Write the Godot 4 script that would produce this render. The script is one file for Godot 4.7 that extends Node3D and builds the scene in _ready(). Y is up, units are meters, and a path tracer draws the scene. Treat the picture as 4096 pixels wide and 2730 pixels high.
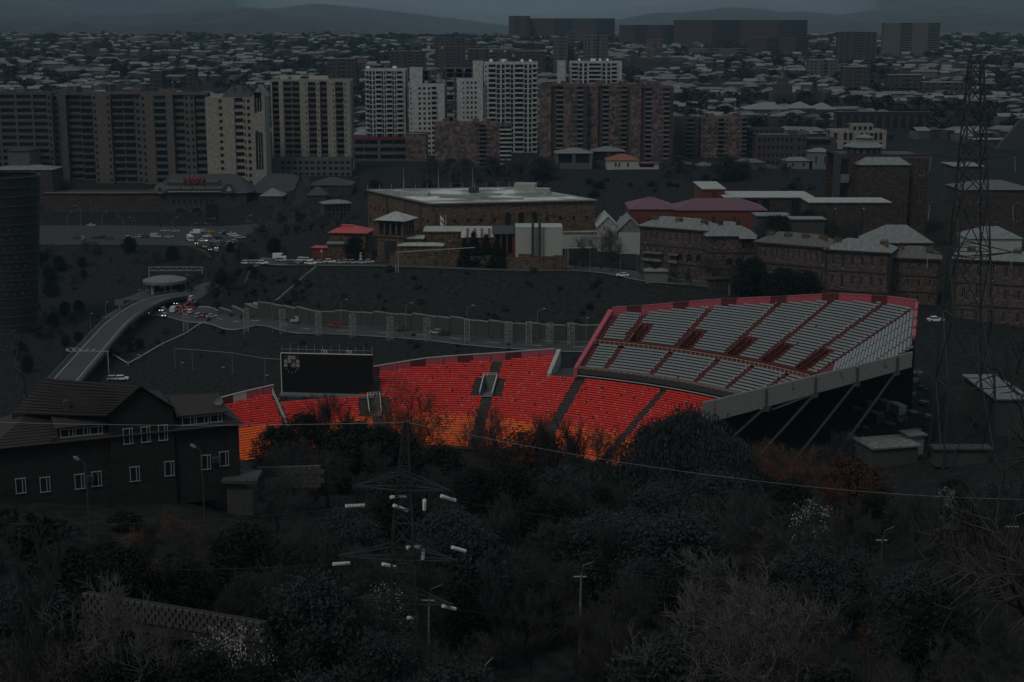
extends Node3D
# A stadium in a river gorge under a heavy overcast sky, with a city on the plateau behind it.
# World: y up, metres; the viewpoint stands on a hillside at (0, 120, 0) and looks along -z ("d" below is the distance -z).

const LENS := 6000.0                       # focal length in sight units (4096 of them across)
const TILT := 0.20246                      # 11.6 degrees down
const EYE := 120.0
const BOWL := Vector2(-24.0, 312.0)        # centre of the stadium's rings (x, d)

var M := {}
var taken := {}
var rng := RandomNumberGenerator.new()
var noise := FastNoiseLite.new()

# ---------------------------------------------------------------- mesh builder
class MB:
	var v := PackedVector3Array()
	var n := PackedVector3Array()
	func tri(a: Vector3, b: Vector3, c: Vector3) -> void:
		var m := (c - a).cross(b - a).normalized()
		v.append(a); v.append(b); v.append(c)
		n.append(m); n.append(m); n.append(m)
	func quad(a: Vector3, b: Vector3, c: Vector3, d: Vector3) -> void:
		tri(a, b, c); tri(a, c, d)
	func box(c: Vector3, s: Vector3, b := Basis.IDENTITY) -> void:
		var x := b.x * (s.x * .5); var y := b.y * (s.y * .5); var z := b.z * (s.z * .5)
		quad(c - x - y + z, c - x + y + z, c + x + y + z, c + x - y + z)
		quad(c + x - y - z, c + x + y - z, c - x + y - z, c - x - y - z)
		quad(c + x - y + z, c + x + y + z, c + x + y - z, c + x - y - z)
		quad(c - x - y - z, c - x + y - z, c - x + y + z, c - x - y + z)
		quad(c - x + y + z, c - x + y - z, c + x + y - z, c + x + y + z)
		quad(c - x - y - z, c - x - y + z, c + x - y + z, c + x - y - z)
	func bar(a: Vector3, b: Vector3, w: float, h: float) -> void:
		var z := b - a
		var l := z.length()
		if l < 1e-5: return
		z /= l
		var up := Vector3.UP if absf(z.y) < .99 else Vector3.RIGHT
		var x := up.cross(z).normalized()
		box((a + b) * .5, Vector3(w, h, l), Basis(x, z.cross(x), z))
	func tube(p: Array, r: Array, sides := 5) -> void:
		var last := []
		for i in p.size():
			var t: Vector3 = (p[mini(i + 1, p.size() - 1)] - p[maxi(i - 1, 0)]).normalized()
			var up := Vector3.UP if absf(t.y) < .95 else Vector3.RIGHT
			var x := up.cross(t).normalized()
			var y := t.cross(x)
			var ring := []
			for k in sides:
				var a := TAU * k / sides
				ring.append((x * cos(a) + y * sin(a)))
			if i > 0:
				for k in sides:
					var k2 := (k + 1) % sides
					var a0: Vector3 = p[i - 1] + last[k] * r[i - 1]
					var a1: Vector3 = p[i - 1] + last[k2] * r[i - 1]
					var b0: Vector3 = p[i] + ring[k] * r[i]
					var b1: Vector3 = p[i] + ring[k2] * r[i]
					for q in [[a0, last[k]], [b0, ring[k]], [b1, ring[k2]], [a0, last[k]], [b1, ring[k2]], [a1, last[k2]]]:
						v.append(q[0]); n.append(q[1])
			last = ring
	func lathe(c: Vector3, prof: Array, sides := 12, axis := Basis.IDENTITY) -> void:
		for i in prof.size() - 1:
			for k in sides:
				var a := TAU * k / sides
				var b := TAU * (k + 1) / sides
				var p0: Vector2 = prof[i]; var p1: Vector2 = prof[i + 1]
				quad(c + axis * Vector3(p0.x * cos(b), p0.y, p0.x * sin(b)), c + axis * Vector3(p1.x * cos(b), p1.y, p1.x * sin(b)), c + axis * Vector3(p1.x * cos(a), p1.y, p1.x * sin(a)), c + axis * Vector3(p0.x * cos(a), p0.y, p0.x * sin(a)))
	func mesh() -> ArrayMesh:
		var m := ArrayMesh.new()
		if v.size() == 0: return m
		var a := []
		a.resize(Mesh.ARRAY_MAX)
		a[Mesh.ARRAY_VERTEX] = v
		a[Mesh.ARRAY_NORMAL] = n
		m.add_surface_from_arrays(Mesh.PRIMITIVE_TRIANGLES, a)
		return m

# ---------------------------------------------------------------- things and parts
func numbered(called: String) -> String:
	var k: int = taken.get(called, 0)
	taken[called] = k + 1
	return called if k == 0 else "%s_%03d" % [called, k]

func meta(o: Node, label: String, category: String, group := "") -> void:
	o.set_meta("label", label); o.set_meta("category", category)
	if group: o.set_meta("group", group)

func thing(called: String, label: String, category: String, at := Vector3.ZERO, turn := 0.0, group := "") -> Node3D:
	var o := Node3D.new()
	o.name = numbered(called)
	add_child(o)
	o.position = at; o.rotation.y = turn
	meta(o, label, category, group)
	return o

# a part whose mesh is in the thing's own coordinates
func part(called: String, b, m: Material, to: Node) -> MeshInstance3D:
	var o := MeshInstance3D.new()
	o.name = called
	o.mesh = b.mesh() if b is MB else b
	o.material_override = m
	o.cast_shadow = GeometryInstance3D.SHADOW_CASTING_SETTING_ON
	to.add_child(o, true)
	return o

# a part whose mesh is in world coordinates, under a thing that is only shifted
func wpart(called: String, b, m: Material, to: Node3D) -> MeshInstance3D:
	var o := part(called, b, m, to)
	o.position = -to.position
	return o

func struct(called: String, b, m: Material) -> MeshInstance3D:
	var o := part(numbered(called), b, m, self)
	o.set_meta("kind", "structure")
	return o

func copy(o: Node3D, at: Vector3, turn: float, label := "", group := "", size := 1.0) -> Node3D:
	var base: String = o.get_meta("called") if o.has_meta("called") else String(o.name)
	var c: Node3D = o.duplicate()
	c.name = numbered(base)
	add_child(c)
	c.position = at; c.rotation.y = turn; c.scale = Vector3.ONE * size
	if label: c.set_meta("label", label)
	if group: c.set_meta("group", group)
	return c

func scatter(called: String, mesh: Mesh, m: Material, to: Node, xf: Array, cols := []) -> MultiMeshInstance3D:
	var mm := MultiMesh.new()
	mm.transform_format = MultiMesh.TRANSFORM_3D
	mm.use_colors = cols.size() > 0
	mm.mesh = mesh
	mm.instance_count = xf.size()
	for i in xf.size():
		mm.set_instance_transform(i, xf[i])
		if cols.size() > 0: mm.set_instance_color(i, cols[i])
	var o := MultiMeshInstance3D.new()
	o.name = called
	o.multimesh = mm
	o.material_override = m
	to.add_child(o, true)
	o.set_meta("kind", "stuff")
	return o

# ---------------------------------------------------------------- survey: where a sight line meets the place
func slope_of(v: float) -> float:
	var t := (1365.0 - v) / LENS
	return (-sin(TILT) + cos(TILT) * t) / (cos(TILT) + sin(TILT) * t)

func height_at(v: float, d: float) -> float:
	return EYE + d * slope_of(v)

func across(u: float, y: float, d: float) -> float:
	return (u - 2048.0) / LENS * (d * cos(TILT) + (EYE - y) * sin(TILT))

func at(u: float, v: float, d: float) -> Vector3:
	var y := height_at(v, d)
	return Vector3(across(u, y, d), y, -d)

func on_ground(u: float, d: float) -> Vector3:
	var y := 40.0
	var x := 0.0
	for i in 4:
		x = across(u, y, d)
		y = land(x, d)
	return Vector3(x, y, -d)

func hit(u: float, v: float, from := 430.0) -> Vector3:
	var d := from
	while d < 6000.0:
		var p := at(u, v, d)
		if p.y <= land(p.x, d): return on_ground(u, d)
		d += 1.0 + d * .001
	return on_ground(u, 3000.0)

# ---------------------------------------------------------------- the lie of the land
const BEARING := [-.345, -.227, -.2, -.168, -.127, .043, .145, .246, .35]
const PROFILE := [
	[[0, 116], [40, 92], [100, 67], [180, 62], [240, 52], [320, 31], [345, 26], [420, 14], [480, 10], [575, 9], [600, 9], [604, 9.3], [630, 10], [650, 11], [690, 22], [800, 23], [826, 37], [900, 42], [1000, 44]],
	[[0, 116], [40, 92], [100, 67], [180, 61], [220, 56], [300, 26], [340, 14], [400, 11], [480, 11], [560, 11], [592, 12], [596, 12.3], [620, 12], [645, 13], [680, 22], [800, 23], [826, 37], [900, 42], [1000, 44]],
	[[0, 116], [40, 92], [100, 66], [180, 60], [220, 54], [300, 24], [340, 13], [400, 11], [480, 12], [545, 14], [570, 14.6], [574, 15.5], [600, 18], [640, 20], [680, 22], [800, 23], [826, 37], [900, 42], [1000, 44]],
	[[0, 116], [40, 92], [100, 66], [180, 59], [230, 50], [305, 21], [340, 12], [400, 11], [470, 15], [515, 18.5], [537, 19], [540, 23], [562, 34], [635, 34], [680, 25], [780, 24], [830, 38], [900, 42], [1000, 43]],
	[[0, 116], [40, 92], [100, 66], [180, 58], [240, 46], [310, 19], [340, 11], [405, 10], [440, 19], [500, 19.8], [515, 20], [518, 25], [553, 35], [660, 35], [700, 27], [770, 29], [826, 40], [900, 42], [1000, 42]],
	[[0, 116], [40, 92], [100, 66], [180, 56], [240, 42], [310, 17], [340, 11], [405, 10], [440, 22], [460, 23], [473, 23.3], [476, 28], [538, 35], [668, 35], [715, 30], [760, 34], [810, 40], [900, 41.5], [1000, 42]],
	[[0, 116], [40, 92], [100, 66], [180, 55], [240, 41], [300, 20], [340, 11], [390, 11], [425, 16], [450, 24], [462, 26], [465, 28], [500, 35], [690, 35], [720, 34], [760, 36], [810, 40], [900, 42], [1000, 43]],
	[[0, 116], [40, 92], [100, 66], [180, 54], [240, 40], [290, 25], [330, 18], [400, 19], [430, 24], [450, 28], [465, 30], [468, 31], [498, 35], [700, 36], [720, 36], [780, 38], [850, 41], [900, 42], [1000, 43]],
	[[0, 116], [40, 92], [100, 66], [180, 53], [260, 36], [310, 26], [330, 22], [400, 22], [430, 25], [450, 28], [465, 30], [468, 31], [495, 34], [700, 37], [720, 37], [780, 39], [850, 42], [900, 42.5], [1000, 44]]]
const BEYOND := [[1000, 43], [1800, 72], [3000, 108], [3600, 112], [7000, 96]]

# distance of a landmark (index into the profiles) in the direction u
func landmark(u: float, k: int) -> float:
	var d := 500.0
	for i in 4:
		var x := across(u, 25.0, d)
		var b := clampf(x / d, BEARING[0], BEARING[-1])
		var j := 0
		while j < BEARING.size() - 2 and b > BEARING[j + 1]: j += 1
		var t: float = (b - BEARING[j]) / (BEARING[j + 1] - BEARING[j])
		t = t * t * (3 - 2 * t)
		d = lerpf(PROFILE[j][k][0], PROFILE[j + 1][k][0], t)
	return d

func along(prof: Array, d: float) -> float:
	for i in prof.size() - 1:
		if d < prof[i + 1][0]:
			return lerpf(prof[i][1], prof[i + 1][1], clampf((d - prof[i][0]) / float(prof[i + 1][0] - prof[i][0]), 0, 1))
	return prof[-1][1]

func table(t: Array, x: float) -> float:
	return along(t, x)

func land(x: float, d: float) -> float:
	var rough := .35
	if d < 330: rough = 1.0
	elif d > 1000: rough = minf(.35 + (d - 1000.0) * .004, 12.0)
	var wob := noise.get_noise_2d(x * (1.0 if d < 1000 else .3), d * (1.0 if d < 1000 else .3)) * rough
	if d >= 1000: return along(BEYOND, d) + wob
	var b := clampf(x / maxf(d, 1.0), BEARING[0], BEARING[-1])
	var k := 0
	while k < BEARING.size() - 2 and b > BEARING[k + 1]: k += 1
	var t: float = (b - BEARING[k]) / (BEARING[k + 1] - BEARING[k])
	t = t * t * (3 - 2 * t)
	# the same landmarks (road edge, foot and top of the wall, edge of the upper road ...) run through all profiles
	var A: Array = PROFILE[k]; var B: Array = PROFILE[k + 1]
	for i in A.size() - 1:
		var d1 := lerpf(A[i + 1][0], B[i + 1][0], t)
		if d < d1:
			var d0 := lerpf(A[i][0], B[i][0], t)
			return lerpf(lerpf(A[i][1], B[i][1], t), lerpf(A[i + 1][1], B[i + 1][1], t), (d - d0) / (d1 - d0)) + wob
	return lerpf(A[-1][1], B[-1][1], t) + wob

# ---------------------------------------------------------------- materials
func noise_picture(frequency: float, low: float, high: float, seed_: int, octaves := 5, size := 512, sharp := false) -> NoiseTexture2D:
	var f := FastNoiseLite.new()
	f.noise_type = FastNoiseLite.TYPE_SIMPLEX_SMOOTH
	f.frequency = frequency; f.seed = seed_; f.fractal_octaves = octaves
	var t := NoiseTexture2D.new()
	t.width = size; t.height = size; t.seamless = true; t.noise = f
	var g := Gradient.new()
	g.set_color(0, Color(low, low, low)); g.set_color(1, Color(high, high, high))
	if sharp: g.set_offset(0, .3); g.set_offset(1, .7)
	t.color_ramp = g
	return t

func mat(key: String, r: float, g: float, b: float, rough := .85, tex: Texture2D = null, metres := 6.0, metal := 0.0) -> StandardMaterial3D:
	var m := StandardMaterial3D.new()
	m.resource_name = key
	m.albedo_color = Color(r, g, b).linear_to_srgb()
	m.roughness = rough
	m.metallic = metal
	m.cull_mode = BaseMaterial3D.CULL_DISABLED
	if tex:
		m.albedo_texture = tex
		m.uv1_triplanar = true; m.uv1_world_triplanar = true
		m.uv1_scale = Vector3.ONE / metres
	M[key] = m
	return m

func glow(key: String, c: Color, power: float) -> void:
	var m := mat(key, c.r * .3, c.g * .3, c.b * .3, .4)
	m.emission_enabled = true
	m.emission = c
	m.emission_energy_multiplier = power

func make_materials() -> void:
	var patch := noise_picture(.012, .6, 1.0, 3)
	var fine := noise_picture(.05, .55, 1.0, 5)
	var stain := noise_picture(.02, .74, 1.0, 8)
	var blocks := noise_picture(.07, .5, 1.0, 17, 1, 512)
	blocks.noise.noise_type = FastNoiseLite.TYPE_CELLULAR
	blocks.noise.cellular_return_type = FastNoiseLite.RETURN_CELL_VALUE
	var wet := noise_picture(.008, .55, 1.0, 23, 6, 512, true)
	var grass := noise_picture(.02, .55, 1.0, 11, 6, 1024, false)
	mat("land", .034, .035, .034, 1.0, grass, 60.0)
	mat("hills", .05, .05, .05, 1.0, patch, 900.0)
	mat("asphalt", .045, .045, .047, .9, stain, 9.0)
	mat("kerb", .3, .3, .29, .9, stain, 4.0)
	mat("marking", .5, .5, .5, .8)
	mat("concrete", .17, .172, .168, .9, stain, 7.0)
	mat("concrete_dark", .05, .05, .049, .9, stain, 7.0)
	mat("concrete_pale", .42, .42, .4, .9, stain, 5.0)
	mat("wall_stone", .085, .084, .08, .95, fine, 6.0)
	mat("seat_red", .75, .028, .018, .5)
	mat("seat_any", 1, 1, 1, .55); M.seat_any.vertex_color_use_as_albedo = true
	mat("seat_orange", .95, .15, .012, .5)
	mat("seat_grey", .19, .222, .228, .65)
	mat("stair_red", .13, .022, .018, .9, stain, 3.0)
	mat("terrace", .055, .046, .044, .9, stain, 5.0)  # step colour darkened; shadow lines between the seat rows put into it
	mat("pink", .46, .085, .115, .8, stain, 6.0)
	mat("maroon", .12, .012, .014, .8, stain, 6.0)
	mat("cream", .55, .5, .42, .8, stain, 5.0)
	mat("rail", .5, .46, .4, .5)
	mat("steel", .32, .33, .33, .5, null, 1.0, .3)
	mat("steel_dark", .028, .029, .03, .6, null, 1.0, .3)
	mat("black_screen", .006, .006, .007, .35)
	mat("clock_grey", .2, .19, .19, .7)
	mat("white_paint", .6, .6, .58, .7)
	mat("glass", .014, .017, .02, .12)
	mat("glass_curtain", .1, .1, .1, .3)
	mat("void", .012, .012, .012, .9)
	mat("tower_cream", .29, .26, .225, .85, stain, 24.0)
	mat("tower_brown", .115, .092, .083, .85, stain, 24.0)
	mat("tower_white", .44, .44, .43, .85, stain, 30.0)
	mat("tower_tuff", .17, .115, .108, .85, blocks, 60.0)
	mat("tower_tuff_dark", .07, .05, .049, .85, patch, 16.0)
	mat("tower_grey", .1, .1, .1, .85, stain, 20.0)
	mat("brick_brown", .14, .088, .058, .9, blocks, 22.0)
	mat("brick_red", .2, .048, .027, .9, fine, 6.0)
	mat("brick_dark", .065, .046, .041, .9, blocks, 20.0)
	mat("tuff", .12, .088, .078, .9, blocks, 18.0)
	mat("roof_metal", .22, .22, .215, .6, patch, 9.0)
	mat("roof_metal_old", .13, .12, .113, .75, patch, 7.0)
	mat("roof_flat", .24, .24, .23, .9, patch, 14.0)
	mat("roof_pale", .46, .455, .43, .9, patch, 9.0)
	mat("roof_red", .5, .05, .045, .6, stain, 6.0)
	mat("roof_purple", .14, .045, .065, .6, stain, 7.0)
	mat("roof_orange", .26, .08, .042, .7, stain, 4.0)
	mat("roof_dark", .04, .041, .043, .8, stain, 6.0)
	mat("roof_tile", .03, .022, .02, .9, stain, 3.0)
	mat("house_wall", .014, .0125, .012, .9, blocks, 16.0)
	mat("plaster", .42, .42, .39, .9, stain, 6.0)
	mat("pvc", .25, .25, .25, .5)
	mat("twig", .052, .05, .051, 1.0)
	mat("twig_red", .12, .06, .045, 1.0)
	mat("twig_pale", .095, .09, .088, 1.0)
	mat("bark", .035, .033, .032, 1.0)
	mat("leaf_dark", .016, .021, .018, 1.0)
	mat("leaf_grey", .034, .041, .041, 1.0)
	mat("leaf_dry", .05, .027, .02, 1.0)
	mat("blossom", .32, .32, .3, 1.0)
	mat("scrub", .04, .041, .037, 1.0)
	mat("roof_works", .5, .49, .46, .9, wet, 110.0)
	mat("asphalt_dark", .026, .026, .028, .95, stain, 12.0)  # asphalt in a darker tone, bridge road only
	mat("tower_edge_dimmed", .085, .075, .068, .85, stain, 24.0)  # cream of the left blocks with the edge-of-view darkening put into it
	mat("roof_tin", .15, .15, .148, .7, patch, 30.0)
	for k in ["leaf_dark", "leaf_grey", "leaf_dry", "twig", "twig_red", "twig_pale", "bark", "blossom", "scrub", "land"]: M[k].metallic_specular = .1
	mat("car_white", .55, .55, .55, .3); mat("car_silver", .28, .29, .3, .3); mat("car_dark", .03, .031, .034, .25); mat("car_red", .3, .02, .02, .3); mat("car_taxi", .5, .2, .02, .35)
	mat("tyre", .02, .02, .02, .9)
	mat("sign_board", .035, .035, .037, .7)
	mat("sign_red", .17, .012, .016, .6)
	mat("insulator", .5, .52, .52, .2)
	mat("rust", .1, .055, .04, .8)
	glow("lamp_white", Color(1, .96, .85), 2.0)
	glow("lamp_amber", Color(1, .55, .2), 1.5)
	glow("lamp_tail", Color(1, .03, .02), 1.1)
	glow("display", Color(.6, .65, .75), .12)

# ---------------------------------------------------------------- scene
func _ready() -> void:
	rng.seed = 20240
	noise.seed = 4; noise.frequency = .02; noise.fractal_octaves = 3
	var cam := Camera3D.new()
	cam.name = "camera"
	add_child(cam)
	cam.position = Vector3(0, EYE, 0)
	cam.rotation.x = -TILT
	cam.fov = rad_to_deg(2 * atan(1365.0 / LENS))
	cam.near = .5
	cam.far = 30000
	cam.current = true
	var sky := ProceduralSkyMaterial.new()
	sky.sky_top_color = Color(.275, .36, .41).linear_to_srgb()
	sky.sky_horizon_color = Color(.18, .22, .24).linear_to_srgb()
	sky.sky_curve = .25
	sky.ground_bottom_color = Color(.02, .022, .024).linear_to_srgb()
	sky.ground_horizon_color = Color(.08, .09, .1).linear_to_srgb()
	sky.sun_angle_max = 1.0
	var env := Environment.new()
	env.background_mode = Environment.BG_SKY
	env.sky = Sky.new()
	env.sky.sky_material = sky
	env.tonemap_mode = Environment.TONE_MAPPER_LINEAR
	env.tonemap_exposure = EXPOSURE
	env.sdfgi_enabled = true; env.ssao_enabled = true; env.ssil_enabled = true
	env.fog_enabled = true
	env.fog_density = FOG
	env.fog_light_color = Color(.72, .87, .97)
	var we := WorldEnvironment.new()
	we.name = "environment"
	we.environment = env
	add_child(we)
	var sun := DirectionalLight3D.new()
	sun.name = "sun"
	sun.light_energy = .3
	sun.light_color = Color(1, .95, .88)
	sun.light_angular_distance = 14
	sun.shadow_enabled = true
	add_child(sun)
	sun.rotation = Vector3(deg_to_rad(-52), deg_to_rad(-35), 0)
	make_materials()
	build_land()
	build_lower_stand()
	build_upper_stand()
	build_scoreboard()
	build_towers()
	build_plateau()
	build_plaza()
	build_left_bank()
	build_far_city()
	build_roads()
	build_poles()
	build_cars()
	build_house()
	build_yard()
	build_trees()
	build_haze(env)

# a pale bank of mist lying in the valley before the last range
func build_haze(env: Environment) -> void:
	env.volumetric_fog_enabled = true
	env.volumetric_fog_density = 0.0
	var f := FogVolume.new()
	f.name = "valley_mist"
	f.shape = RenderingServer.FOG_VOLUME_SHAPE_ELLIPSOID
	f.size = Vector3(3600, 1300, 2200)
	var m := FogMaterial.new()
	m.density = .00035
	m.albedo = Color(.9, .95, 1.0)
	f.material = m
	add_child(f)
	f.position = Vector3(250, 330, -8600)
	f.set_meta("kind", "stuff"); meta(f, "pale mist in the valley before the farthest hills", "mist")

const EXPOSURE := .84
const FOG := .000042

func build_land() -> void:
	var ds := []
	var d := 4.0
	while d < 700: ds.append(d); d += 3.5
	while d < 1200: ds.append(d); d += 11.0
	while d <= 7000: ds.append(d); d += 55.0
	var nb := 150
	var g := []
	for dd in ds:
		var row := []
		for k in nb + 1:
			var b := lerpf(-.55, .55, k / float(nb))
			var x: float = b * (dd + 30.0)
			row.append(Vector3(x, land(x, dd), -dd))
		g.append(row)
	var mb := MB.new()
	for i in ds.size() - 1:
		for k in nb:
			for q in [[i, k], [i + 1, k], [i + 1, k + 1], [i, k], [i + 1, k + 1], [i, k + 1]]:
				var a: int = q[0]; var c: int = q[1]
				mb.v.append(g[a][c])
				var dx: Vector3 = g[a][mini(c + 1, nb)] - g[a][maxi(c - 1, 0)]
				var dz: Vector3 = g[mini(a + 1, ds.size() - 1)][c] - g[maxi(a - 1, 0)][c]
				mb.n.append(dx.cross(dz).normalized())
	struct("terrain", mb, M.land)
	# ranges of hills beyond the city, each one a solid ridge
	var hn := FastNoiseLite.new()
	hn.seed = 12; hn.frequency = .0006; hn.fractal_octaves = 4
	for h in [
		[3700.0, [[-400, 92], [300, 84], [900, 100], [1250, 104], [1500, 128], [1750, 160], [4600, 400]], 500.0],
		[5200.0, [[-400, 70], [500, 52], [1000, 40], [1300, 82], [1700, 118], [2000, 128], [2600, 130], [3000, 96], [3500, 84], [4600, 60]], 900.0],
		[7200.0, [[-400, 20], [800, 42], [1200, 20], [1500, 40], [1900, 88], [2300, 96], [2550, 70], [2900, 40], [3600, 46], [4600, 10]], 1400.0],
		[9800.0, [[-400, -60], [1000, -20], [1500, 10], [2000, 44], [2400, 40], [2560, 26], [3000, -20], [4600, -60]], 2000.0],
		[14000.0, [[-600, -260], [600, -220], [1500, -180], [2100, -150], [2700, -190], [3500, -240], [4700, -250]], 3000.0]]:
		var b := MB.new()
		var n := 90
		var prev := []
		for k in n + 1:
			var u := lerpf(-500.0, 4600.0, k / float(n))
			var dist: float = h[0]
			var y := height_at(table(h[1], u), dist) + hn.get_noise_2d(u * 2.0, dist) * dist * .006
			var x := across(u, y, dist)
			var low := along(BEYOND, dist) - 60.0
			y = maxf(y, low)
			var col := []
			for s in 9:
				var t := s / 8.0
				var front: float = dist - h[2] * (1 - t)
				col.append(Vector3(x * front / dist, lerpf(low, y, t * t * (3 - 2 * t)) + hn.get_noise_2d(u * 6.0, front * 3.0) * dist * .003 * t * (1.2 - t), -front))
			col.append(Vector3(x, low, -dist - h[2] * .5))
			if k > 0:
				for s in 9: b.quad(prev[s], prev[s + 1], col[s + 1], col[s])
			prev = col
		struct("hills", b, M.hills)

# ---------------------------------------------------------------- stadium: lower bowl of red seats
func ring(phi: float, r: float, y: float) -> Vector3:
	var a := deg_to_rad(phi)
	return Vector3(BOWL.x + r * cos(a), y, -(BOWL.y + r * sin(a)))

const LOW_TOP := [[20, 106], [71.39, 106], [71.4, 114.6], [75, 113.2], [80, 111.4], [90, 108.8], [97, 106], [101, 104.5], [101.01, 96.6], [114.3, 96.6], [114.31, 100.6], [126, 97.4], [133, 95.5]]
const LOW_AISLE := [[66.0, 1.5], [79.7, 1.5], [98.3, 1.4], [114.8, .8], [52.0, 1.0]]   # bearing, half width in metres
const LOW_PIT := [[80.0, 1.75, 96.5, 103.5], [98.8, 1.75, 88.6, 95.4]]                # bearing, half width, from, to

func low_y(r: float) -> float:
	return 12.3 + (r - 78.0) * .4667

func in_pit(pits: Array, phi: float, r: float, more := 0.0) -> bool:
	for p in pits:
		if absf(phi - p[0]) * deg_to_rad(r) < p[1] + more and r > p[2] - .4 - more and r < p[3] + .2: return true
	return false

func seat_mesh() -> ArrayMesh:
	var b := MB.new()
	b.box(Vector3(0, .33, .02), Vector3(.44, .05, .36))
	b.quad(Vector3(-.22, .33, -.16), Vector3(-.2, .62, -.25), Vector3(.2, .62, -.25), Vector3(.22, .33, -.16))
	b.quad(Vector3(.22, .33, -.2), Vector3(.2, .62, -.29), Vector3(-.2, .62, -.29), Vector3(-.22, .33, -.2))
	b.quad(Vector3(-.2, .62, -.25), Vector3(-.2, .62, -.29), Vector3(.2, .62, -.29), Vector3(.2, .62, -.25))
	b.box(Vector3(0, .17, -.05), Vector3(.3, .34, .06))
	return b.mesh()

func facing(p: Vector3, to: Vector3) -> Transform3D:
	var z := Vector3(to.x - p.x, 0, to.z - p.z).normalized()
	return Transform3D(Basis(Vector3.UP.cross(z), Vector3.UP, z), p)

func build_lower_stand() -> void:
	var s := thing("lower_stand", "curved lower stand of red and orange seats beside the scoreboard", "stand", ring(90, 78, 10))
	var seat := seat_mesh()
	var xf := []; var cols := []
	var picked := 0
	var mid := Vector3(BOWL.x, 0, -BOWL.y)
	var i := -2
	while true:
		var r := 78.0 + .9 * i
		if r > 115: break
		var y := low_y(r)
		var b := MB.new()
		var phi := 41.0
		while phi < 131.0:
			var p2 := phi + .5
			var pm := phi + .25
			if r + .9 <= table(LOW_TOP, pm) and not in_pit(LOW_PIT, pm, r + .45):
				b.quad(ring(p2, r, y), ring(p2, r + .9, y), ring(phi, r + .9, y), ring(phi, r, y))
				b.quad(ring(p2, r, y - .55), ring(p2, r, y), ring(phi, r, y), ring(phi, r, y - .55))
			elif b.v.size() > 0:
				wpart("terrace_step", b, M.terrace, s)
				b = MB.new()
			phi += .5
		if b.v.size() > 0: wpart("terrace_step", b, M.terrace, s)
		# the seats of this row
		var a := 41.3
		var da := rad_to_deg(.5 / r)
		while a < 130.5:
			a += da
			if r + .9 > table(LOW_TOP, a): continue
			var gap := false
			for l in LOW_AISLE:
				if absf(a - l[0]) * deg_to_rad(r) < l[1]: gap = true
			for p in LOW_PIT:
				if absf(a - p[0]) * deg_to_rad(r) < p[1] + 2.6 and r > p[2] - 1.2 and r < p[3] - .5: gap = true
			if gap or rng.randf() < .012: continue
			if a > 126.5 and r > 90: continue
			var t := facing(ring(a, r + .62, y), mid)
			var c: Color = Color(.75, .028, .018)
			if r < 87.2 + rng.randfn() * .9 - maxf(0, (80 - a) * .05): c = Color(.95, .15, .012)
			var roll := rng.randf()
			if roll < .05: c = c.lerp(Color(.55, .22, .2), .6)
			elif roll < .2: c = c * .78
			c.a = 1
			if picked < 300 and a > 117 and a < 124.2 and r > 83.5 and r < 91:
				var o := part("seat", seat, M.seat_orange if r < 87.2 else M.seat_red, s)
				o.transform = t
				o.position -= s.position
				picked += 1
			else:
				t.origin -= s.position
				xf.append(t); cols.append(c)
		i += 1
	scatter("seats", seat, M.seat_any, s, xf, cols)
	# back wall in painted panels, with piers
	var edge := 71.6
	var k := 0
	while edge < 131:
		var wide := 2.35
		var to := edge + wide
		if (edge > 101 and to < 114.6) or (edge < 101 and to > 101) or (edge < 114.6 and to > 114.6):
			edge = to if edge > 101 else 114.6
			if edge < 114.6 and to > 101: edge = 114.6
			continue
		var pan := MB.new()
		for q in 4:
			var f0 := lerpf(edge, to, q / 4.0); var f1 := lerpf(edge, to, (q + 1) / 4.0)
			var r0 := table(LOW_TOP, f0) + .1; var r1 := table(LOW_TOP, f1) + .1
			var y0 := low_y(r0) + 1.75; var y1 := low_y(r1) + 1.75
			var a0 := ring(f0, r0, y0); var a1 := ring(f1, r1, y1)
			var b0 := ring(f0, r0 + .35, y0); var b1 := ring(f1, r1 + .35, y1)
			var dn := Vector3(0, 4.0, 0)
			pan.quad(a1 - dn, a1, a0, a0 - dn); pan.quad(a1, b1, b0, a0); pan.quad(b0 - dn * 4, b0, b1, b1 - dn * 4)
		var m: Material = M.pink if k % 3 != 2 else M.maroon
		if edge > 114.6: m = [M.maroon, M.pink, M.cream, M.maroon, M.cream, M.pink, M.maroon][int((edge - 114.6) / wide + .01) % 7]
		wpart("wall_panel", pan, m, s)
		if k % 3 == 0:
			var pr := table(LOW_TOP, to) - .05
			var pier := MB.new()
			pier.box(ring(to, pr, low_y(pr) - .2), Vector3(.7, 4.0, .5), facing(ring(to, pr, 0), mid).basis)
			wpart("pier", pier, M.pink, s)
		var cap := MB.new()
		var rc0 := table(LOW_TOP, edge) + .3; var rc1 := table(LOW_TOP, to) + .3
		cap.bar(ring(edge, rc0, low_y(rc0) + 1.85), ring(to, rc1, low_y(rc1) + 1.85), .6, .2)
		wpart("coping", cap, M.concrete_pale, s)
		edge = to
		k += 1
	# pale end wall of the high part
	var e := MB.new()
	var q0 := ring(71.3, 105.6, low_y(105.6) + .9); var q1 := ring(71.3, 115, low_y(114.6) + 1.9)
	var o0 := ring(70.7, 105.6, low_y(105.6) + .9); var o1 := ring(70.7, 115, low_y(114.6) + 1.9)
	var dd := Vector3(0, 4.5, 0)
	e.quad(q0 - dd, q0, q1, q1 - dd); e.quad(o1 - dd, o1, o0, o0 - dd); e.quad(q0, o0, o1, q1); e.quad(o0 - dd, o0, q0, q0 - dd)
	wpart("end_wall", e, M.concrete_pale, s)
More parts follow.
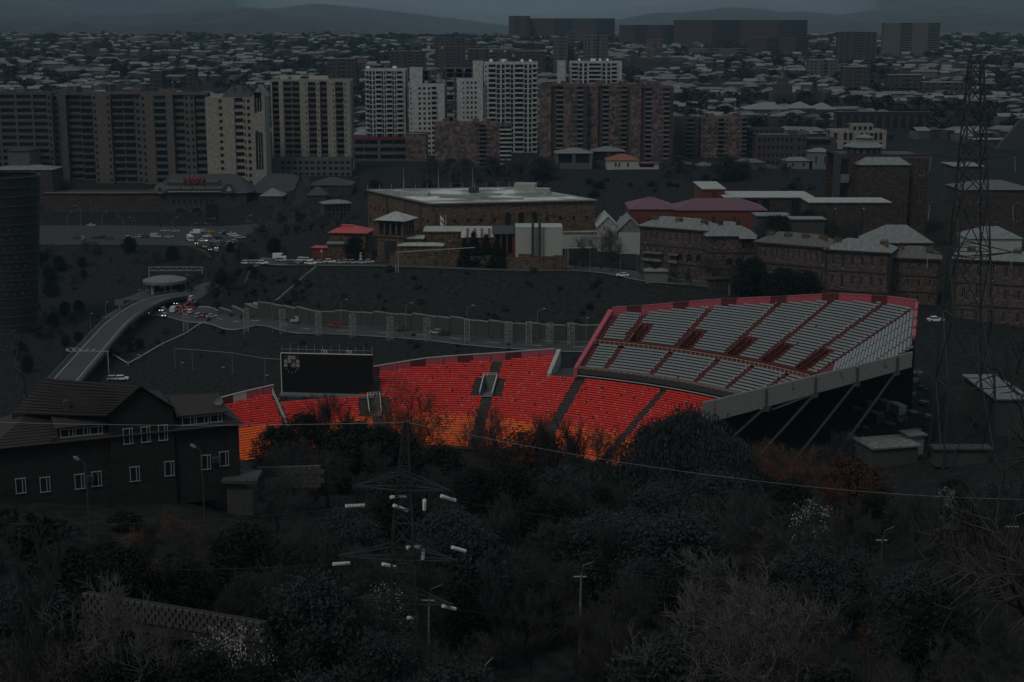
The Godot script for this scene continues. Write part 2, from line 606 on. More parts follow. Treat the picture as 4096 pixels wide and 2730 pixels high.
	# stairways down from the terrace (pits) with white rails
	for p in LOW_PIT:
		var w := rad_to_deg(p[1] / 95.0)
		var f := MB.new()
		var yb := low_y(p[2]) - .3
		for side in [-1, 1]:
			var a0 := ring(p[0] + side * w, p[2] - .4, low_y(p[2] - .4) + .5)
			var a1 := ring(p[0] + side * w, p[3], low_y(p[3]) + .7)
			var dn0 := Vector3(0, a0.y - yb, 0)
			f.quad(a0 - dn0, a0, a1, Vector3(a1.x, yb, a1.z))
			f.bar(a0, a1, .3, .2)
			var rl := MB.new()
			for h in [.5, 1.0]: rl.bar(a0 + Vector3(0, h, 0), a1 + Vector3(0, h, 0), .09, .09)
			for j in 7:
				var pt := a0.lerp(a1, j / 6.0)
				rl.bar(pt, pt + Vector3(0, 1.05, 0), .08, .08)
			wpart("stair_rail", rl, M.white_paint, s)
		f.quad(ring(p[0] + w, p[2] - .4, yb), ring(p[0] + w, p[3], yb), ring(p[0] - w, p[3], yb), ring(p[0] - w, p[2] - .4, yb))
		wpart("stair_well", f, M.concrete, s)
		var hd := MB.new()
		var h0 := ring(p[0] + w, p[3], yb); var h1 := ring(p[0] - w, p[3], yb)
		var hh := low_y(p[3]) + .6 - yb
		hd.quad(h0, h0 + Vector3(0, hh, 0), h1 + Vector3(0, hh, 0), h1)
		wpart("head_wall", hd, M.concrete, s)
		var hr := MB.new()
		for h in [.5, 1.0]: hr.bar(h0 + Vector3(0, hh + h, 0), h1 + Vector3(0, hh + h, 0), .09, .09)
		for j in 5:
			var pt := (h0 + Vector3(0, hh, 0)).lerp(h1 + Vector3(0, hh, 0), j / 4.0)
			hr.bar(pt, pt + Vector3(0, 1.05, 0), .08, .08)
		wpart("head_rail", hr, M.white_paint, s)
	# sloping fence on the aisle beside the scoreboard
	var fn := MB.new()
	var f0 := ring(114.9, 84, low_y(84)); var f1 := ring(114.9, 102, low_y(101))
	for h in [.1, .8, 1.6]: fn.bar(f0 + Vector3(0, h, 0), f1 + Vector3(0, h, 0), .1, .1)
	for j in 15:
		var pt := f0.lerp(f1, j / 14.0)
		fn.bar(pt, pt + Vector3(0, 1.7, 0), .07, .07)
	wpart("aisle_fence", fn, M.rail, s)
	# concourse fence between the end wall and the upper stand
	var cf := MB.new()
	for j in 13:
		var pt := ring(70.6 - j * .35, 106.3, low_y(106))
		cf.bar(pt, pt + Vector3(0, 2.6, 0), .07, .07)
	cf.bar(ring(70.6, 106.3, low_y(106) + 2.6), ring(66.4, 106.3, low_y(106) + 2.6), .08, .08)
	wpart("concourse_fence", cf, M.steel_dark, s)
	var deck := MB.new()
	var ph := 42.0
	while ph < 71:
		deck.quad(ring(ph + 1, 106, low_y(105.5)), ring(ph + 1, 118, low_y(105.5)), ring(ph, 118, low_y(105.5)), ring(ph, 106, low_y(105.5)))
		ph += 1
	wpart("concourse", deck, M.concrete_dark, s)
	var cw := MB.new()
	ph = 42.0
	while ph < 66:
		cw.quad(ring(ph + 1, 118, 20), ring(ph + 1, 118, 30.5), ring(ph, 118, 30.5), ring(ph, 118, 20))
		ph += 1
	wpart("concourse_wall", cw, M.concrete_dark, s)

# ---------------------------------------------------------------- stadium: upper tier
const UP_TOP := [[20, 157], [32.5, 157], [36, 156.4], [42, 153.6], [47.5, 148.6], [54.9, 143], [62.4, 136.8], [66.5, 134.4], [70, 134]]
const CREASE := 32.5
const RUN := Vector2(-.27, -.963)          # direction (x, d) of the straight rows behind the crease
const CUT_A := Vector2(93.5, 342.0)        # line of the end wall, back to front
const CUT_B := Vector2(46.0, 352.5)
const UP_AISLE := [62.4, 54.9, 47.5, 42.0, 36.2]
const UP_PIT := [[61.2, .95, 121.2, 129.5], [53.7, .95, 121.2, 129.5], [46.4, .95, 121.2, 129.5], [41.0, .9, 121.2, 130], [35.4, .9, 121.2, 131]]

func up_y(r: float) -> float:
	return 28.0 + (r - 107.0) * .4

func crease_pt(r: float) -> Vector2:
	var a := deg_to_rad(CREASE)
	return BOWL + Vector2(cos(a), sin(a)) * r

func run_length(r: float) -> float:
	var p := crease_pt(r)
	var w := CUT_B - CUT_A
	var den := RUN.x * w.y - RUN.y * w.x
	var q := CUT_A - p
	var full := (q.x * w.y - q.y * w.x) / den
	return lerpf(1.5, full, clampf((r - 107.0) / 24.0, 0, 1)) if r < 131 else full

# a row as points from the left end to the end wall: [position, facing target]
func row_points(r: float, y: float, step: float) -> Array:
	var out := []
	var a := 66.3
	var da := rad_to_deg(step / r)
	while a > CREASE:
		if r + 1.0 <= table(UP_TOP, a): out.append([ring(a, r, y), a])
		a -= da
	var p := crease_pt(r)
	var t := 0.0
	var l := run_length(r) - .5
	while t < l:
		var q := p + RUN * t
		out.append([Vector3(q.x, y, -q.y), -t])
		t += step
	if l > 0:
		var q2 := p + RUN * l
		out.append([Vector3(q2.x, y, -q2.y), -l])
	return out

func build_upper_stand() -> void:
	var s := thing("upper_stand", "tall upper tier of grey seats with a pink parapet and red stairs", "stand", ring(48, 107, 20))
	var seat := seat_mesh()
	var xf := []
	var near := []
	var rows := []
	for i in 9: rows.append(107.5 + 1.28 * i)
	for i in 28: rows.append(121.6 + 1.28 * i)
	var norm := Vector2(RUN.y, -RUN.x)      # towards the pitch on the straight part
	if norm.x > 0: norm = -norm
	for r in rows:
		var y := up_y(r)
		var b := MB.new()
		var pin := row_points(r, y, 1.2)
		for j in pin.size() - 1:
			var p: Array = pin[j]; var q: Array = pin[j + 1]
			if p[1] > CREASE and (absf(p[1] - q[1]) > 2 and q[1] > CREASE or in_pit(UP_PIT, (p[1] + q[1]) * .5, r + .6)):
				if b.v.size() > 0: wpart("terrace_step", b, M.stair_red, s)
				b = MB.new()
				continue
			var po := outward(p, r, 1.28, y); var qo := outward(q, r, 1.28, y)
			b.quad(p[0], po, qo, q[0])
			b.quad(p[0] - Vector3(0, .7, 0), p[0], q[0], q[0] - Vector3(0, .7, 0))
		wpart("terrace_step", b, M.stair_red, s)
		var st := row_points(r, y, .52)
		for j in st.size():
			var p: Array = st[j]
			if p[1] > CREASE:
				var gap := false
				for l in UP_AISLE:
					if absf(p[1] - l) * deg_to_rad(r) < .85: gap = true
				if absf(p[1] - CREASE) * deg_to_rad(r) < .7: gap = true
				for pt in UP_PIT:
					if absf(p[1] - pt[0] + .25) * deg_to_rad(r) < 1.9 and r > 120 and r < pt[3] + .2: gap = true
				if gap or p[1] > 65.6: continue
			else:
				var run := fposmod(-p[1], 13.0)
				if -p[1] < .8 or run < 1.1: continue
				if r > 120 and r < 128 and -p[1] < 14: continue
			if rng.randf() < .002: continue
			var pos := outward(p, r, .85, y)
			var t: Transform3D
			if p[1] > CREASE: t = facing(pos, Vector3(BOWL.x, 0, -BOWL.y))
			else: t = facing(pos, pos + Vector3(norm.x, 0, -norm.y))
			t.basis = t.basis.scaled_local(Vector3(1.12, 1, 1.35))
			if p[1] < -8 and p[1] > -30 and r > 124 and near.size() < 300: near.append(t)
			else:
				t.origin -= s.position
				xf.append(t)
	for t in near:
		var o := part("seat", seat, M.seat_grey, s)
		o.transform = t
		o.position -= s.position
	scatter("seats", seat, M.seat_grey, s, xf)
	# walkway between the two banks, the wall behind it, its guard rail
	var wk := MB.new(); var wb := MB.new(); var gr := MB.new()
	var yw := up_y(119.0)
	var wp := row_points(119.0, yw, 1.5)
	for j in wp.size() - 1:
		var p: Array = wp[j]; var q: Array = wp[j + 1]
		wk.quad(p[0], outward(p, 119, 2.6, yw), outward(q, 119, 2.6, yw), q[0])
		var a := outward(p, 119, 2.3, yw); var c := outward(q, 119, 2.3, yw)
		wb.quad(a, a + Vector3(0, 1.15, 0), c + Vector3(0, 1.15, 0), c)
		wb.quad(a + Vector3(0, 1.15, 0), outward(p, 119, 2.55, yw + 1.15), outward(q, 119, 2.55, yw + 1.15), c + Vector3(0, 1.15, 0))
		var g0: Vector3 = outward(p, 119, -.1, yw); var g1: Vector3 = outward(q, 119, -.1, yw)
		gr.bar(g0, g0 + Vector3(0, 1.15, 0), .09, .09)
		gr.bar(g0 + Vector3(0, 1.12, 0), g1 + Vector3(0, 1.12, 0), .08, .08)
	wpart("walkway", wk, M.stair_red, s); wpart("walkway_wall", wb, M.stair_red, s); wpart("guard_rail", gr, M.rail, s)
	# sunken entrances above the walkway
	for p in UP_PIT:
		var w := rad_to_deg(p[1] / 125.0)
		var f := MB.new()
		for side in [-1, 1]:
			var a0 := ring(p[0] + side * w, p[2], up_y(p[2]) + .9); var a1 := ring(p[0] + side * w, p[3], up_y(p[3]) + .7)
			f.quad(Vector3(a0.x, yw - 1.5, a0.z), a0, a1, Vector3(a1.x, yw - 1.5, a1.z))
			f.bar(a0, a1, .22, .12)
			f.bar(a0 + Vector3(0, .8, 0), a1 + Vector3(0, .8, 0), .07, .07)
			for j in 5: f.bar(a0.lerp(a1, j / 4.0), a0.lerp(a1, j / 4.0) + Vector3(0, .8, 0), .06, .06)
		f.quad(ring(p[0] + w, p[2], yw - 1.5), ring(p[0] + w, p[3], yw - 1.5), ring(p[0] - w, p[3], yw - 1.5), ring(p[0] - w, p[2], yw - 1.5))
		f.quad(ring(p[0] + w, p[3], yw - 1.5), ring(p[0] + w, p[3], up_y(p[3]) + .6), ring(p[0] - w, p[3], up_y(p[3]) + .6), ring(p[0] - w, p[3], yw - 1.5))
		wpart("entrance_pit", f, M.stair_red, s)
	# handrails on the stairs
	for l in UP_AISLE + [CREASE]:
		for i in 30:
			var r := 108.6 + i * 1.7
			if r > table(UP_TOP, l) - 1.0 or (r > 118 and r < (130.5 if l > CREASE else 122.0)): continue
			var side := rad_to_deg(.55 / r)
			var p := ring(l + side, r, up_y(r))
			var b := MB.new()
			b.bar(p, p + Vector3(0, 1.05, 0), .09, .09)
			var e := ring(l + side, r - .55, up_y(r) + .82)
			b.bar(p + Vector3(0, 1.05, 0), e, .08, .08)
			wpart("handrail", b, M.rail, s)
	# sloped pink wall on the left end
	var lw := MB.new()
	for j in 14:
		var r0 := lerpf(106, 135.2, j / 14.0); var r1 := lerpf(106, 135.2, (j + 1) / 14.0)
		var ia := ring(66.5, r0, up_y(r0) + .75); var ib := ring(66.5, r1, up_y(r1) + .75)
		var oa := ring(67.1, r0, up_y(r0) + .75); var ob := ring(67.1, r1, up_y(r1) + .75)
		var dn := Vector3(0, 3.0, 0)
		lw.quad(oa, ob, ib, ia); lw.quad(ia - dn, ia, ib, ib - dn); lw.quad(ob - dn * 4, ob, oa, oa - dn)
	lw.quad(ring(67.1, 106, 25.5), ring(67.1, 106, 28.3), ring(66.5, 106, 28.3), ring(66.5, 106, 25.5))
	wpart("end_wall", lw, M.pink, s)
	# back parapet: pink and dark panels with piers
	var pts := []
	var a := 66.6
	while a > CREASE:
		var r := table(UP_TOP, a) + .6
		pts.append(ring(a, r, up_y(r - .6)))
		a -= 1.8
	var cp := crease_pt(157.6)
	var t := 0.0
	while t < run_length(157.6):
		var q := cp + RUN * t
		pts.append(Vector3(q.x, up_y(157), -q.y)); t += 4.2
	for j in pts.size() - 1:
		var p: Vector3 = pts[j]; var q: Vector3 = pts[j + 1]
		var out := (q - p).cross(Vector3.UP).normalized() * -.4
		var b := MB.new()
		var up := Vector3(0, 1.75, 0); var dn := Vector3(0, 2.0, 0)
		b.quad(p - dn, p + up, q + up, q - dn); b.quad(p + up, p + up - out, q + up - out, q + up); b.quad(q - dn * 2 - out, q + up - out, p + up - out, p - dn * 2 - out)
		wpart("parapet_panel", b, M.maroon if j % 3 == 1 else M.pink, s)
		var c := MB.new()
		c.bar(p + up - out * .3, q + up - out * .3, .75, .22)
		wpart("coping", c, M.pink if j % 3 != 1 else M.maroon, s)
		if j % 3 == 2:
			var pr := MB.new()
			pr.box(p + up * .5, Vector3(.7, 1.9, .7))
			wpart("pier", pr, M.pink, s)
	# front fascia, kick rail and the pipe hung below it
	var fa := MB.new(); var fr := MB.new(); var pp := []
	var fp := row_points(107.2, 28.0, 2.0)
	for j in fp.size() - 1:
		var p: Array = fp[j]; var q: Array = fp[j + 1]
		var f0: Vector3 = p[0]; var f1: Vector3 = q[0]
		var i0 := outward(p, 107.2, -.7, 28); var i1 := outward(q, 107.2, -.7, 28)
		var dn := Vector3(0, 1.5, 0)
		fa.quad(i0, f0, f1, i1); fa.quad(i0 - dn, i0, i1, i1 - dn); fa.quad(f0 - dn, i0 - dn, i1 - dn, f1 - dn)
		fa.quad(i0 - dn, outward(p, 107.2, 11, 29.5), outward(q, 107.2, 11, 29.5), i1 - dn)
		fr.bar(i0, i0 + Vector3(0, .75, 0), .06, .06)
		for h in [.35, .75]: fr.bar(i0 + Vector3(0, h, 0), i1 + Vector3(0, h, 0), .06, .06)
		pp.append(outward(p, 107.2, -1.6, 26.2))
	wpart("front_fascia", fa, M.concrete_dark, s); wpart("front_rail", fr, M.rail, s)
	var rr := []
	for x in pp: rr.append(.16)
	var tb := MB.new()
	tb.tube(pp, rr, 6)
	wpart("rim_pipe", tb, M.concrete_pale, s)
	# underside of the tier and the gallery wall below it
	var so := MB.new()
	var sa := 66.3
	while sa > CREASE - .1:
		var s2 := maxf(sa - 1.5, CREASE)
		var R0 := table(UP_TOP, sa) + .6; var R1 := table(UP_TOP, s2) + .6
		so.quad(ring(sa, 107, 26.5), ring(sa, R0, up_y(R0) - 2.2), ring(s2, R1, up_y(R1) - 2.2), ring(s2, 107, 26.5))
		so.quad(ring(sa, R0, 18), ring(sa, R0, up_y(R0) - 2), ring(s2, R1, up_y(R1) - 2), ring(s2, R1, 18))
		sa -= 1.5
	var c0 := crease_pt(107); var c1 := crease_pt(157.6)
	var e0 := c0 + RUN * run_length(107); var e1 := c1 + RUN * run_length(157.6)
	so.quad(Vector3(c0.x, 26.5, -c0.y), Vector3(c1.x, 46, -c1.y), Vector3(e1.x, 46, -e1.y), Vector3(e0.x, 26.5, -e0.y))
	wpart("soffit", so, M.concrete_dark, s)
	# straight end wall of concrete panels on raking struts
	var wa := Vector3(CUT_A.x, 47.3, -CUT_A.y); var wb2 := Vector3(CUT_B.x, 32.4, -CUT_B.y)
	var dir := (wb2 - wa).normalized()
	var face := Vector3(dir.z, 0, -dir.x).normalized()
	if face.z < 0: face = -face
	var cuts := [0.0, .07, .255, .45, .685, .93, 1.0]
	for j in 6:
		var f0: float = cuts[j] + .0015; var f1: float = cuts[j + 1] - .0015
		var p0 := wa.lerp(wb2, f0); var p1 := wa.lerp(wb2, f1)
		var h0 := lerpf(3.6, 5.4, f0); var h1 := lerpf(3.6, 5.4, f1)
		var b := MB.new()
		var th := face * .6
		var d0 := Vector3(0, h0, 0); var d1 := Vector3(0, h1, 0)
		b.quad(p1 + th - d1, p1 + th, p0 + th, p0 + th - d0); b.quad(p1 + th, p1 - th, p0 - th, p0 + th)
		b.quad(p0 - th - d0, p0 - th, p1 - th, p1 - th - d1); b.quad(p0 - th - d0, p1 - th - d1, p1 + th - d1, p0 + th - d0)
		b.quad(p1 - th - d1, p1 - th, p1 + th, p1 + th - d1); b.quad(p0 + th - d0, p0 + th, p0 - th, p0 - th - d0)
		wpart("end_panel", b, M.concrete, s)
	for j in [1, 2, 3, 4]:
		var p := wa.lerp(wb2, cuts[j]); var h := lerpf(3.6, 5.4, cuts[j])
		var b := MB.new()
		b.box(p + face * .75 + Vector3(0, -h * .55, 0), Vector3(.5, h * .9, .4), Basis(dir, Vector3.UP, face))
		var foot := p - Vector3(0, h, 0)
		var low := Vector3(foot.x - 17.0, 15.0, foot.z - 2.0)
		b.bar(foot + face * .3, low, .4, .5)
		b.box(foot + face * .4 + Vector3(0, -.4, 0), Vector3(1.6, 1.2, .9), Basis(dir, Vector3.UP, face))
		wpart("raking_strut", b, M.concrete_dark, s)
	for j in 3:
		var p := wa.lerp(wb2, [.13, .33, .56][j])
		var b := MB.new()
		b.bar(p + face * .7 + Vector3(0, -.4, 0), p + face * .7 + Vector3(0, -1.9, 0), .12, .12)
		b.bar(p + face * .7 + Vector3(0, -1.9, 0), p + face * .7 + dir * -.7 + Vector3(0, -1.9, 0), .12, .12)
		wpart("drain_spout", b, M.rust, s)

# the point a given distance outward from a row point
func outward(p: Array, r: float, by: float, y: float) -> Vector3:
	if p[1] > CREASE: return ring(p[1], r + by, y)
	var q := crease_pt(r + by)
	var w := CUT_B - CUT_A
	var o: Vector2 = q + RUN * (-float(p[1]))
	return Vector3(o.x, y, -o.y)

# ---------------------------------------------------------------- scoreboard with a dial clock
func build_scoreboard() -> void:
	var c := at(1308, 1508, 409)
	var s := thing("scoreboard", "black scoreboard with a white dial clock above the red stand", "scoreboard", Vector3(c.x, 20.5, c.z), deg_to_rad(-6))
	var b := MB.new()
	b.box(Vector3(0, 6.3, -.6), Vector3(26.0, 11.0, 1.2))
	part("screen_case", b, M.steel_dark, s)
	var f := MB.new()
	for e in [[Vector3(-13.05, .7, .1), Vector3(-13.05, 11.9, .1)], [Vector3(-13.05, 11.9, .1), Vector3(13.05, 11.9, .1)]]: f.bar(e[0], e[1], .22, .22)
	part("frame", f, M.rail, s)
	for i in 13:
		for j in 5:
			var p := MB.new()
			p.box(Vector3(-12 + i * 2.0, 1.9 + j * 2.2, .03), Vector3(1.985, 2.185, .12))
			part("screen_panel", p, M.black_screen, s)
	# dial: grey tiles, hour marks, two hands
	for i in 4:
		for j in 4:
			if j == 3 or (i == 1 and j == 2): continue
			var p := MB.new()
			p.box(Vector3(-11.7 + i * 1.15, 10.7 - j * 1.15, .13), Vector3(.95, .98, .06))
			part("dial_tile", p, M.clock_grey if (i + j) % 3 else M.steel_dark, s)
	for i in 12:
		var a := TAU * i / 12
		var p := MB.new()
		p.bar(Vector3(-9.95 + sin(a) * 1.65, 8.4 + cos(a) * 1.85, .24), Vector3(-9.95 + sin(a) * 2.05, 8.4 + cos(a) * 2.3, .24), .14, .06)
		part("hour_mark", p, M.white_paint, s)
	for h in [[.62, 1.5], [1.0, 1.3]]:
		var p := MB.new()
		p.bar(Vector3(-9.95 - sin(h[0]) * .4, 8.4 - cos(h[0]) * .4, .32), Vector3(-9.95 + sin(h[0]) * h[1], 8.4 + cos(h[0]) * h[1], .32), .12, .05)
		part("clock_hand", p, M.white_paint, s)
	var rl := MB.new()
	for i in 12:
		var x := -12.8 + i * 2.33
		rl.bar(Vector3(x, 11.8, -.5), Vector3(x, 14.0 + (.7 if i % 3 == 1 else 0.0), -.5), .07, .07)
	rl.bar(Vector3(-12.8, 12.9, -.5), Vector3(12.8, 12.9, -.5), .06, .06)
	part("top_rail", rl, M.steel, s)
	for x in [-1.0, 6.0]:
		var ac := MB.new()
		ac.box(Vector3(x, 12.5, -.2), Vector3(1.0, .8, .5)); ac.box(Vector3(x + 1.0, 12.5, -.2), Vector3(.3, .8, .4))
		var o := part("air_conditioner", ac, M.plaster, s)
		var fan := MB.new()
		fan.lathe(Vector3(x - .1, 12.5, .07), [Vector2(.3, 0), Vector2(.26, .02), Vector2(.01, .02)], 14, Basis(Vector3.RIGHT, PI / 2))
		part("fan", fan, M.void, o)
	var pl := MB.new()
	pl.box(Vector3(0, .2, .4), Vector3(26.6, .7, 3.2))
	part("platform", pl, M.concrete, s)
	for x in [-12.0, -6.5, 0.0, 6.5, 12.0]:
		var lg := MB.new()
		lg.box(Vector3(x, -4.2, .2), Vector3(.8, 8.2, .8))
		part("column", lg, M.concrete, s)

# ---------------------------------------------------------------- buildings
var pane_mesh: ArrayMesh

# one glazed opening, a unit square that is scaled to its place: dark pane with a thin white frame and a mullion
func pane() -> ArrayMesh:
	if pane_mesh: return pane_mesh
	var g := MB.new(); var f := MB.new()
	g.box(Vector3(0, .5, 0), Vector3(1, 1, .02))
	for x in [-.47, 0.0, .47]: f.box(Vector3(x, .5, .02), Vector3(.055, 1, .05))
	for y in [.03, .97]: f.box(Vector3(0, y, .02), Vector3(1, .05, .05))
	var m := g.mesh()
	var a := []
	a.resize(Mesh.ARRAY_MAX)
	a[Mesh.ARRAY_VERTEX] = f.v; a[Mesh.ARRAY_NORMAL] = f.n
	m.add_surface_from_arrays(Mesh.PRIMITIVE_TRIANGLES, a)
	m.surface_set_material(0, M.glass); m.surface_set_material(1, M.pvc)
	pane_mesh = m
	return m

var plain_pane: ArrayMesh
func bare_pane() -> ArrayMesh:
	if plain_pane: return plain_pane
	var g := MB.new()
	g.box(Vector3(0, .5, 0), Vector3(1, 1, .02))
	plain_pane = g.mesh()
	plain_pane.surface_set_material(0, M.glass)
	return plain_pane

func window(to: Node3D, count: Dictionary, pos: Vector3, basis_: Basis, w: float, h: float, framed: bool) -> void:
	var n: int = count.get("window", 0)
	count["window"] = n + 1
	var t := Transform3D(basis_ * Basis.from_scale(Vector3(w, h, 1)), pos)
	if n >= 300:
		if not count.has("rest"): count["rest"] = []
		count["rest"].append(t)
		return
	var o := MeshInstance3D.new()
	o.name = "window"
	o.mesh = pane() if framed else bare_pane()
	o.transform = t
	to.add_child(o, true)

# walls of one facade. spec: [[width share, kind, step out, material], ...]; kinds: w blank, o window, p pair, b balcony, t tall strip, l loggia band
func facade(to: Node3D, count: Dictionary, walls: Dictionary, base: Transform3D, width: float, floors: int, fh: float, spec: Array, framed: bool, y0 := 0.0, deep := 6.0) -> void:
	var sum := 0.0
	for c in spec: sum += c[0]
	var x := -width * .5
	var ht := floors * fh + y0
	for c in spec:
		var w: float = c[0] / sum * width
		var z: float = c[2] if c.size() > 2 else 0.0
		var m: String = c[3] if c.size() > 3 else "main"
		if not walls.has(m): walls[m] = MB.new()
		var b: MB = walls[m]
		var T := func(px: float, py: float, pz: float) -> Vector3: return base * Vector3(px, py, pz)
		# the two flanks of this bay and its flat top
		for sx in [x, x + w]:
			b.quad(T.call(sx, 0, z), T.call(sx, ht, z), T.call(sx, ht, -deep), T.call(sx, 0, -deep))
		b.quad(T.call(x, ht, z), T.call(x, ht, -deep), T.call(x + w, ht, -deep), T.call(x + w, ht, z))
		var kind: String = c[1]
		var holes := []
		var lo := .3; var hi := .78; var rec := .3
		match kind:
			"o": holes = [[.24, .76]]
			"p": holes = [[.1, .42], [.58, .9]]
			"t": holes = [[.18, .82]]; lo = .12; hi = .9
			"b": holes = [[.06, .94]]; lo = .1; hi = .9; rec = .9
			"l": holes = [[.02, .98]]; lo = .4; hi = .98; rec = 1.3
			"s": holes = [[.34, .66]]; lo = .35; hi = .7
		if holes.is_empty():
			b.quad(T.call(x, 0, z), T.call(x, ht, z), T.call(x + w, ht, z), T.call(x + w, 0, z))
			x += w
			continue
		if y0 > 0: b.quad(T.call(x, 0, z), T.call(x, y0, z), T.call(x + w, y0, z), T.call(x + w, 0, z))
		var e := 0.0
		for hcol in holes + [[1.0, 1.0]]:
			b.quad(T.call(x + w * e, y0, z), T.call(x + w * e, ht, z), T.call(x + w * hcol[0], ht, z), T.call(x + w * hcol[0], y0, z))
			e = hcol[1]
		for hcol in holes:
			var a: float = x + w * hcol[0]; var d: float = x + w * hcol[1]
			for k in floors:
				var f: float = y0 + k * fh
				var yl := f + fh * lo; var yh := f + fh * hi
				b.quad(T.call(a, f, z), T.call(a, yl, z), T.call(d, yl, z), T.call(d, f, z))
				b.quad(T.call(a, yh, z), T.call(a, f + fh, z), T.call(d, f + fh, z), T.call(d, yh, z))
				b.quad(T.call(a, yl, z), T.call(a, yl, z - rec), T.call(d, yl, z - rec), T.call(d, yl, z))
				b.quad(T.call(a, yh, z), T.call(d, yh, z), T.call(d, yh, z - rec), T.call(a, yh, z - rec))
				b.quad(T.call(a, yl, z), T.call(a, yh, z), T.call(a, yh, z - rec), T.call(a, yl, z - rec))
				b.quad(T.call(d, yl, z), T.call(d, yl, z - rec), T.call(d, yh, z - rec), T.call(d, yh, z))
				window(to, count, T.call((a + d) * .5, yl, z - rec + .02), base.basis, d - a, yh - yl, framed and kind != "l" and kind != "b")
				if kind == "b":
					var bk := MB.new()
					bk.box(T.call((a + d) * .5, f + fh * .03, z + .45), Vector3(d - a + .3, .22, 1.3), base.basis)
					bk.box(T.call((a + d) * .5, f + fh * .2, z + 1.03), Vector3(d - a + .3, fh * .3, .12), base.basis)
					var cb: int = count.get("balcony", 0)
					count["balcony"] = cb + 1
					if cb < 300: part("balcony", bk, M[count.get("balcony_material", "tower_white")], to)
		x += w

func finish(to: Node3D, count: Dictionary, walls: Dictionary, mats: Dictionary) -> void:
	for k in walls: part("wall" if k == "main" else "pier", walls[k], M[mats.get(k, k)], to)
	if count.has("rest"): scatter("windows", bare_pane(), M.glass, to, count["rest"])

# a flat-roofed block: ul..ur across its front at distance d, from the sight height vt down to the ground
func block(called: String, label: String, category: String, ul: float, ur: float, d: float, vt: float, depth: float, floors: int, spec: Array, side: Array, m: String, opt := {}) -> Node3D:
	var yt := height_at(vt, d)
	var um := (ul + ur) * .5
	var g := on_ground(um, d)
	var base_y: float = opt.get("base", g.y - .5)
	var ym := (yt + base_y) * .5
	var x0 := across(ul, ym, d); var x1 := across(ur, ym, d)
	var w := x1 - x0
	var turn: float = deg_to_rad(opt.get("turn", 0.0))
	w /= maxf(cos(turn), .3)
	var o := thing(called, label, category, Vector3((x0 + x1) * .5, base_y, -d), turn, opt.get("group", ""))
	var ht := yt - base_y
	var y0: float = opt.get("plinth", 0.0)
	var fh := (ht - y0) / floors
	var count := {"balcony_material": opt.get("balcony", m)}
	var walls := {}
	var framed: bool = opt.get("framed", false)
	facade(o, count, walls, Transform3D(Basis.IDENTITY, Vector3.ZERO), w, floors, fh, spec, framed, y0, depth * .5)
	if side.size() > 0:
		for s in [1, -1]:
			facade(o, count, walls, Transform3D(Basis(Vector3.UP, s * PI / 2), Vector3(s * (w * .5 + .02), 0, -depth * .5)), depth - .04, floors, fh, side, framed, y0, 1.0)
	var bk: MB = walls.get("main", MB.new())
	bk.quad(Vector3(w * .5, 0, -depth), Vector3(w * .5, ht, -depth), Vector3(-w * .5, ht, -depth), Vector3(-w * .5, 0, -depth))
	walls["main"] = bk
	finish(o, count, walls, {"main": m})
	var rf := MB.new()
	rf.box(Vector3(0, ht + .15, -depth * .5), Vector3(w - .4, .3, depth - .4))
	var roof := part("roof", rf, M[opt.get("roof", "roof_flat")], o)
	if opt.get("parapet", true):
		for e in [[Vector3(0, ht + .55, -.2), Vector3(w + .2, 1.1, .4)], [Vector3(0, ht + .55, -depth + .2), Vector3(w + .2, 1.1, .4)], [Vector3(w * .5 - .2, ht + .55, -depth * .5), Vector3(.4, 1.1, depth - .8)], [Vector3(-w * .5 + .2, ht + .55, -depth * .5), Vector3(.4, 1.1, depth - .8)]]:
			var p := MB.new()
			p.box(e[0], e[1])
			part("parapet", p, M[opt.get("parapet_material", m)], roof)
	for k in opt.get("huts", 0):
		var h := MB.new()
		var hw := rng.randf_range(3, 6)
		h.box(Vector3(rng.randf_range(-.35, .35) * w, ht + 1.6, -depth * rng.randf_range(.35, .6)), Vector3(hw, 2.8, 4))
		part("roof_hut", h, M[opt.get("hut", m)], roof)
	for k in opt.get("dishes", 0):
		var h := MB.new()
		var hx := rng.randf_range(-.45, .45) * w
		h.lathe(Vector3(hx, ht + 2.2, -2), [Vector2(.02, 0), Vector2(.6, .12), Vector2(1.0, .4)], 9, Basis(Vector3.RIGHT, 1.1))
		h.bar(Vector3(hx, ht + .3, -2.2), Vector3(hx, ht + 2.2, -2.1), .1, .1)
		part("satellite_dish", h, M.white_paint, roof)
	return o

func hip(b: MB, x0: float, x1: float, z0: float, z1: float, y: float, h: float, inset: float) -> void:
	# eaves rectangle (z0 front) rising to a ridge along x
	var zm := (z0 + z1) * .5
	var r0 := Vector3(x0 + inset, y + h, zm); var r1 := Vector3(x1 - inset, y + h, zm)
	var a := Vector3(x0, y, z0); var c := Vector3(x1, y, z0); var e := Vector3(x1, y, z1); var f := Vector3(x0, y, z1)
	b.quad(a, r0, r1, c); b.quad(e, r1, r0, f)
	b.tri(c, r1, e); b.tri(f, r0, a)
	b.quad(f, a, c, e)

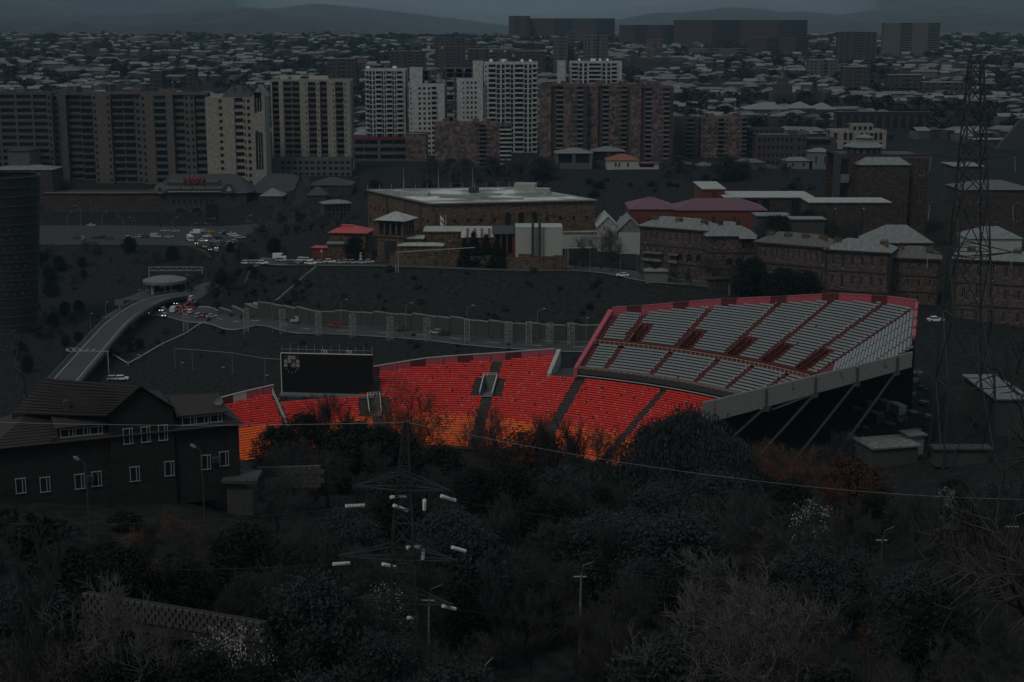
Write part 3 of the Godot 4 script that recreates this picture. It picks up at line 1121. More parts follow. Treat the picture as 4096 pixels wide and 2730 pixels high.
# ---------------------------------------------------------------- the tower blocks on the plateau
func build_towers() -> void:
	var L := "apartment blocks on the plateau behind the gorge"
	block("apartment_block", "darkened long apartment block with pale balcony bands, leftmost on the skyline", "building", -60, 212, 845, 378, 16, 13, [[1, "l"], [.12, "w"], [1, "l"], [.12, "w"], [1, "l"], [.14, "w", .3], [.9, "l"], [.3, "o"]], [], "tower_edge_dimmed", {"group": L, "huts": 2, "hut": "tower_grey"})
	block("apartment_block", "narrow brown apartment block right of the banded darkened block", "building", 216, 376, 850, 380, 16, 13, [[.5, "o", .8, "tower_edge_dimmed"], [.5, "w", .8, "tower_edge_dimmed"], [1, "l", -2], [.9, "b"]], [], "tower_edge_dimmed", {"group": L, "huts": 1, "balcony": "tower_edge_dimmed"})
	block("apartment_block", "brown apartment block with a pale stone pier beside a dark balcony grid", "building", 378, 566, 840, 378, 16, 13, [[.35, "o", 1.2], [.7, "w", 1.2], [.35, "o", 1.2], [.9, "b", -1.5], [.9, "b", -1.5], [.5, "o", -1]], [], "tower_brown", {"group": L, "huts": 1, "balcony": "tower_edge_dimmed"})
	block("apartment_block", "brown apartment block with wide dark loggias left of the red letters", "building", 570, 824, 838, 380, 16, 13, [[.4, "o", 1], [.7, "w", 1], [1, "b"], [.6, "w", .6], [.9, "l", -1.5], [.45, "o", -.5], [.45, "o", -.5], [.9, "l", -1.5]], [], "tower_brown", {"group": L, "huts": 2, "balcony": "tower_grey"})
	arch_block()
	block("apartment_block", "long cream apartment block with many rounded balconies and small square windows", "building", 1086, 1402, 870, 326, 18, 14, [[.9, "b", -2], [.5, "w", .6], [.9, "b", -.8], [.9, "b", -.8], [.5, "w", .8], [.4, "s", .8], [.9, "b"], [.4, "s", .8], [.8, "b", -1.5], [.5, "w", .8], [.4, "s", .8], [.9, "b"], [.4, "s", .8], [.3, "w", .8]], [[1, "w"], [1, "s"], [1, "b"], [1, "s"]], "tower_cream", {"group": L, "huts": 5, "hut": "plaster", "balcony": "tower_brown", "plinth": 7.0})
	block("podium", "low grey podium with small windows under the long cream apartment block", "building", 1080, 1404, 852, 640, 10, 3, [[1, "w"], [1.2, "p"], [1.2, "p"], [1.2, "p"], [1.2, "p"], [1.2, "p"], [1.2, "p"]], [], "tower_grey", {})
	var W := "white residential towers in the middle of the skyline"
	block("residential_tower", "white residential tower with rows of tall dark windows, left of the unfinished frame", "building", 1462, 1622, 1000, 283, 26, 17, [[.6, "b", .4], [.5, "t"], [.5, "t"], [.9, "b", .4], [.35, "t"], [.35, "t"], [.9, "b", .4], [.35, "t"], [.35, "t"], [.9, "b", .4], [.4, "s"]], [[1, "w"], [1, "o"], [1, "o"], [1, "w"]], "tower_white", {"group": W, "dishes": 5, "parapet": true})
	block("residential_tower", "lower white residential block with plain grey flank joined to the tower left of it", "building", 1636, 1778, 985, 345, 20, 14, [[.5, "s"], [.5, "w"], [.55, "o"], [.55, "o"], [.55, "o"], [.6, "b", .3], [.9, "w"]], [], "tower_white", {"group": W})
	block("stair_tower", "blank pale stair tower between the two white residential blocks on the left", "building", 1640, 1690, 1004, 277, 14, 16, [[1, "w"]], [], "tower_white", {"group": W})
	frame_building("unfinished_building", "unfinished concrete frame with open floors behind the lower white block", 1692, 1746, 1012, 282, 16)
	frame_building("unfinished_building", "unfinished concrete frame left of the tallest white tower", 1782, 1892, 1020, 274, 18)
	block("residential_tower", "small white residential block in front of the unfinished frame", "building", 1828, 1932, 996, 322, 18, 15, [[.5, "w"], [.5, "s"], [.45, "o"], [.45, "o"], [.45, "o"], [.6, "w"]], [], "tower_white", {"group": W})
	block("stair_tower", "blank pale stair tower left of the tallest white tower", "building", 1892, 1932, 1006, 251, 14, 18, [[1, "w"]], [], "tower_white", {"group": W})
	block("residential_tower", "tallest white residential tower with broad balconies and a dark top loggia", "building", 1936, 2150, 1000, 256, 28, 18, [[.5, "s"], [.9, "b", .4], [.55, "t"], [.55, "t"], [.5, "b", .3], [.5, "t"], [1.1, "b", .4], [.5, "t"], [.5, "t"], [.6, "b", .3]], [[1, "w"], [1, "b"], [1, "o"], [1, "w"]], "tower_white", {"group": W, "dishes": 6, "huts": 1})
	block("residential_tower", "white residential tower rising behind the brown towers, with dishes on its roof", "building", 2282, 2486, 1090, 252, 28, 18, [[.8, "b", .4], [.5, "t"], [.5, "t"], [1.4, "b", .4], [.5, "t"], [.5, "t"], [.6, "b", .3], [.5, "w"]], [[1, "w"], [1, "b"], [1, "o"]], "tower_white", {"group": W, "dishes": 5})
	block("stair_tower", "blank pale stair tower beside the white tower behind the brown towers", "building", 2230, 2262, 1096, 250, 14, 18, [[1, "w"]], [], "tower_white", {"group": W})
	block("office_block", "low office wing with red roof trim and long window bands below the white towers", "building", 1402, 1640, 940, 560, 14, 3, [[1, "l"], [1, "l"], [.16, "w"], [1, "l"], [1, "l"], [.2, "w"]], [], "tower_grey", {"roof": "maroon", "parapet_material": "maroon"})
	block("office_block", "blank brown end block joined to the red trimmed office wing", "building", 1622, 1706, 936, 542, 18, 4, [[1, "w"]], [], "tower_tuff", {})
	block("apartment_block", "grey brown nine storey apartment block in front of the white towers", "building", 1738, 1992, 900, 498, 16, 10, [[.8, "w"], [.4, "s"], [.9, "w"], [.4, "p"], [.8, "w"], [.35, "o", .2], [.6, "b"], [.35, "o", .2], [.6, "w"]], [], "tower_tuff", {"huts": 3, "framed": true, "balcony": "tower_grey"})
	block("apartment_block", "narrow balconied wing at the right end of the nine storey block", "building", 1992, 2046, 894, 504, 14, 10, [[.2, "w"], [.8, "b"], [.8, "b"]], [], "tower_tuff", {"framed": true, "balcony": "tower_white"})
	var T := "brown tuff towers with stacked balconies"
	var tl := ["leftmost of the three tall brown tuff towers with stacked grey balconies", "middle one of the three tall brown tuff towers with stacked balconies", "rightmost of the three tall brown tuff towers with stacked balconies"]
	var tx := [[2160, 2350, 935, 345], [2352, 2522, 940, 344], [2524, 2692, 925, 352]]
	for i in 3:
		block("tuff_tower", tl[i], "building", tx[i][0], tx[i][1], tx[i][2], tx[i][3], 18, 16, [[.9, "w", .5, "tower_tuff"], [.4, "s", -1, "tower_tuff_dark"], [.6, "b", -.6], [.6, "w", .5], [.5, "p", .5], [.5, "b"], [.35, "w", .2, "tower_tuff_dark"]], [[1, "w"], [.6, "o"], [1, "w"]], "tower_tuff", {"group": T, "framed": true, "balcony": "concrete", "huts": 2})
	block("apartment_block", "small brown apartment block right of the tall tuff towers", "building", 2698, 2796, 960, 476, 16, 9, [[.5, "o"], [.6, "w"], [.7, "b"], [.5, "o"]], [], "tower_tuff_dark", {"framed": true, "balcony": "tower_grey"})
	block("apartment_block", "wide mottled brown apartment block with scattered windows beyond the tuff towers", "building", 2806, 2988, 955, 474, 16, 9, [[.5, "o"], [.5, "o"], [.5, "w"], [.6, "b"], [.5, "o"], [.6, "w", .3], [.5, "o"], [.5, "b"]], [], "tower_tuff", {"framed": true, "balcony": "tower_grey", "huts": 2})
	block("office_block", "brown office building with a regular grid of square dark windows", "building", 3030, 3224, 900, 545, 18, 4, [[.4, "o"], [.4, "o"], [.4, "o"], [.4, "o"], [.4, "o"], [.4, "o"], [.4, "o"], [.4, "o"], [.3, "w"], [.4, "o"], [.4, "o"]], [], "tower_tuff_dark", {"huts": 1})
	block("office_block", "dark low building with pale ledges right of the gridded office", "building", 3226, 3342, 905, 560, 16, 3, [[1, "l"], [1, "l"], [.4, "w"]], [], "tower_tuff_dark", {"roof": "roof_metal"})
	block("apartment_block", "dark arcaded brown building behind the gridded office", "building", 2994, 3136, 960, 520, 16, 4, [[.3, "t"], [.3, "t"], [.3, "t"], [.3, "t"], [.3, "t"], [.3, "t"], [.3, "t"]], [], "tower_tuff_dark", {"roof": "roof_dark"})
	# white palace with a stepped top
	block("palace", "white palace with balustraded terrace and rows of arched windows", "building", 3332, 3546, 1010, 528, 22, 2, [[.5, "t"], [.4, "w"], [.5, "t"], [.5, "t"], [.5, "w", 1], [.45, "t", 1], [.45, "t", 1], [.45, "t", 1], [.45, "t"], [.45, "t"], [.3, "w"]], [], "tower_cream", {"roof": "roof_metal"})
	block("palace_pavilion", "white roof pavilion on top of the palace", "building", 3408, 3492, 1020, 502, 10, 3, [[.4, "t"], [.4, "t"], [.4, "t"], [.4, "t"]], [], "tower_cream", {"roof": "roof_metal"})

func frame_building(called: String, label: String, ul: float, ur: float, d: float, vt: float, floors: int) -> void:
	var p := on_ground((ul + ur) * .5, d)
	var yt := height_at(vt, d)
	var w := across(ur, yt, d) - across(ul, yt, d)
	var o := thing(called, label, "building", p)
	var ht := yt - p.y
	var fh := ht / floors
	for k in floors + 1:
		var b := MB.new()
		b.box(Vector3(0, k * fh, -6), Vector3(w, .35, 12))
		part("floor_slab", b, M.tower_grey, o)
	var cols := maxi(3, int(w / 4.0))
	for i in cols:
		for z in [-.4, -6.0, -11.6]:
			var b := MB.new()
			b.box(Vector3(lerpf(-w * .5 + .4, w * .5 - .4, i / float(cols - 1)), ht * .5, z), Vector3(.55, ht, .55))
			part("column", b, M.tower_grey, o)
	for i in cols - 1:
		for k in floors:
			if rng.randf() < .55:
				var b := MB.new()
				b.box(Vector3(lerpf(-w * .5, w * .5, (i + .5) / float(cols - 1)), (k + .5) * fh, -8), Vector3(w / cols * .9, fh * .9, .3))
				part("infill", b, M.tower_tuff_dark, o)

func arch_block() -> void:
	var d := 832.0
	var o := block("apartment_block", "cream apartment block with a tall arched niche and a gable on its right", "building", 826, 1010, d, 392, 18, 13, [[.9, "w", .5], [.5, "o", .5], [.8, "w", .5], [.65, "l", -.3], [.2, "o"], [.45, "o", .4]], [[1, "w"], [1, "b"], [1, "w"]], "tower_cream", {"group": "apartment blocks on the plateau behind the gorge", "balcony": "tower_cream", "parapet": false})
	var yt := height_at(392, d) - o.position.y
	var w := across(1010, 70, d) - across(826, 70, d)
	# dark mansard with small chimneys
	var b := MB.new()
	hip(b, -w * .16, w * .5, -2.0, -16.0, yt + .3, 6.5, 5.0)
	var mr := part("mansard_roof", b, M.roof_dark, o)
	for x in [.1, .3, .42]:
		var c := MB.new()
		c.box(Vector3(w * x, yt + 6, -5), Vector3(.9, 3.2, .9))
		part("chimney", c, M.brick_dark, mr)
	# slim end bay with arch and gable
	var x0 := w * .5 + .03; var x1 := x0 + (across(1064, 70, d) - across(1010, 70, d))
	var xm := (x0 + x1) * .5
	var e := MB.new()
	var z := 1.0
	var ye := yt + 1.0
	var aw := (x1 - x0) * .27
	var ya := 5.0; var yb := yt * .6; 
	# front wall round two round-headed niches
	var holes := [[ya + 4.0, yb], [yt * .83, yt * 1.02]]
	e.quad(Vector3(x0, 0, z), Vector3(x0, ye, z), Vector3(xm - aw, ye, z), Vector3(xm - aw, 0, z))
	e.quad(Vector3(xm + aw, 0, z), Vector3(xm + aw, ye, z), Vector3(x1, ye, z), Vector3(x1, 0, z))
	var prev := 0.0
	for h in holes:
		e.quad(Vector3(xm - aw, prev, z), Vector3(xm - aw, h[0], z), Vector3(xm + aw, h[0], z), Vector3(xm + aw, prev, z))
		for k in 8:
			var a0 := PI * k / 8.0; var a1 := PI * (k + 1) / 8.0
			var p0 := Vector3(xm - cos(a0) * aw, h[1] + sin(a0) * aw, z); var p1 := Vector3(xm - cos(a1) * aw, h[1] + sin(a1) * aw, z)
			e.quad(p0, Vector3(p0.x, h[1] + aw + .1, z), Vector3(p1.x, h[1] + aw + .1, z), p1)
			e.quad(p0, p1, p1 - Vector3(0, 0, 1.6), p0 - Vector3(0, 0, 1.6))
		for sx in [-aw, aw]: e.quad(Vector3(xm + sx, h[0], z), Vector3(xm + sx, h[1], z), Vector3(xm + sx, h[1], z - 1.6), Vector3(xm + sx, h[0], z - 1.6))
		prev = h[1] + aw + .1
	e.quad(Vector3(xm - aw, prev, z), Vector3(xm - aw, ye, z), Vector3(xm + aw, ye, z), Vector3(xm + aw, prev, z))
	for sx in [x0, x1]: e.quad(Vector3(sx, 0, z), Vector3(sx, ye, z), Vector3(sx, ye, -16), Vector3(sx, 0, -16))
	e.tri(Vector3(x0, ye, z), Vector3(xm, ye + 5.5, z), Vector3(x1, ye, z))
	part("end_bay", e, M.tower_cream, o)
	var rf := MB.new()
	rf.quad(Vector3(x0 - .5, ye - .4, z + .6), Vector3(xm, ye + 6, z + .6), Vector3(xm, ye + 6, -16), Vector3(x0 - .5, ye - .4, -16))
	rf.quad(Vector3(xm, ye + 6, z + .6), Vector3(x1 + .5, ye - .4, z + .6), Vector3(x1 + .5, ye - .4, -16), Vector3(xm, ye + 6, -16))
	part("gable_roof", rf, M.roof_flat, o)
	for h in holes:
		var n := 7 if h[0] < 20 else 2
		for k in n:
			var g := MB.new()
			g.box(Vector3(xm, lerpf(h[0], h[1] + aw * .4, (k + .5) / n), z - 1.45), Vector3(aw * 1.5, (h[1] - h[0]) / n * .8, .1))
			part("niche_window", g, M.glass, o)
		for sx in [-.35, .35]:
			var ml := MB.new()
			ml.bar(Vector3(xm + sx * aw, h[0], z - 1.2), Vector3(xm + sx * aw, h[1] + aw * .6, z - 1.2), .3, .3)
			part("mullion", ml, M.tower_cream, o)

# ---------------------------------------------------------------- lower buildings on the plateau edge and to the right
func hall(called: String, label: String, category: String, ul: float, ur: float, d: float, vt: float, depth: float, rise: float, wall: String, roof: String, opt := {}) -> Node3D:
	var g := on_ground((ul + ur) * .5, d)
	var yt := height_at(vt, d)
	var base: float = opt.get("base", g.y - .4)
	var x0 := across(ul, yt, d); var x1 := across(ur, yt, d)
	var turn := deg_to_rad(opt.get("turn", 0.0))
	var w := (x1 - x0) / cos(turn)
	var o := thing(called, label, category, Vector3((x0 + x1) * .5, base, -d), turn, opt.get("group", ""))
	var ht := yt - base
	var count := {}
	var walls := {}
	var spec: Array = opt.get("spec", [[1, "w"]])
	var fl: int = opt.get("floors", 1)
	facade(o, count, walls, Transform3D.IDENTITY, w, fl, ht / fl, spec, opt.get("framed", true), 0.0, 1.0)
	var side: Array = opt.get("side", [[1, "w"]])
	for s in [1, -1]:
		facade(o, count, walls, Transform3D(Basis(Vector3.UP, s * PI / 2), Vector3(s * (w * .5 + .02), 0, -depth * .5)), depth - .04, fl, ht / fl, side, opt.get("framed", true), 0.0, .6)
	walls["main"].quad(Vector3(w * .5, 0, -depth), Vector3(w * .5, ht, -depth), Vector3(-w * .5, ht, -depth), Vector3(-w * .5, 0, -depth))
	finish(o, count, walls, {"main": wall})
	var rf := MB.new()
	var ov: float = opt.get("eaves", .6)
	if rise < .5:
		rf.box(Vector3(0, ht + .2, -depth * .5), Vector3(w + ov * 2, .4, depth + ov * 2))
	elif opt.get("gable", false):
		var zm := -depth * .5
		rf.quad(Vector3(-w * .5 - ov, ht, ov), Vector3(-w * .5 - ov, ht + rise, zm), Vector3(w * .5 + ov, ht + rise, zm), Vector3(w * .5 + ov, ht, ov))
		rf.quad(Vector3(w * .5 + ov, ht, -depth - ov), Vector3(w * .5 + ov, ht + rise, zm), Vector3(-w * .5 - ov, ht + rise, zm), Vector3(-w * .5 - ov, ht, -depth - ov))
		rf.tri(Vector3(-w * .5, ht, -depth), Vector3(-w * .5, ht + rise, zm), Vector3(-w * .5, ht, 0)); rf.tri(Vector3(w * .5, ht, 0), Vector3(w * .5, ht + rise, zm), Vector3(w * .5, ht, -depth))
	elif opt.get("crossgable", false):
		rf.quad(Vector3(-w * .5 - ov, ht, ov), Vector3(-w * .5 - ov, ht, -depth - ov), Vector3(0, ht + rise, -depth - ov), Vector3(0, ht + rise, ov))
		rf.quad(Vector3(0, ht + rise, ov), Vector3(0, ht + rise, -depth - ov), Vector3(w * .5 + ov, ht, -depth - ov), Vector3(w * .5 + ov, ht, ov))
		rf.tri(Vector3(-w * .5, ht, 0), Vector3(0, ht + rise, 0), Vector3(w * .5, ht, 0))
	else:
		hip(rf, -w * .5 - ov, w * .5 + ov, ov, -depth - ov, ht, rise, minf(opt.get("inset", depth * .5), w * .5))
	var roof_ := part("roof", rf, M[roof], o)
	for k in opt.get("chimneys", 0):
		var c := MB.new()
		var cx := w * lerpf(-.38, .38, (k + .5) / opt.get("chimneys", 1)) 
		c.box(Vector3(cx, ht + rise * .75, -depth * .38), Vector3(1.6, 2.2 + rise * .2, .9))
		for q in 3: c.box(Vector3(cx - .5 + q * .5, ht + rise * .75 + 1.5, -depth * .38), Vector3(.22, 1.2, .22))
		part("chimney", c, M.brick_dark, roof_)
	return o

func build_plateau() -> void:
	hall("villa", "white villa with an orange roof at the plateau edge", "house", 2428, 2556, 885, 642, 16, 3.2, "plaster", "roof_orange", {"spec": [[.4, "w"], [.2, "o"], [.2, "o"], [.3, "w"], [.2, "o"], [.5, "w"]], "floors": 1})
	hall("open_shed", "grey metal roof on open posts left of the villa", "shed", 2222, 2370, 890, 614, 18, 2.6, "tower_grey", "roof_metal", {"spec": [[.2, "w"], [1, "l"], [.2, "w"], [1, "l"], [.2, "w"]]})
	hall("open_shed", "long pale metal roof between the open shed and the villa", "shed", 2370, 2500, 905, 606, 18, 2.4, "concrete_dark", "roof_metal", {"spec": [[1, "l"], [.2, "w"], [1, "l"]]})
	hall("shed", "small orange roofed shed beside the villa terrace", "shed", 2556, 2636, 885, 655, 10, 1.0, "plaster", "roof_purple", {"spec": [[1, "l"], [.3, "w"]]})
	var R := "small houses along the plateau edge"
	var xs := [[2700, 2770, 885, 658, "roof_metal"], [2790, 2850, 895, 664, "roof_metal_old"], [2850, 2905, 895, 660, "roof_metal"], [2940, 3060, 885, 651, "roof_metal_old"], [3140, 3250, 885, 644, "roof_metal"], [3040, 3120, 885, 674, "roof_dark"], [3100, 3170, 885, 686, "roof_metal"], [3240, 3330, 885, 608, "roof_metal"]]
	for i in xs.size():
		var a: Array = xs[i]
		hall("edge_house", ["small house with a silver roof left of the tuff edge houses","low house with a weathered roof in the middle of the gorge edge","small silver roofed house right of the weathered one at the gorge edge","long weathered roof at the gorge edge under the mottled block","silver roofed house below the gridded office","dark roofed house at the gorge edge below the gridded office","low silver roofed shed house at the right of the gorge edge","silver roofed house beside the dark ledged building"][i], "house", a[0], a[1], a[2], a[3], 11, 2.0, ["tower_grey", "concrete", "tower_tuff"][i % 3], a[4], {"group": R, "spec": [[.5, "w"], [.4, "o"], [.5, "w"], [.4, "o"], [.5, "w"]]})
	# dark building with an octagonal lantern
	var o := block("public_building", "dark brick public building crowned by an octagonal lantern", "building", 3358, 3700, 640, 628, 30, 3, [[.6, "b"], [.5, "w"], [.5, "p"], [.5, "w"], [.5, "p"], [.5, "w", 2], [.5, "p", 2], [.5, "w", 2], [.3, "w", 4], [.4, "p", 4], [.4, "w", 4], [.4, "p", 4], [.3, "w", 4]], [], "brick_dark", {"framed": true, "balcony": "concrete", "roof": "roof_dark"})
	var top := height_at(628, 640) - o.position.y
	var cx := across(3487, 70, 640) - o.position.x
	var b := MB.new()
	b.lathe(Vector3(cx, top + .3, -14), [Vector2(7.4, 0), Vector2(7.4, 3.0)], 16)
	var lan := part("lantern", b, M.brick_dark, o)
	var rr := MB.new()
	rr.lathe(Vector3(cx, top + 3.3, -14), [Vector2(9.0, 0), Vector2(9.0, .3), Vector2(3.6, 2.6), Vector2(3.6, 4.0)], 16)
	rr.lathe(Vector3(cx, top + 7.3, -14), [Vector2(4.3, 0), Vector2(.05, 1.6)], 12)
	part("lantern_roof", rr, M.roof_metal, lan)
	for k in 16:
		var a := TAU * (k + .5) / 16
		var wn := MB.new()
		wn.box(Vector3.ZERO, Vector3(1.5, 1.7, .2))
		var q := part("lantern_window", wn, M.glass_curtain, lan)
		q.position = Vector3(cx + cos(a) * 7.4, top + 1.7, -14 + sin(a) * 7.4)
		q.rotation.y = PI / 2 - a
	hall("roof_annex", "low dark annex with a pale pitched roof in front of the lantern building", "building", 3440, 3640, 632, 660, 8, 3.0, "brick_dark", "roof_metal", {"turn": 0})
	# right edge; darkening of the view edge put into the warehouse brick
	hall("warehouse", "darkened brick building with small windows at the right edge", "building", 3850, 4140, 600, 760, 22, 3.0, "brick_dark", "roof_metal_old", {"floors": 3, "spec": [[.4, "w"], [.3, "s"], [.4, "w"], [.3, "s"], [.4, "w"], [.3, "s"], [.4, "w"]]})
	hall("warehouse", "grey corrugated wall of a warehouse behind the darkened brick building", "building", 3820, 3940, 660, 668, 20, .3, "concrete_dark", "roof_metal", {})
	hall("monument", "pale concrete monument with a leaning fin, far right", "monument", 3900, 4090, 1020, 560, 14, .3, "concrete_dark", "roof_flat", {"spec": [[1, "w"], [.4, "t"], [1, "w"]]})
	var fp := on_ground(4030, 1010)
	var fin := MB.new()
	for z in [0.0, -4.0]:
		fin.quad(fp + Vector3(-8, 0, z), fp + Vector3(8, 20, z), fp + Vector3(11, 20, z), fp + Vector3(11, 0, z))
	fin.quad(fp + Vector3(-8, 0, 0), fp + Vector3(-8, 0, -4), fp + Vector3(8, 20, -4), fp + Vector3(8, 20, 0))
	fin.quad(fp + Vector3(11, 0, 0), fp + Vector3(11, 20, 0), fp + Vector3(11, 20, -4), fp + Vector3(11, 0, -4))
	fin.quad(fp + Vector3(8, 20, 0), fp + Vector3(8, 20, -4), fp + Vector3(11, 20, -4), fp + Vector3(11, 20, 0))
	var fo := thing("monument_fin", "leaning pale concrete fin beside the low monument at far right", "monument", fp)
	wpart("fin", fin, M.concrete_dark, fo)
	# red church with a spire
	var p := on_ground(3134, 1350)
	var ch := thing("red_church", "dark red stepped church with a thin spire", "church", p)
	var top2 := height_at(300, 1350) - p.y
	var s := MB.new()
	s.box(Vector3(0, top2 * .22, -8), Vector3(21, top2 * .44, 20))
	part("nave", s, M.tower_tuff_dark, ch)
	s = MB.new()
	s.box(Vector3(0, top2 * .58, -8), Vector3(15, top2 * .28, 15)); s.box(Vector3(0, top2 * .8, -8), Vector3(9, top2 * .18, 9))
	part("tower", s, M.tower_tuff_dark, ch)
	s = MB.new()
	s.lathe(Vector3(0, top2 * .89, -8), [Vector2(4, 0), Vector2(.6, 6), Vector2(.25, 30), Vector2(.02, 42)], 8)
	part("spire", s, M.steel_dark, ch)
	for k in 7:
		s = MB.new()
		s.box(Vector3(-7.2 + k * 2.4, top2 * .3, 2.05), Vector3(1.3, top2 * .24, .3))
		part("window", s, M.void, ch)
	# long market roofs
	var mk := [[2985, 3165, 1240, 424], [3165, 3262, 1235, 420], [3262, 3345, 1235, 424]]
	for i in 3:
		hall("market_hall", ["long low market hall with a pale ridged roof", "middle market hall with a pointed gable end", "right market hall with a pointed gable and pale roof"][i], "building", mk[i][0], mk[i][1], mk[i][2], mk[i][3] + 14, 30, 5, "brick_dark", "roof_metal", {"group": "market halls below the church", "spec": [[.3, "t"], [.3, "t"], [.3, "t"], [.3, "t"], [.3, "t"], [.3, "t"]]})
	hall("viaduct_wall", "long low arcaded brick wall right of the market halls", "wall", 3345, 3730, 1150, 450, 8, .2, "brick_dark", "brick_dark", {"spec": [[.3, "t"], [.3, "t"], [.3, "t"], [.3, "t"], [.3, "t"], [.3, "t"], [.3, "t"], [.3, "t"], [.3, "t"], [.3, "t"], [.3, "t"], [.3, "t"]], "framed": false})

# ---------------------------------------------------------------- the brandy works and the buildings round the upper road
func slab_from(called: String, label: String, category: String, pts: Array, y0: float, y1: float, wall: String) -> Array:
	# a solid with a four-cornered plan; returns [thing, walls builder]
	var c := Vector3.ZERO
	for p in pts: c += Vector3(p.x, 0, -p.y) / pts.size()
	var o := thing(called, label, category, Vector3(c.x, y0, c.z))
	return [o, c]

func build_plaza() -> void:
	works()
	# red roofed gatehouse and its yard wall
	var gh := hall("gatehouse", "brick gatehouse with a bright red hipped roof", "house", 1318, 1462, 575, 932, 12, 2.2, "brick_brown", "roof_red", {"eaves": .9, "turn": -8, "floors": 2, "spec": [[.5, "w"], [.3, "s"], [.6, "w"], [.3, "s"], [.5, "w"]]})
	var v := MB.new()
	v.box(Vector3(-1.5, height_at(932, 575) - gh.position.y + 2.0, -6), Vector3(5, .7, 2.5))
	part("ridge_vent", v, M.roof_red, gh)
	hall("yard_wall", "red brick lean-to wall left of the gatehouse", "wall", 1248, 1316, 572, 992, 6, .5, "brick_red", "roof_red", {"turn": -8})
	hall("lean_to", "small brick lean-to in front of the gatehouse", "shed", 1310, 1385, 569, 978, 5, .3, "brick_brown", "concrete", {})
	hall("yard_wall", "low orange brick wall right of the gatehouse", "wall", 1376, 1486, 566, 1022, 1.2, .1, "brick_red", "brick_red", {"eaves": .05})
	pavilion()
	hall("annex", "low brown annex with a flat white roof before the brick works", "building", 1698, 1990, 568, 928, 14, .3, "brick_brown", "roof_pale", {"spec": [[.6, "w"], [.2, "o"], [.4, "w"], [.15, "s"], [.6, "w"], [.2, "o"], [.6, "w"]]})
	hall("annex", "small stepped brick annex with pale flat roof right of the pavilion", "building", 1606, 1690, 562, 956, 8, .3, "brick_brown", "roof_pale", {})
	hall("annex", "low brick storehouse with a pale ridge cap behind the boundary wall", "building", 1594, 1768, 556, 984, 7, .8, "brick_brown", "roof_pale", {"spec": [[1, "w"], [.2, "s"], [1, "w"]]})
	var st := hall("striped_shed", "shed with a slanting white and rust striped metal roof", "shed", 1850, 1980, 560, 950, 9, 2.8, "brick_brown", "roof_pale", {"gable": true, "base": 35.0})
	var wsh := 11.0
	for k in 4:
		var b := MB.new()
		var x := -4.8 + k * 2.7
		b.quad(Vector3(x, height_at(950, 560) - 35 + .02, .62), Vector3(x, height_at(950, 560) - 35 + 2.82, -4.5), Vector3(x + 1.1, height_at(950, 560) - 35 + 2.82, -4.5), Vector3(x + 1.1, height_at(950, 560) - 35 + .02, .62))
		var o := part("roof_sheet", b, M.rust, st)
		o.position.y = .03
	hall("boiler_house", "brick boiler house with a dark curved roof beside the blank white wall", "building", 1974, 2062, 552, 936, 12, 2.4, "brick_red", "roof_dark", {"spec": [[.2, "w"], [.5, "l"], [.15, "w"], [.5, "l"], [.15, "w"], [.5, "l"], [.3, "w"]], "framed": false, "gable": true})
	hall("tank_house", "blank white rendered wall of the tank house", "building", 2062, 2250, 548, 914, 12, .3, "plaster", "roof_pale", {"eaves": .05})
	for i in 2:
		var u: float = [2131, 2158][i]
		var p := on_ground(u, 546)
		var ch := thing("flue_pipe", ["left one of two tall grey flue pipes before the white wall", "right one of two tall grey flue pipes before the white wall"][i], "pipe", p, 0, "flue pipes")
		var b := MB.new()
		b.lathe(Vector3.ZERO, [Vector2(.55, 0), Vector2(.5, height_at(872, 546) - p.y)], 10)
		part("pipe", b, M.concrete_dark, ch)
		for k in 4:
			var c := MB.new()
			c.lathe(Vector3(0, 4 + k * 3.6, 0), [Vector2(.5, 0), Vector2(.68, .02), Vector2(.68, .3), Vector2(.5, .32)], 10)
			part("collar", c, M.concrete_dark, ch)
	hall("hangar", "white metal hangar with a pointed grey gable", "building", 2392, 2470, 590, 912, 22, 4.5, "plaster", "roof_pale", {"crossgable": true})
	hall("hangar", "white hangar with a darker gable next to the tuff terrace", "building", 2470, 2572, 584, 930, 20, 5.5, "plaster", "roof_metal", {"crossgable": true})
	hall("long_shed", "long low white shed between the tank house and the hangars", "shed", 2250, 2400, 600, 930, 12, .4, "plaster", "roof_pale", {})
	# boundary wall of the works, in bays
	var bw := thing("boundary_wall", "brown stone boundary wall of the works along the upper road", "wall", on_ground(1880, 556))
	var prev := Vector3.ZERO
	for k in 16:
		var u := lerpf(1560, 2262, k / 15.0)
		var d := lerpf(558, 541, k / 15.0)
		var p := on_ground(u, d)
		if k > 0:
			var b := MB.new()
			var hgt := 4.6 + (.5 if k % 3 == 0 else 0.0) + (.8 if k > 11 else 0.0)
			b.bar(prev + Vector3(0, hgt * .5 - .5, 0), p + Vector3(0, hgt * .5 - .5, 0), .5, hgt)
			wpart("wall_bay", b, M.brick_brown, bw)
			b = MB.new()
			b.bar(prev + Vector3(0, hgt - .42, 0), p + Vector3(0, hgt - .42, 0), .8, .2)
			wpart("coping", b, M.concrete_dark, bw)
			b = MB.new()
			b.box(p + Vector3(0, hgt * .5 - .4, .2), Vector3(.8, hgt + .3, .8))
			wpart("pier", b, M.brick_brown, bw)
		prev = p
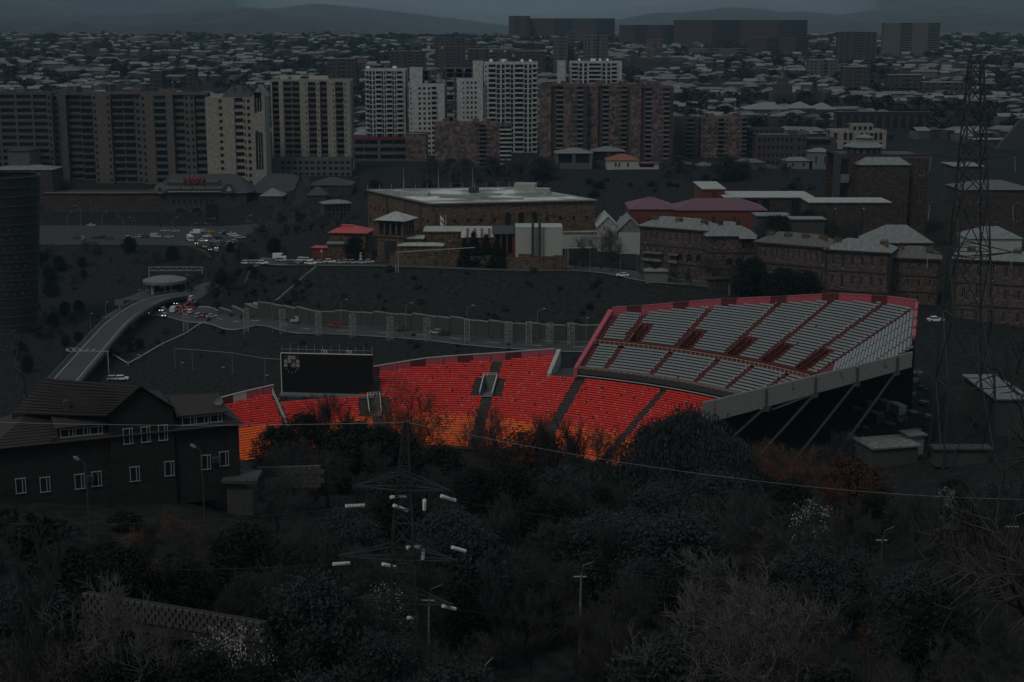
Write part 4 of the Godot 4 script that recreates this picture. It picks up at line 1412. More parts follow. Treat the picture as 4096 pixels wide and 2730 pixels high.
	# gas pipe portals over the entrances
	for i in 2:
		var u0: float = [1583, 2262][i]; var u1: float = [1900, 2390][i]
		var pr := thing("gas_pipe", ["pale gas pipe rising over the works gate and running along the wall", "pale gas pipe portal at the right end of the boundary wall"][i], "pipe", on_ground(u0, 545))
		var a := on_ground(u0, 545); var e := on_ground(u1, 545)
		var h := 7.6
		var b := MB.new()
		b.tube([a, a + Vector3(0, h, 0), e + Vector3(0, h + .6, 0)], [.14, .14, .14], 6)
		b.tube([a + Vector3(.9, 0, 0), a + Vector3(.9, h - .4, 0)], [.14, .14], 6)
		wpart("pipe", b, M.concrete_pale, pr)
	# two winged tuff terrace, three storeys with arches
	terrace_house("tuff_terrace", "long brown tuff terrace with a silver metal roof and small white windows", 2562, 2832, 533, 519, 908, "roof_metal", 10, true, 0)
	corner_block()
	terrace_house("tuff_terrace", "brown tuff terrace wing with a weathered brown metal roof behind the stadium", 3026, 3310, 500, 486, 972, "roof_metal_old", 12, true, 1)
	terrace_house("tuff_terrace", "bow fronted dark tuff terrace with wide bay windows behind the stadium rim", 3306, 3560, 486, 478, 1002, "roof_metal", 6, false, 2)
	terrace_house("tuff_terrace", "dark tuff terrace with a weathered roof at the right of the stadium rim", 3560, 3760, 486, 482, 1035, "roof_metal_old", 4, false, 3)
	terrace_house("tuff_terrace", "dark terrace with a pale metal roof beyond the right pylon", 3820, 4130, 470, 462, 1040, "roof_metal", 5, false, 4)
	hall("barn", "barn with a pale curved metal roof behind the bow fronted terrace", "building", 3480, 3730, 530, 972, 16, 5.5, "brick_dark", "roof_metal", {})
	hall("barn", "low barn with white roof beside the right pylon", "building", 3880, 4090, 520, 955, 14, 3.5, "plaster", "roof_metal", {})
	# purple roofed brick hall and the flat roofed block behind it
	hall("brick_hall", "red brick hall with a purple metal roof", "building", 2522, 2700, 640, 838, 26, 4.0, "brick_red", "roof_purple", {"spec": [[.3, "w"], [.12, "s"], [.3, "w"], [.12, "s"], [.3, "w"], [.12, "s"], [.6, "w"]], "framed": false})
	hall("brick_hall", "long wing of the brick hall under a purple roof", "building", 2700, 3070, 655, 842, 22, 4.2, "brick_red", "roof_purple", {"spec": [[.3, "w"], [.12, "s"], [.3, "w"], [.12, "s"], [.3, "w"], [.12, "s"], [.6, "w"]], "framed": false})
	hall("flat_block", "orange brown block with a flat pale roof above the brick hall", "building", 2812, 2900, 700, 758, 34, .4, "brick_red", "roof_pale", {"spec": [[.5, "w"], [.12, "t"], [.12, "t"], [.4, "w"]], "framed": false})
	hall("flat_block", "dark brown flat roofed block right of the orange brown block", "building", 2900, 3255, 690, 792, 26, .4, "brick_dark", "roof_pale", {"spec": [[.4, "t"], [.4, "t"], [.4, "t"], [.4, "t"], [.6, "w"], [.4, "t"], [.4, "t"]], "framed": false})
	hall("orange_shed", "tiny shed with an orange tiled roof left of the brick hall", "shed", 2486, 2522, 615, 878, 8, 1.2, "brick_red", "roof_orange", {})
	hall("low_block", "low building with a pale flat roof below the lantern building", "building", 3240, 3560, 600, 812, 16, .4, "brick_dark", "roof_pale", {"spec": [[1, "w"], [.2, "t"], [1, "w"], [.2, "t"], [1, "w"]]})
	hall("low_block", "grey flat roofed shed right of the weathered terrace roof", "shed", 3030, 3160, 600, 866, 10, .4, "concrete_dark", "roof_metal", {})
	hall("low_block", "pale roofed shed among trees behind the weathered terrace", "shed", 3170, 3300, 570, 880, 8, .4, "concrete_dark", "roof_metal", {})
	hall("garage", "small white garage with a pale shell roof beside the upper road", "shed", 2584, 2672, 517, 1086, 5, .9, "concrete", "roof_metal", {})
	hall("brick_shed", "low red brick yard wall near the stadium rim", "wall", 2838, 2920, 500, 1118, 5, .2, "brick_dark", "brick_dark", {})
	# a tall gate between two pale posts
	var gp := on_ground(2935, 495)
	var gt := thing("yard_gate", "dark yard gate between two pale posts behind the stadium rim", "gate", gp)
	for x in [-1.5, 1.5]:
		var b := MB.new()
		b.box(Vector3(x, 1.6, 0), Vector3(.5, 3.6, .5))
		part("post", b, M.concrete, gt)
	var gl := MB.new()
	for k in 8: gl.bar(Vector3(-1.2 + k * .34, .2, 0), Vector3(-1.2 + k * .34, 2.6, 0), .06, .06)
	gl.bar(Vector3(-1.3, 2.4, 0), Vector3(1.3, 2.4, 0), .08, .08); gl.bar(Vector3(-1.3, .4, 0), Vector3(1.3, .4, 0), .08, .08)
	part("leaf", gl, M.steel_dark, gt)

func works() -> void:
	# plan corners (x, d): near, right, back, left
	var N := Vector2(-32, 590); var R := Vector2(33.5, 603); var B := Vector2(4, 655); var Lf := Vector2(-62, 643)
	var y0 := 33.5; var y1 := 54.0
	var c := (N + R + B + Lf) * .25
	var o := thing("brandy_works", "large brown brick works with a flat pale roof and arched windows", "building", Vector3(c.x, y0, -c.y))
	var W := {}
	var count := {}
	var ht := y1 - y0
	for f in [[N, R, 0], [Lf, N, 1]]:
		var a: Vector2 = f[0]; var b: Vector2 = f[1]
		var m := (a + b) * .5
		var dx := Vector3(b.x - a.x, 0, -(b.y - a.y))
		var len := dx.length()
		var bx := dx / len
		var bas := Basis(bx, Vector3.UP, bx.cross(Vector3.UP))
		var base := Transform3D(bas, Vector3(m.x - c.x, 0, -(m.y - c.y)))
		if f[2] == 0:
			var bl := MB.new()
			bl.quad(base * Vector3(-len / 2, 0, 0), base * Vector3(-len / 2, ht, 0), base * Vector3(len / 2, ht, 0), base * Vector3(len / 2, 0, 0))
			part("front_wall", bl, M.brick_brown, o)
			for k in 12:
				var x := -len * .5 + (k + .75) * len / 12.4
				if k >= 5 and k <= 7:
					arch_window(o, base, x, ht * .42, 1.2, ht * .33, 1.0)
				else:
					round_window(o, base, x, ht * .67)
					if k != 0: square_window(o, base, x, ht * .3, 1.3, 1.5)
		else:
			var bl := MB.new()
			bl.quad(base * Vector3(-len / 2, 0, 0), base * Vector3(-len / 2, ht, 0), base * Vector3(len / 2, ht, 0), base * Vector3(len / 2, 0, 0))
			part("side_wall", bl, M.brick_brown, o)
			for k in 13:
				var x := -len * .5 + (k + .6) * len / 13.2
				square_window(o, base, x, ht * .66, .9, 1.5)
				arch_window(o, base, x, ht * .3, .6, ht * .12, .5)
			for k in 3:
				var dp := MB.new()
				var x: float = -len * .5 + len * [.33, .62, .85][k]
				dp.bar(base * Vector3(x, 1, .2), base * Vector3(x, ht - .6, .2), .3, .3)
				part("downpipe", dp, M.steel_dark, o)
	var bk := MB.new()
	var P := func(q: Vector2, y: float) -> Vector3: return Vector3(q.x - c.x, y, -(q.y - c.y))
	bk.quad(P.call(R, 0), P.call(R, ht), P.call(B, ht), P.call(B, 0)); bk.quad(P.call(B, 0), P.call(B, ht), P.call(Lf, ht), P.call(Lf, 0))
	part("rear_wall", bk, M.brick_brown, o)
	var rf := MB.new()
	rf.quad(P.call(N, ht + .05), P.call(Lf, ht + .05), P.call(B, ht + .05), P.call(R, ht + .05))
	var roof := part("roof", rf, M.roof_works, o)
	for e in [[N, R], [R, B], [B, Lf], [Lf, N]]:
		var cp := MB.new()
		cp.bar(P.call(e[0], ht + .1), P.call(e[1], ht + .1), 1.6, .45)
		part("cornice", cp, M.concrete if e[0] == N or e[0] == Lf else M.roof_pale, o)
	# sloped dark mid-field of roofing felt, roof lights and huts
	for q in [[-18, 22, 26, 7], [4, 26, 12, 8], [10, 10, 18, 5], [-6, 12, 20, 6]]:
		var ft := MB.new()
		ft.box(Vector3(q[0], ht + .12, -q[1] + 22), Vector3(q[2], .1, q[3]), Basis(Vector3.UP, -.2))
		part("roof_felt", ft, M.roof_flat, roof)
	for q in [[20, -20, 9, 3.2, 5], [27, -6, 6, 2.4, 4], [-26, 2, 12, 1.6, 4], [-2, -10, 4, 2.6, 2.4]]:
		var ht2 := MB.new()
		ht2.box(Vector3(q[0], ht + q[3] * .5, q[1]), Vector3(q[2], q[3], q[4]), Basis(Vector3.UP, -.2))
		part("roof_hut", ht2, M.roof_pale if q[2] > 5 else M.roof_dark, roof)
	for k in 14:
		var ps := MB.new()
		var e: Vector2 = Lf.lerp(B, k / 13.0)
		ps.bar(P.call(e, ht), P.call(e, ht + 2.6), .12, .12)
		part("sign_post", ps, M.steel, roof)
	roof_letters(Lf, B, y1)
	# flag poles
	for i in 3:
		var p := Vector3(across(1762 + i * 11, 40, 572), 35, -572)
		var fl := thing("flag_pole", ["white flag pole with a drooping red and white flag", "bare white flag pole in the middle of three", "bare white flag pole nearest the annex"][i], "flagpole", p, 0, "flag poles before the works")
		var b := MB.new()
		b.tube([Vector3.ZERO, Vector3(0, 17, 0)], [.12, .07], 6)
		part("pole", b, M.white_paint, fl)
		if i == 0:
			for k in 3:
				b = MB.new()
				for j in 3:
					var za := sin(j * 1.7) * .3; var zb := sin((j + 1) * 1.7) * .3
					b.quad(Vector3(j * .45, 16.6 - k * 1.1 - j * .5, za), Vector3((j + 1) * .45, 16.1 - k * 1.1 - j * .5, zb), Vector3((j + 1) * .45, 15.0 - k * 1.1 - j * .5, zb), Vector3(j * .45, 15.5 - k * 1.1 - j * .5, za))
				part("flag", b, [M.white_paint, M.roof_red, M.white_paint][k], fl)

func round_window(o: Node3D, base: Transform3D, x: float, y: float) -> void:
	var g := MB.new()
	g.lathe(base * Vector3(x, y, .03), [Vector2(.95, 0), Vector2(.95, .12), Vector2(.72, .12)], 14, base.basis * Basis(Vector3.RIGHT, PI / 2))
	var f := part("round_window", g, M.brick_brown, o)
	g = MB.new()
	g.lathe(base * Vector3(x, y, .05), [Vector2(.72, 0), Vector2(.01, 0.01)], 14, base.basis * Basis(Vector3.RIGHT, PI / 2))
	part("pane", g, M.glass, f)

func square_window(o: Node3D, base: Transform3D, x: float, y: float, w: float, h: float) -> void:
	var g := MB.new()
	g.box(base * Vector3(x, y, .02), Vector3(w + .3, h + .3, .16), base.basis)
	var f := part("window", g, M.brick_brown, o)
	g = MB.new()
	g.box(base * Vector3(x, y, .08), Vector3(w, h, .06), base.basis)
	part("pane", g, M.glass, f)

func arch_window(o: Node3D, base: Transform3D, x: float, y: float, w: float, h: float, band: float) -> void:
	var g := MB.new()
	var frame := MB.new()
	var n := 8
	var pin := [Vector2(-w, 0)]; var pout := [Vector2(-w - band, 0)]
	for k in n + 1:
		var a := PI - PI * k / n
		pin.append(Vector2(cos(a) * w, h + sin(a) * w)); pout.append(Vector2(cos(a) * (w + band), h + sin(a) * (w + band)))
	pin.append(Vector2(w, 0)); pout.append(Vector2(w + band, 0))
	for k in pin.size() - 1:
		var i0: Vector2 = pin[k]; var i1: Vector2 = pin[k + 1]; var o0: Vector2 = pout[k]; var o1: Vector2 = pout[k + 1]
		var Q := func(p: Vector2, z: float) -> Vector3: return base * Vector3(x + p.x, y + p.y, z)
		frame.quad(Q.call(i0, .14), Q.call(o0, .14), Q.call(o1, .14), Q.call(i1, .14))
		frame.quad(Q.call(i0, -.2), Q.call(i0, .14), Q.call(i1, .14), Q.call(i1, -.2)); frame.quad(Q.call(o0, .14), Q.call(o0, -.02), Q.call(o1, -.02), Q.call(o1, .14))
		g.tri(Q.call(Vector2(0, h * .5), .03), Q.call(i0, .03), Q.call(i1, .03))
	var f := part("arched_window", frame, M.brick_brown, o)
	part("pane", g, M.glass, f)

func letters(text: String, size: float, m: Material, to: Node3D, pos: Vector3, turn: float, each := true, called := "letter") -> void:
	var font := SystemFont.new()
	font.font_names = ["Droid Sans"]
	font.font_weight = 700 if size > 2.5 else 400
	var x := 0.0
	var total := 0.0
	var ws := []
	for c in text:
		var w := font.get_string_size(c, HORIZONTAL_ALIGNMENT_LEFT, -1, 64).x / 64.0 * size * 1.05
		ws.append(w); total += w
	for i in text.length():
		if text[i] != " ":
			var t := TextMesh.new()
			t.text = text[i]
			t.font = font
			t.font_size = 64
			t.pixel_size = size / 64.0
			t.depth = size * .12
			var o := MeshInstance3D.new()
			o.name = called
			o.mesh = t
			o.material_override = m
			to.add_child(o, true)
			var lx: float = -total * .5 + x + ws[i] * .5
			o.position = pos + Vector3(cos(turn), 0, -sin(turn)) * lx
			o.rotation.y = turn
		x += ws[i]

# roof sign seen from behind, so the letters run backwards
func roof_letters(a: Vector2, b: Vector2, y: float) -> void:
	var m := a.lerp(b, .62)
	var o := thing("roof_sign", "big dark roof letters seen from behind above the brick works", "sign", Vector3(m.x, y, -m.y - 1.5))
	var ang := atan2(b.y - a.y, b.x - a.x)
	letters("ARARAT", 6.6, M.void, o, Vector3(-6, 6.2, 0), PI + ang)
	for k in 9:
		var p := MB.new()
		var x := -26.0 + k * 5.0
		var q := Vector3(cos(ang) * x, 0, -sin(ang) * x)
		p.bar(q, q + Vector3(0, 9, 0), .16, .16)
		p.bar(q + Vector3(0, 7, 0), q + Vector3(0, 0, 3), .12, .12)
		part("prop", p, M.steel_dark if k % 3 else M.clock_grey, o)
	var rail := MB.new()
	for h in [2.4, 9.4]: rail.bar(Vector3(cos(ang) * -29, h, -sin(ang) * -29), Vector3(cos(ang) * 20, h, -sin(ang) * 20), .2, .2)
	part("rail", rail, M.steel_dark, o)
	var em := MB.new()
	em.lathe(Vector3(cos(ang) * 10, 6, -sin(ang) * 10), [Vector2(3.4, 0), Vector2(3.4, .5), Vector2(2.6, .5), Vector2(2.6, 0)], 16, Basis(Vector3.RIGHT, PI / 2))
	for k in 3: em.bar(Vector3(cos(ang) * 10, 6, -sin(ang) * 10 + .2), Vector3(cos(ang) * 10 + cos(k * 2.1 + 1.57) * 2.6, 6 + sin(k * 2.1 + 1.57) * 2.6, -sin(ang) * 10 + .2), .5, .4)
	part("emblem", em, M.void, o)

func pavilion() -> void:
	# brick gate tower with a colonnaded top and a pale pyramid roof
	var d := 562.0
	var p := on_ground(1562, d)
	var o := thing("gate_pavilion", "square brick pavilion with a colonnaded top and pale pyramid roof", "pavilion", p, deg_to_rad(-20))
	var yl := height_at(948, d) - p.y; var ye := height_at(893, d) - p.y; var yt := height_at(868, d) - p.y
	var w := 11.0
	var b := MB.new()
	b.box(Vector3(0, yl * .5 - .5, -w * .5), Vector3(w, yl + 1, w))
	part("base", b, M.brick_brown, o)
	b = MB.new()
	b.box(Vector3(0, yl * .45 - .5, .1), Vector3(4.5, yl * .9 , .5))
	part("doorway", b, M.void, o)
	b = MB.new()
	b.box(Vector3(0, yl + .25, -w * .5), Vector3(w + 1, .5, w + 1)); 
	part("ledge", b, M.brick_brown, o)
	b = MB.new()
	b.box(Vector3(0, (yl + ye) * .5, -w * .5), Vector3(w - 3.5, ye - yl, w - 3.5))
	part("core", b, M.brick_dark, o)
	for i in 5:
		for j in 5:
			if i > 0 and i < 4 and j > 0 and j < 4: continue
			b = MB.new()
			b.box(Vector3(-w * .5 + .6 + i * (w - 1.2) / 4.0, (yl + ye) * .5 + .25, -.6 - j * (w - 1.2) / 4.0), Vector3(.8, ye - yl - .5, .8))
			part("column", b, M.brick_brown, o)
	b = MB.new()
	b.box(Vector3(0, ye + .5, -w * .5), Vector3(w + .2, 1.0, w + .2))
	part("beam", b, M.brick_dark, o)
	b = MB.new()
	hip(b, -w * .5 - 1.1, w * .5 + 1.1, 1.1, -w - 1.1, ye + 1.0, yt - ye + .6, w * .5 + 1.05)
	part("roof", b, M.roof_pale, o)

# a terrace whose front runs from (ul, d0) to (ur, d1)
func terrace_house(called: String, label: String, ul: float, ur: float, d0: float, d1: float, vt: float, roof: String, bays: int, arches: bool, kind: int) -> void:
	var y1 := height_at(vt, d0)
	var a := Vector3(across(ul, y1, d0), 0, -d0); var b := Vector3(across(ur, y1, d1), 0, -d1)
	var g := minf(land(a.x, d0), land(b.x, d1)) - 1.0
	var ht := y1 - g
	var m := (a + b) * .5
	var len := a.distance_to(b)
	var turn := atan2(-(b.z - a.z), b.x - a.x)
	var o := thing(called, label, "building", Vector3(m.x, g, m.z), turn, "tuff terraces behind the stadium")
	var count := {"balcony_material": "concrete_dark"}
	var walls := {}
	var spec := []
	for k in bays:
		spec.append([.5, "w"])
		spec.append([.42, "o" if (k * 5 + kind) % 7 else "t"])
	spec.append([.5, "w"])
	facade(o, count, walls, Transform3D.IDENTITY, len, 3, ht / 3.0, spec, true, 0.0, 1.0)
	for s in [1, -1]:
		facade(o, count, walls, Transform3D(Basis(Vector3.UP, s * PI / 2), Vector3(s * (len * .5 + .02), 0, -6)), 12, 3, ht / 3.0, [[.5, "w"], [.4, "o"], [.5, "w"], [.4, "o"], [.5, "w"]], true, 0.0, .6)
	walls["main"].quad(Vector3(len * .5, 0, -12), Vector3(len * .5, ht, -12), Vector3(-len * .5, ht, -12), Vector3(-len * .5, 0, -12))
	finish(o, count, walls, {"main": "tuff"})
	var c := MB.new()
	c.box(Vector3(0, ht + .2, -6), Vector3(len + 1.6, .5, 13.6)); 
	part("cornice", c, M.brick_dark, o)
	for yy in [ht * .667, ht * .333]:
		c = MB.new()
		c.box(Vector3(0, yy, .12), Vector3(len + .1, .35, .3))
		part("string_course", c, M.brick_dark, o)
	var rf := MB.new()
	hip(rf, -len * .5 - .9, len * .5 + .9, .9, -12.9, ht + .5, 3.2, 6.5)
	var rr := part("roof", rf, M[roof], o)
	for k in maxi(2, bays / 3):
		var ch := MB.new()
		var cx := lerpf(-len * .36, len * .38, k / float(maxi(1, bays / 3 - 1))) if bays > 5 else lerpf(-len * .3, len * .3, float(k))
		ch.box(Vector3(cx, ht + 2.6, -3.8), Vector3(2.6, 1.9, 1.0))
		for q in 4: ch.box(Vector3(cx - .9 + q * .6, ht + 3.9, -3.8), Vector3(.22, .9, .22))
		part("chimney", ch, M.brick_brown, rr)
	# seams of the metal sheets
	for k in int(len / 2.4):
		var sm := MB.new()
		var x := -len * .5 + 3.5 + k * 2.4
		if x > len * .5 - 3.5: break
		sm.bar(Vector3(x, ht + .56, .85), Vector3(x, ht + 3.72, -5.9), .08, .08)
		part("roof_seam", sm, M[roof], rr)
	if arches:
		for k in 3:
			arch_window(o, Transform3D.IDENTITY, len * [.1, .24, .38][k] * (1 if kind == 0 else -1), ht * .38, 1.1, 2.2, .4)
		for k in 3:
			var bl := MB.new()
			var x: float = len * [-.36, -.22, .02][k]
			bl.box(Vector3(x, ht * .36, .75), Vector3(3.4, .2, 1.5)); bl.box(Vector3(x, ht * .36 + .5, 1.45), Vector3(3.4, .9, .08))
			var q := part("balcony", bl, M.concrete, o)
			var cn := MB.new()
			cn.quad(Vector3(x - 1.9, ht * .36 + 3.2, .1), Vector3(x + 1.9, ht * .36 + 3.2, .1), Vector3(x + 1.9, ht * .36 + 2.7, 2.0), Vector3(x - 1.9, ht * .36 + 2.7, 2.0))
			part("canopy", cn, M.roof_metal_old, q)

func corner_block() -> void:
	var d := 512.0
	var o := hall("tuff_corner_house", "brown tuff corner house with arcaded loggias and a silver hipped roof", "building", 2832, 3020, 514, 944, 14, 4.2, "tuff", "roof_metal", {"eaves": 1.0, "floors": 3, "spec": [[.3, "w"], [.25, "o"], [.3, "w"], [.25, "o"], [.6, "w"], [.25, "o"], [.25, "t"], [.5, "w"]], "chimneys": 2, "inset": 7.5})
	var ht := height_at(944, 514) - o.position.y
	for k in 3: arch_window(o, Transform3D.IDENTITY, -.5 + k * 3.4, ht * .36, 1.2, 2.0, .35)
	for yy in [ht * .667, ht * .333]:
		var c := MB.new()
		c.box(Vector3(0, yy, .15), Vector3(17, .35, .3))
		part("string_course", c, M.brick_dark, o)
	var cn := MB.new()
	cn.quad(Vector3(2.4, ht + .3, .2), Vector3(8.5, ht + .3, .2), Vector3(8.5, ht - .7, 2.6), Vector3(2.4, ht - .7, 2.6))
	part("canopy", cn, M.roof_metal, o)

# ---------------------------------------------------------------- the factory across the bridge, the rotunda, the round tower
func build_left_bank() -> void:
	var d := 805.0
	var g := 22.5
	var o := thing("drinks_factory", "dark stone factory with arches under a long lettered signboard", "building", Vector3(across(740, 30, d), g, -d))
	var F := func(u: float, v: float, z: float) -> Vector3: return Vector3(across(u, 35, d) - o.position.x, height_at(v, d) - g, z)
	var w := MB.new()
	var a: Vector3 = F.call(560, 772, 0); var b: Vector3 = F.call(985, 772, 0)
	w.box(Vector3((a.x + b.x) * .5, a.y * .5, -10), Vector3(b.x - a.x, a.y, 20))
	part("wall", w, M.brick_dark, o)
	for k in 8: arch_window(o, Transform3D(Basis.IDENTITY, Vector3(0, 0, .02)), F.call(693 + k * 22, 815, 0).x, F.call(0, 818, 0).y, .9, 2.2, .25)
	for k in 3: arch_window(o, Transform3D(Basis.IDENTITY, Vector3(0, 0, .02)), F.call(718 + k * 66, 900, 0).x, .2, 2.9, F.call(0, 850, 0).y - .2, .5)
	for k in 2:
		var lg: Vector3 = F.call([180.0, 880.0][k], 772, 0); var lh: Vector3 = F.call([700.0, 990.0][k], 772, 0)
		var led := MB.new()
		led.box(Vector3((lg.x + lh.x) * .5, lg.y + .2, .4), Vector3(lh.x - lg.x, .45, 1.2))
		part("cornice", led, M.concrete, o)
	var lw := MB.new()
	a = F.call(170, 775, 0); b = F.call(560, 775, 0)
	lw.box(Vector3((a.x + b.x) * .5, a.y * .5, -10), Vector3(b.x - a.x, a.y, 20))
	part("wing", lw, M.brick_dark, o)
	var rf := MB.new()
	hip(rf, F.call(600, 770, 0).x, F.call(1010, 770, 0).x, 0.5, -22, F.call(0, 770, 0).y, 9.0, 10)
	part("roof", rf, M.roof_dark, o)
	# signboard with its letters and two round emblems
	var c := Vector3(across(776, 40, d - 2), height_at(768, d - 2), -(d - 2))
	var s := thing("factory_sign", "long dark signboard with white and red letters on the factory roof", "sign", c)
	var bd := MB.new()
	bd.box(Vector3(0, 3.4, -.3), Vector3(29, 6.4, .4))
	part("board", bd, M.sign_board, s)
	bd = MB.new()
	bd.bar(Vector3(-14, .1, .3), Vector3(14, .1, .3), .4, .3)
	part("rail", bd, M.concrete_pale, s)
	letters("BRANDY WINE VODKA FACTORY", 2.0, M.concrete_pale, s, Vector3(0, 2.3, .1), 0)
	letters("YEREVAN", 1.8, M.concrete_pale, s, Vector3(-9.7, 5.7, .1), 0)
	letters("ARARAT", 1.8, M.concrete_pale, s, Vector3(9.9, 5.9, .1), 0)
	letters("NOY", 5.6, M.sign_red, s, Vector3(0, 6.4, .5), 0, true, "red_letter")
	for x in [-18.4, 18.6]:
		var e := MB.new()
		e.lathe(Vector3(x, 1.7, 0), [Vector2(2.8, 0), Vector2(2.8, .3), Vector2(2.45, .35), Vector2(2.4, .2), Vector2(.01, .2)], 20, Basis(Vector3.RIGHT, PI / 2))
		var em := part("emblem", e, M.concrete if x < 0 else M.sign_board, s)
		e = MB.new()
		for k in 5: e.box(Vector3(x, .6 + k * .55, .35), Vector3([2.2, 2.8, 1.8, 1.0, .5][k], .42, .15))
		part("emblem_figure", e, M.concrete_dark if x < 0 else M.concrete_pale, em)
	# side wings with hipped roofs
	hall("factory_wing", "low factory wing with a broad grey hipped roof right of the signboard", "building", 985, 1240, 815, 772, 22, 9.5, "brick_dark", "roof_dark", {"spec": [[1, "w"], [.3, "o"], [1, "w"], [.3, "o"], [1, "w"]]})
	hall("factory_wing", "small turret house with a pyramid roof in front of the factory wing", "building", 1040, 1130, 800, 785, 12, 3.6, "brick_dark", "roof_flat", {})
	hall("factory_wing", "gabled stone chapel wing right of the factory", "building", 1178, 1232, 790, 770, 16, 9.0, "tower_tuff_dark", "roof_dark", {"crossgable": true})
	hall("factory_wing", "round windowed stone wing with a dark hipped roof behind the bare trees", "building", 1228, 1300, 785, 782, 12, 4.0, "brick_dark", "roof_dark", {"spec": [[.5, "w"], [.3, "s"], [.5, "w"], [.3, "s"], [.5, "w"]]})
	hall("factory_wing", "dark long hall with a broad grey roof below the cream apartment block", "building", 1240, 1402, 800, 742, 20, 3.5, "brick_dark", "roof_dark", {"spec": [[.4, "w"], [.2, "s"], [.4, "w"], [.2, "s"], [.4, "w"]]})
	hall("arcade", "low arcaded stone house on the slope left of the works", "building", 1296, 1402, 745, 815, 10, 1.5, "brick_dark", "roof_flat", {"floors": 2, "turn": 18, "spec": [[.3, "t"], [.3, "t"], [.3, "t"], [.3, "t"], [.3, "t"], [.3, "t"], [.3, "t"]], "framed": false})
	hall("storehouse", "dim box of a storehouse in front of the leftmost apartment block", "building", 28, 115, 820, 605, 20, .3, "tower_grey", "roof_dark", {})
	hall("storehouse", "dark low storehouse roofs at the left edge", "building", -40, 205, 812, 680, 20, 2.0, "brick_dark", "roof_flat", {})
	# round dark tower of stacked floors at the left edge
	var tp := on_ground(55, 560)
	var rt := thing("round_tower", "dark round building of many ringed floors at the left edge", "building", tp)
	var top := height_at(700, 560) - tp.y
	var n := 17
	for k in n:
		var fh := top / n
		var R := lerpf(9.2, 13.5, k / float(n))
		var core := MB.new()
		core.lathe(Vector3(0, k * fh, 0), [Vector2(R - .25, 0), Vector2(R - .25, fh)], 40)
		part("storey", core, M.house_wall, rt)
		var slab := MB.new()
		slab.lathe(Vector3(0, (k + 1) * fh - .35, 0), [Vector2(R - .8, 0), Vector2(R, 0), Vector2(R, .34), Vector2(R - .8, .34)], 40)
		part("ledge", slab, M.concrete_dark, rt)
		if k > 3 and k < 12:
			for j in 9:
				var an := lerpf(.35, 2.7, j / 8.0) + k * .05
				var wn := MB.new()
				wn.box(Vector3.ZERO, Vector3(.9, .9, .1))
				var q := part("window", wn, M.concrete_dark, rt)
				q.position = Vector3(cos(an) * (R - .22), k * fh + fh * .45, sin(an) * (R - .22))
				q.rotation.y = PI / 2 - an
	# rotunda canopy on the roundabout
	var rp := hit(652, 1178, 560)
	var ro := thing("rotunda", "small rotunda with a pale domed canopy on pillars", "pavilion", rp)
	var ry := height_at(1128, -rp.z) - rp.y
	var cb := MB.new()
	cb.lathe(Vector3(0, ry, -4), [Vector2(9.0, -.8), Vector2(9.2, -.8), Vector2(9.2, .4), Vector2(8.6, .5), Vector2(6.0, 1.3), Vector2(3, 1.8), Vector2(.02, 2.0)], 32)
	cb.lathe(Vector3(0, ry, -4), [Vector2(9.1, -.8), Vector2(.02, -.8)], 32)
	part("canopy", cb, M.concrete, ro)
	for k in 5:
		var pl := MB.new()
		var an := TAU * k / 5 + .9
		pl.box(Vector3(cos(an) * 7.2, ry * .5 - .4, -4 + sin(an) * 7.2), Vector3(1.0, ry - .4, 1.0))
		part("pillar", pl, M.concrete_dark if k != 1 else M.concrete_pale, ro)
	pl_wall(ro, ry)
	# truss gantry over the rotunda
	var ga := thing("gantry", "dark lattice gantry above the rotunda", "gantry", rp + Vector3(0, 0, -14))
	var gm := MB.new()
	for x in [-9.0, 14.0]: gm.bar(Vector3(x, 0, 0), Vector3(x, ry + 4.2, 0), .3, .3)
	for h in [ry + 2.6, ry + 4.2]: gm.bar(Vector3(-9, h, 0), Vector3(14, h, 0), .2, .2)
	for k in 12: gm.bar(Vector3(-9 + k * 1.92, ry + (2.6 if k % 2 else 4.2), 0), Vector3(-7.08 + k * 1.92, ry + (4.2 if k % 2 else 2.6), 0), .12, .12)
	part("truss", gm, M.steel, ga)

func pl_wall(ro: Node3D, ry: float) -> void:
	var b := MB.new()
	b.box(Vector3(-6.4, ry * .5, -1.5), Vector3(2.6, ry - 1.2, .7))
	part("panel", b, M.concrete, ro)

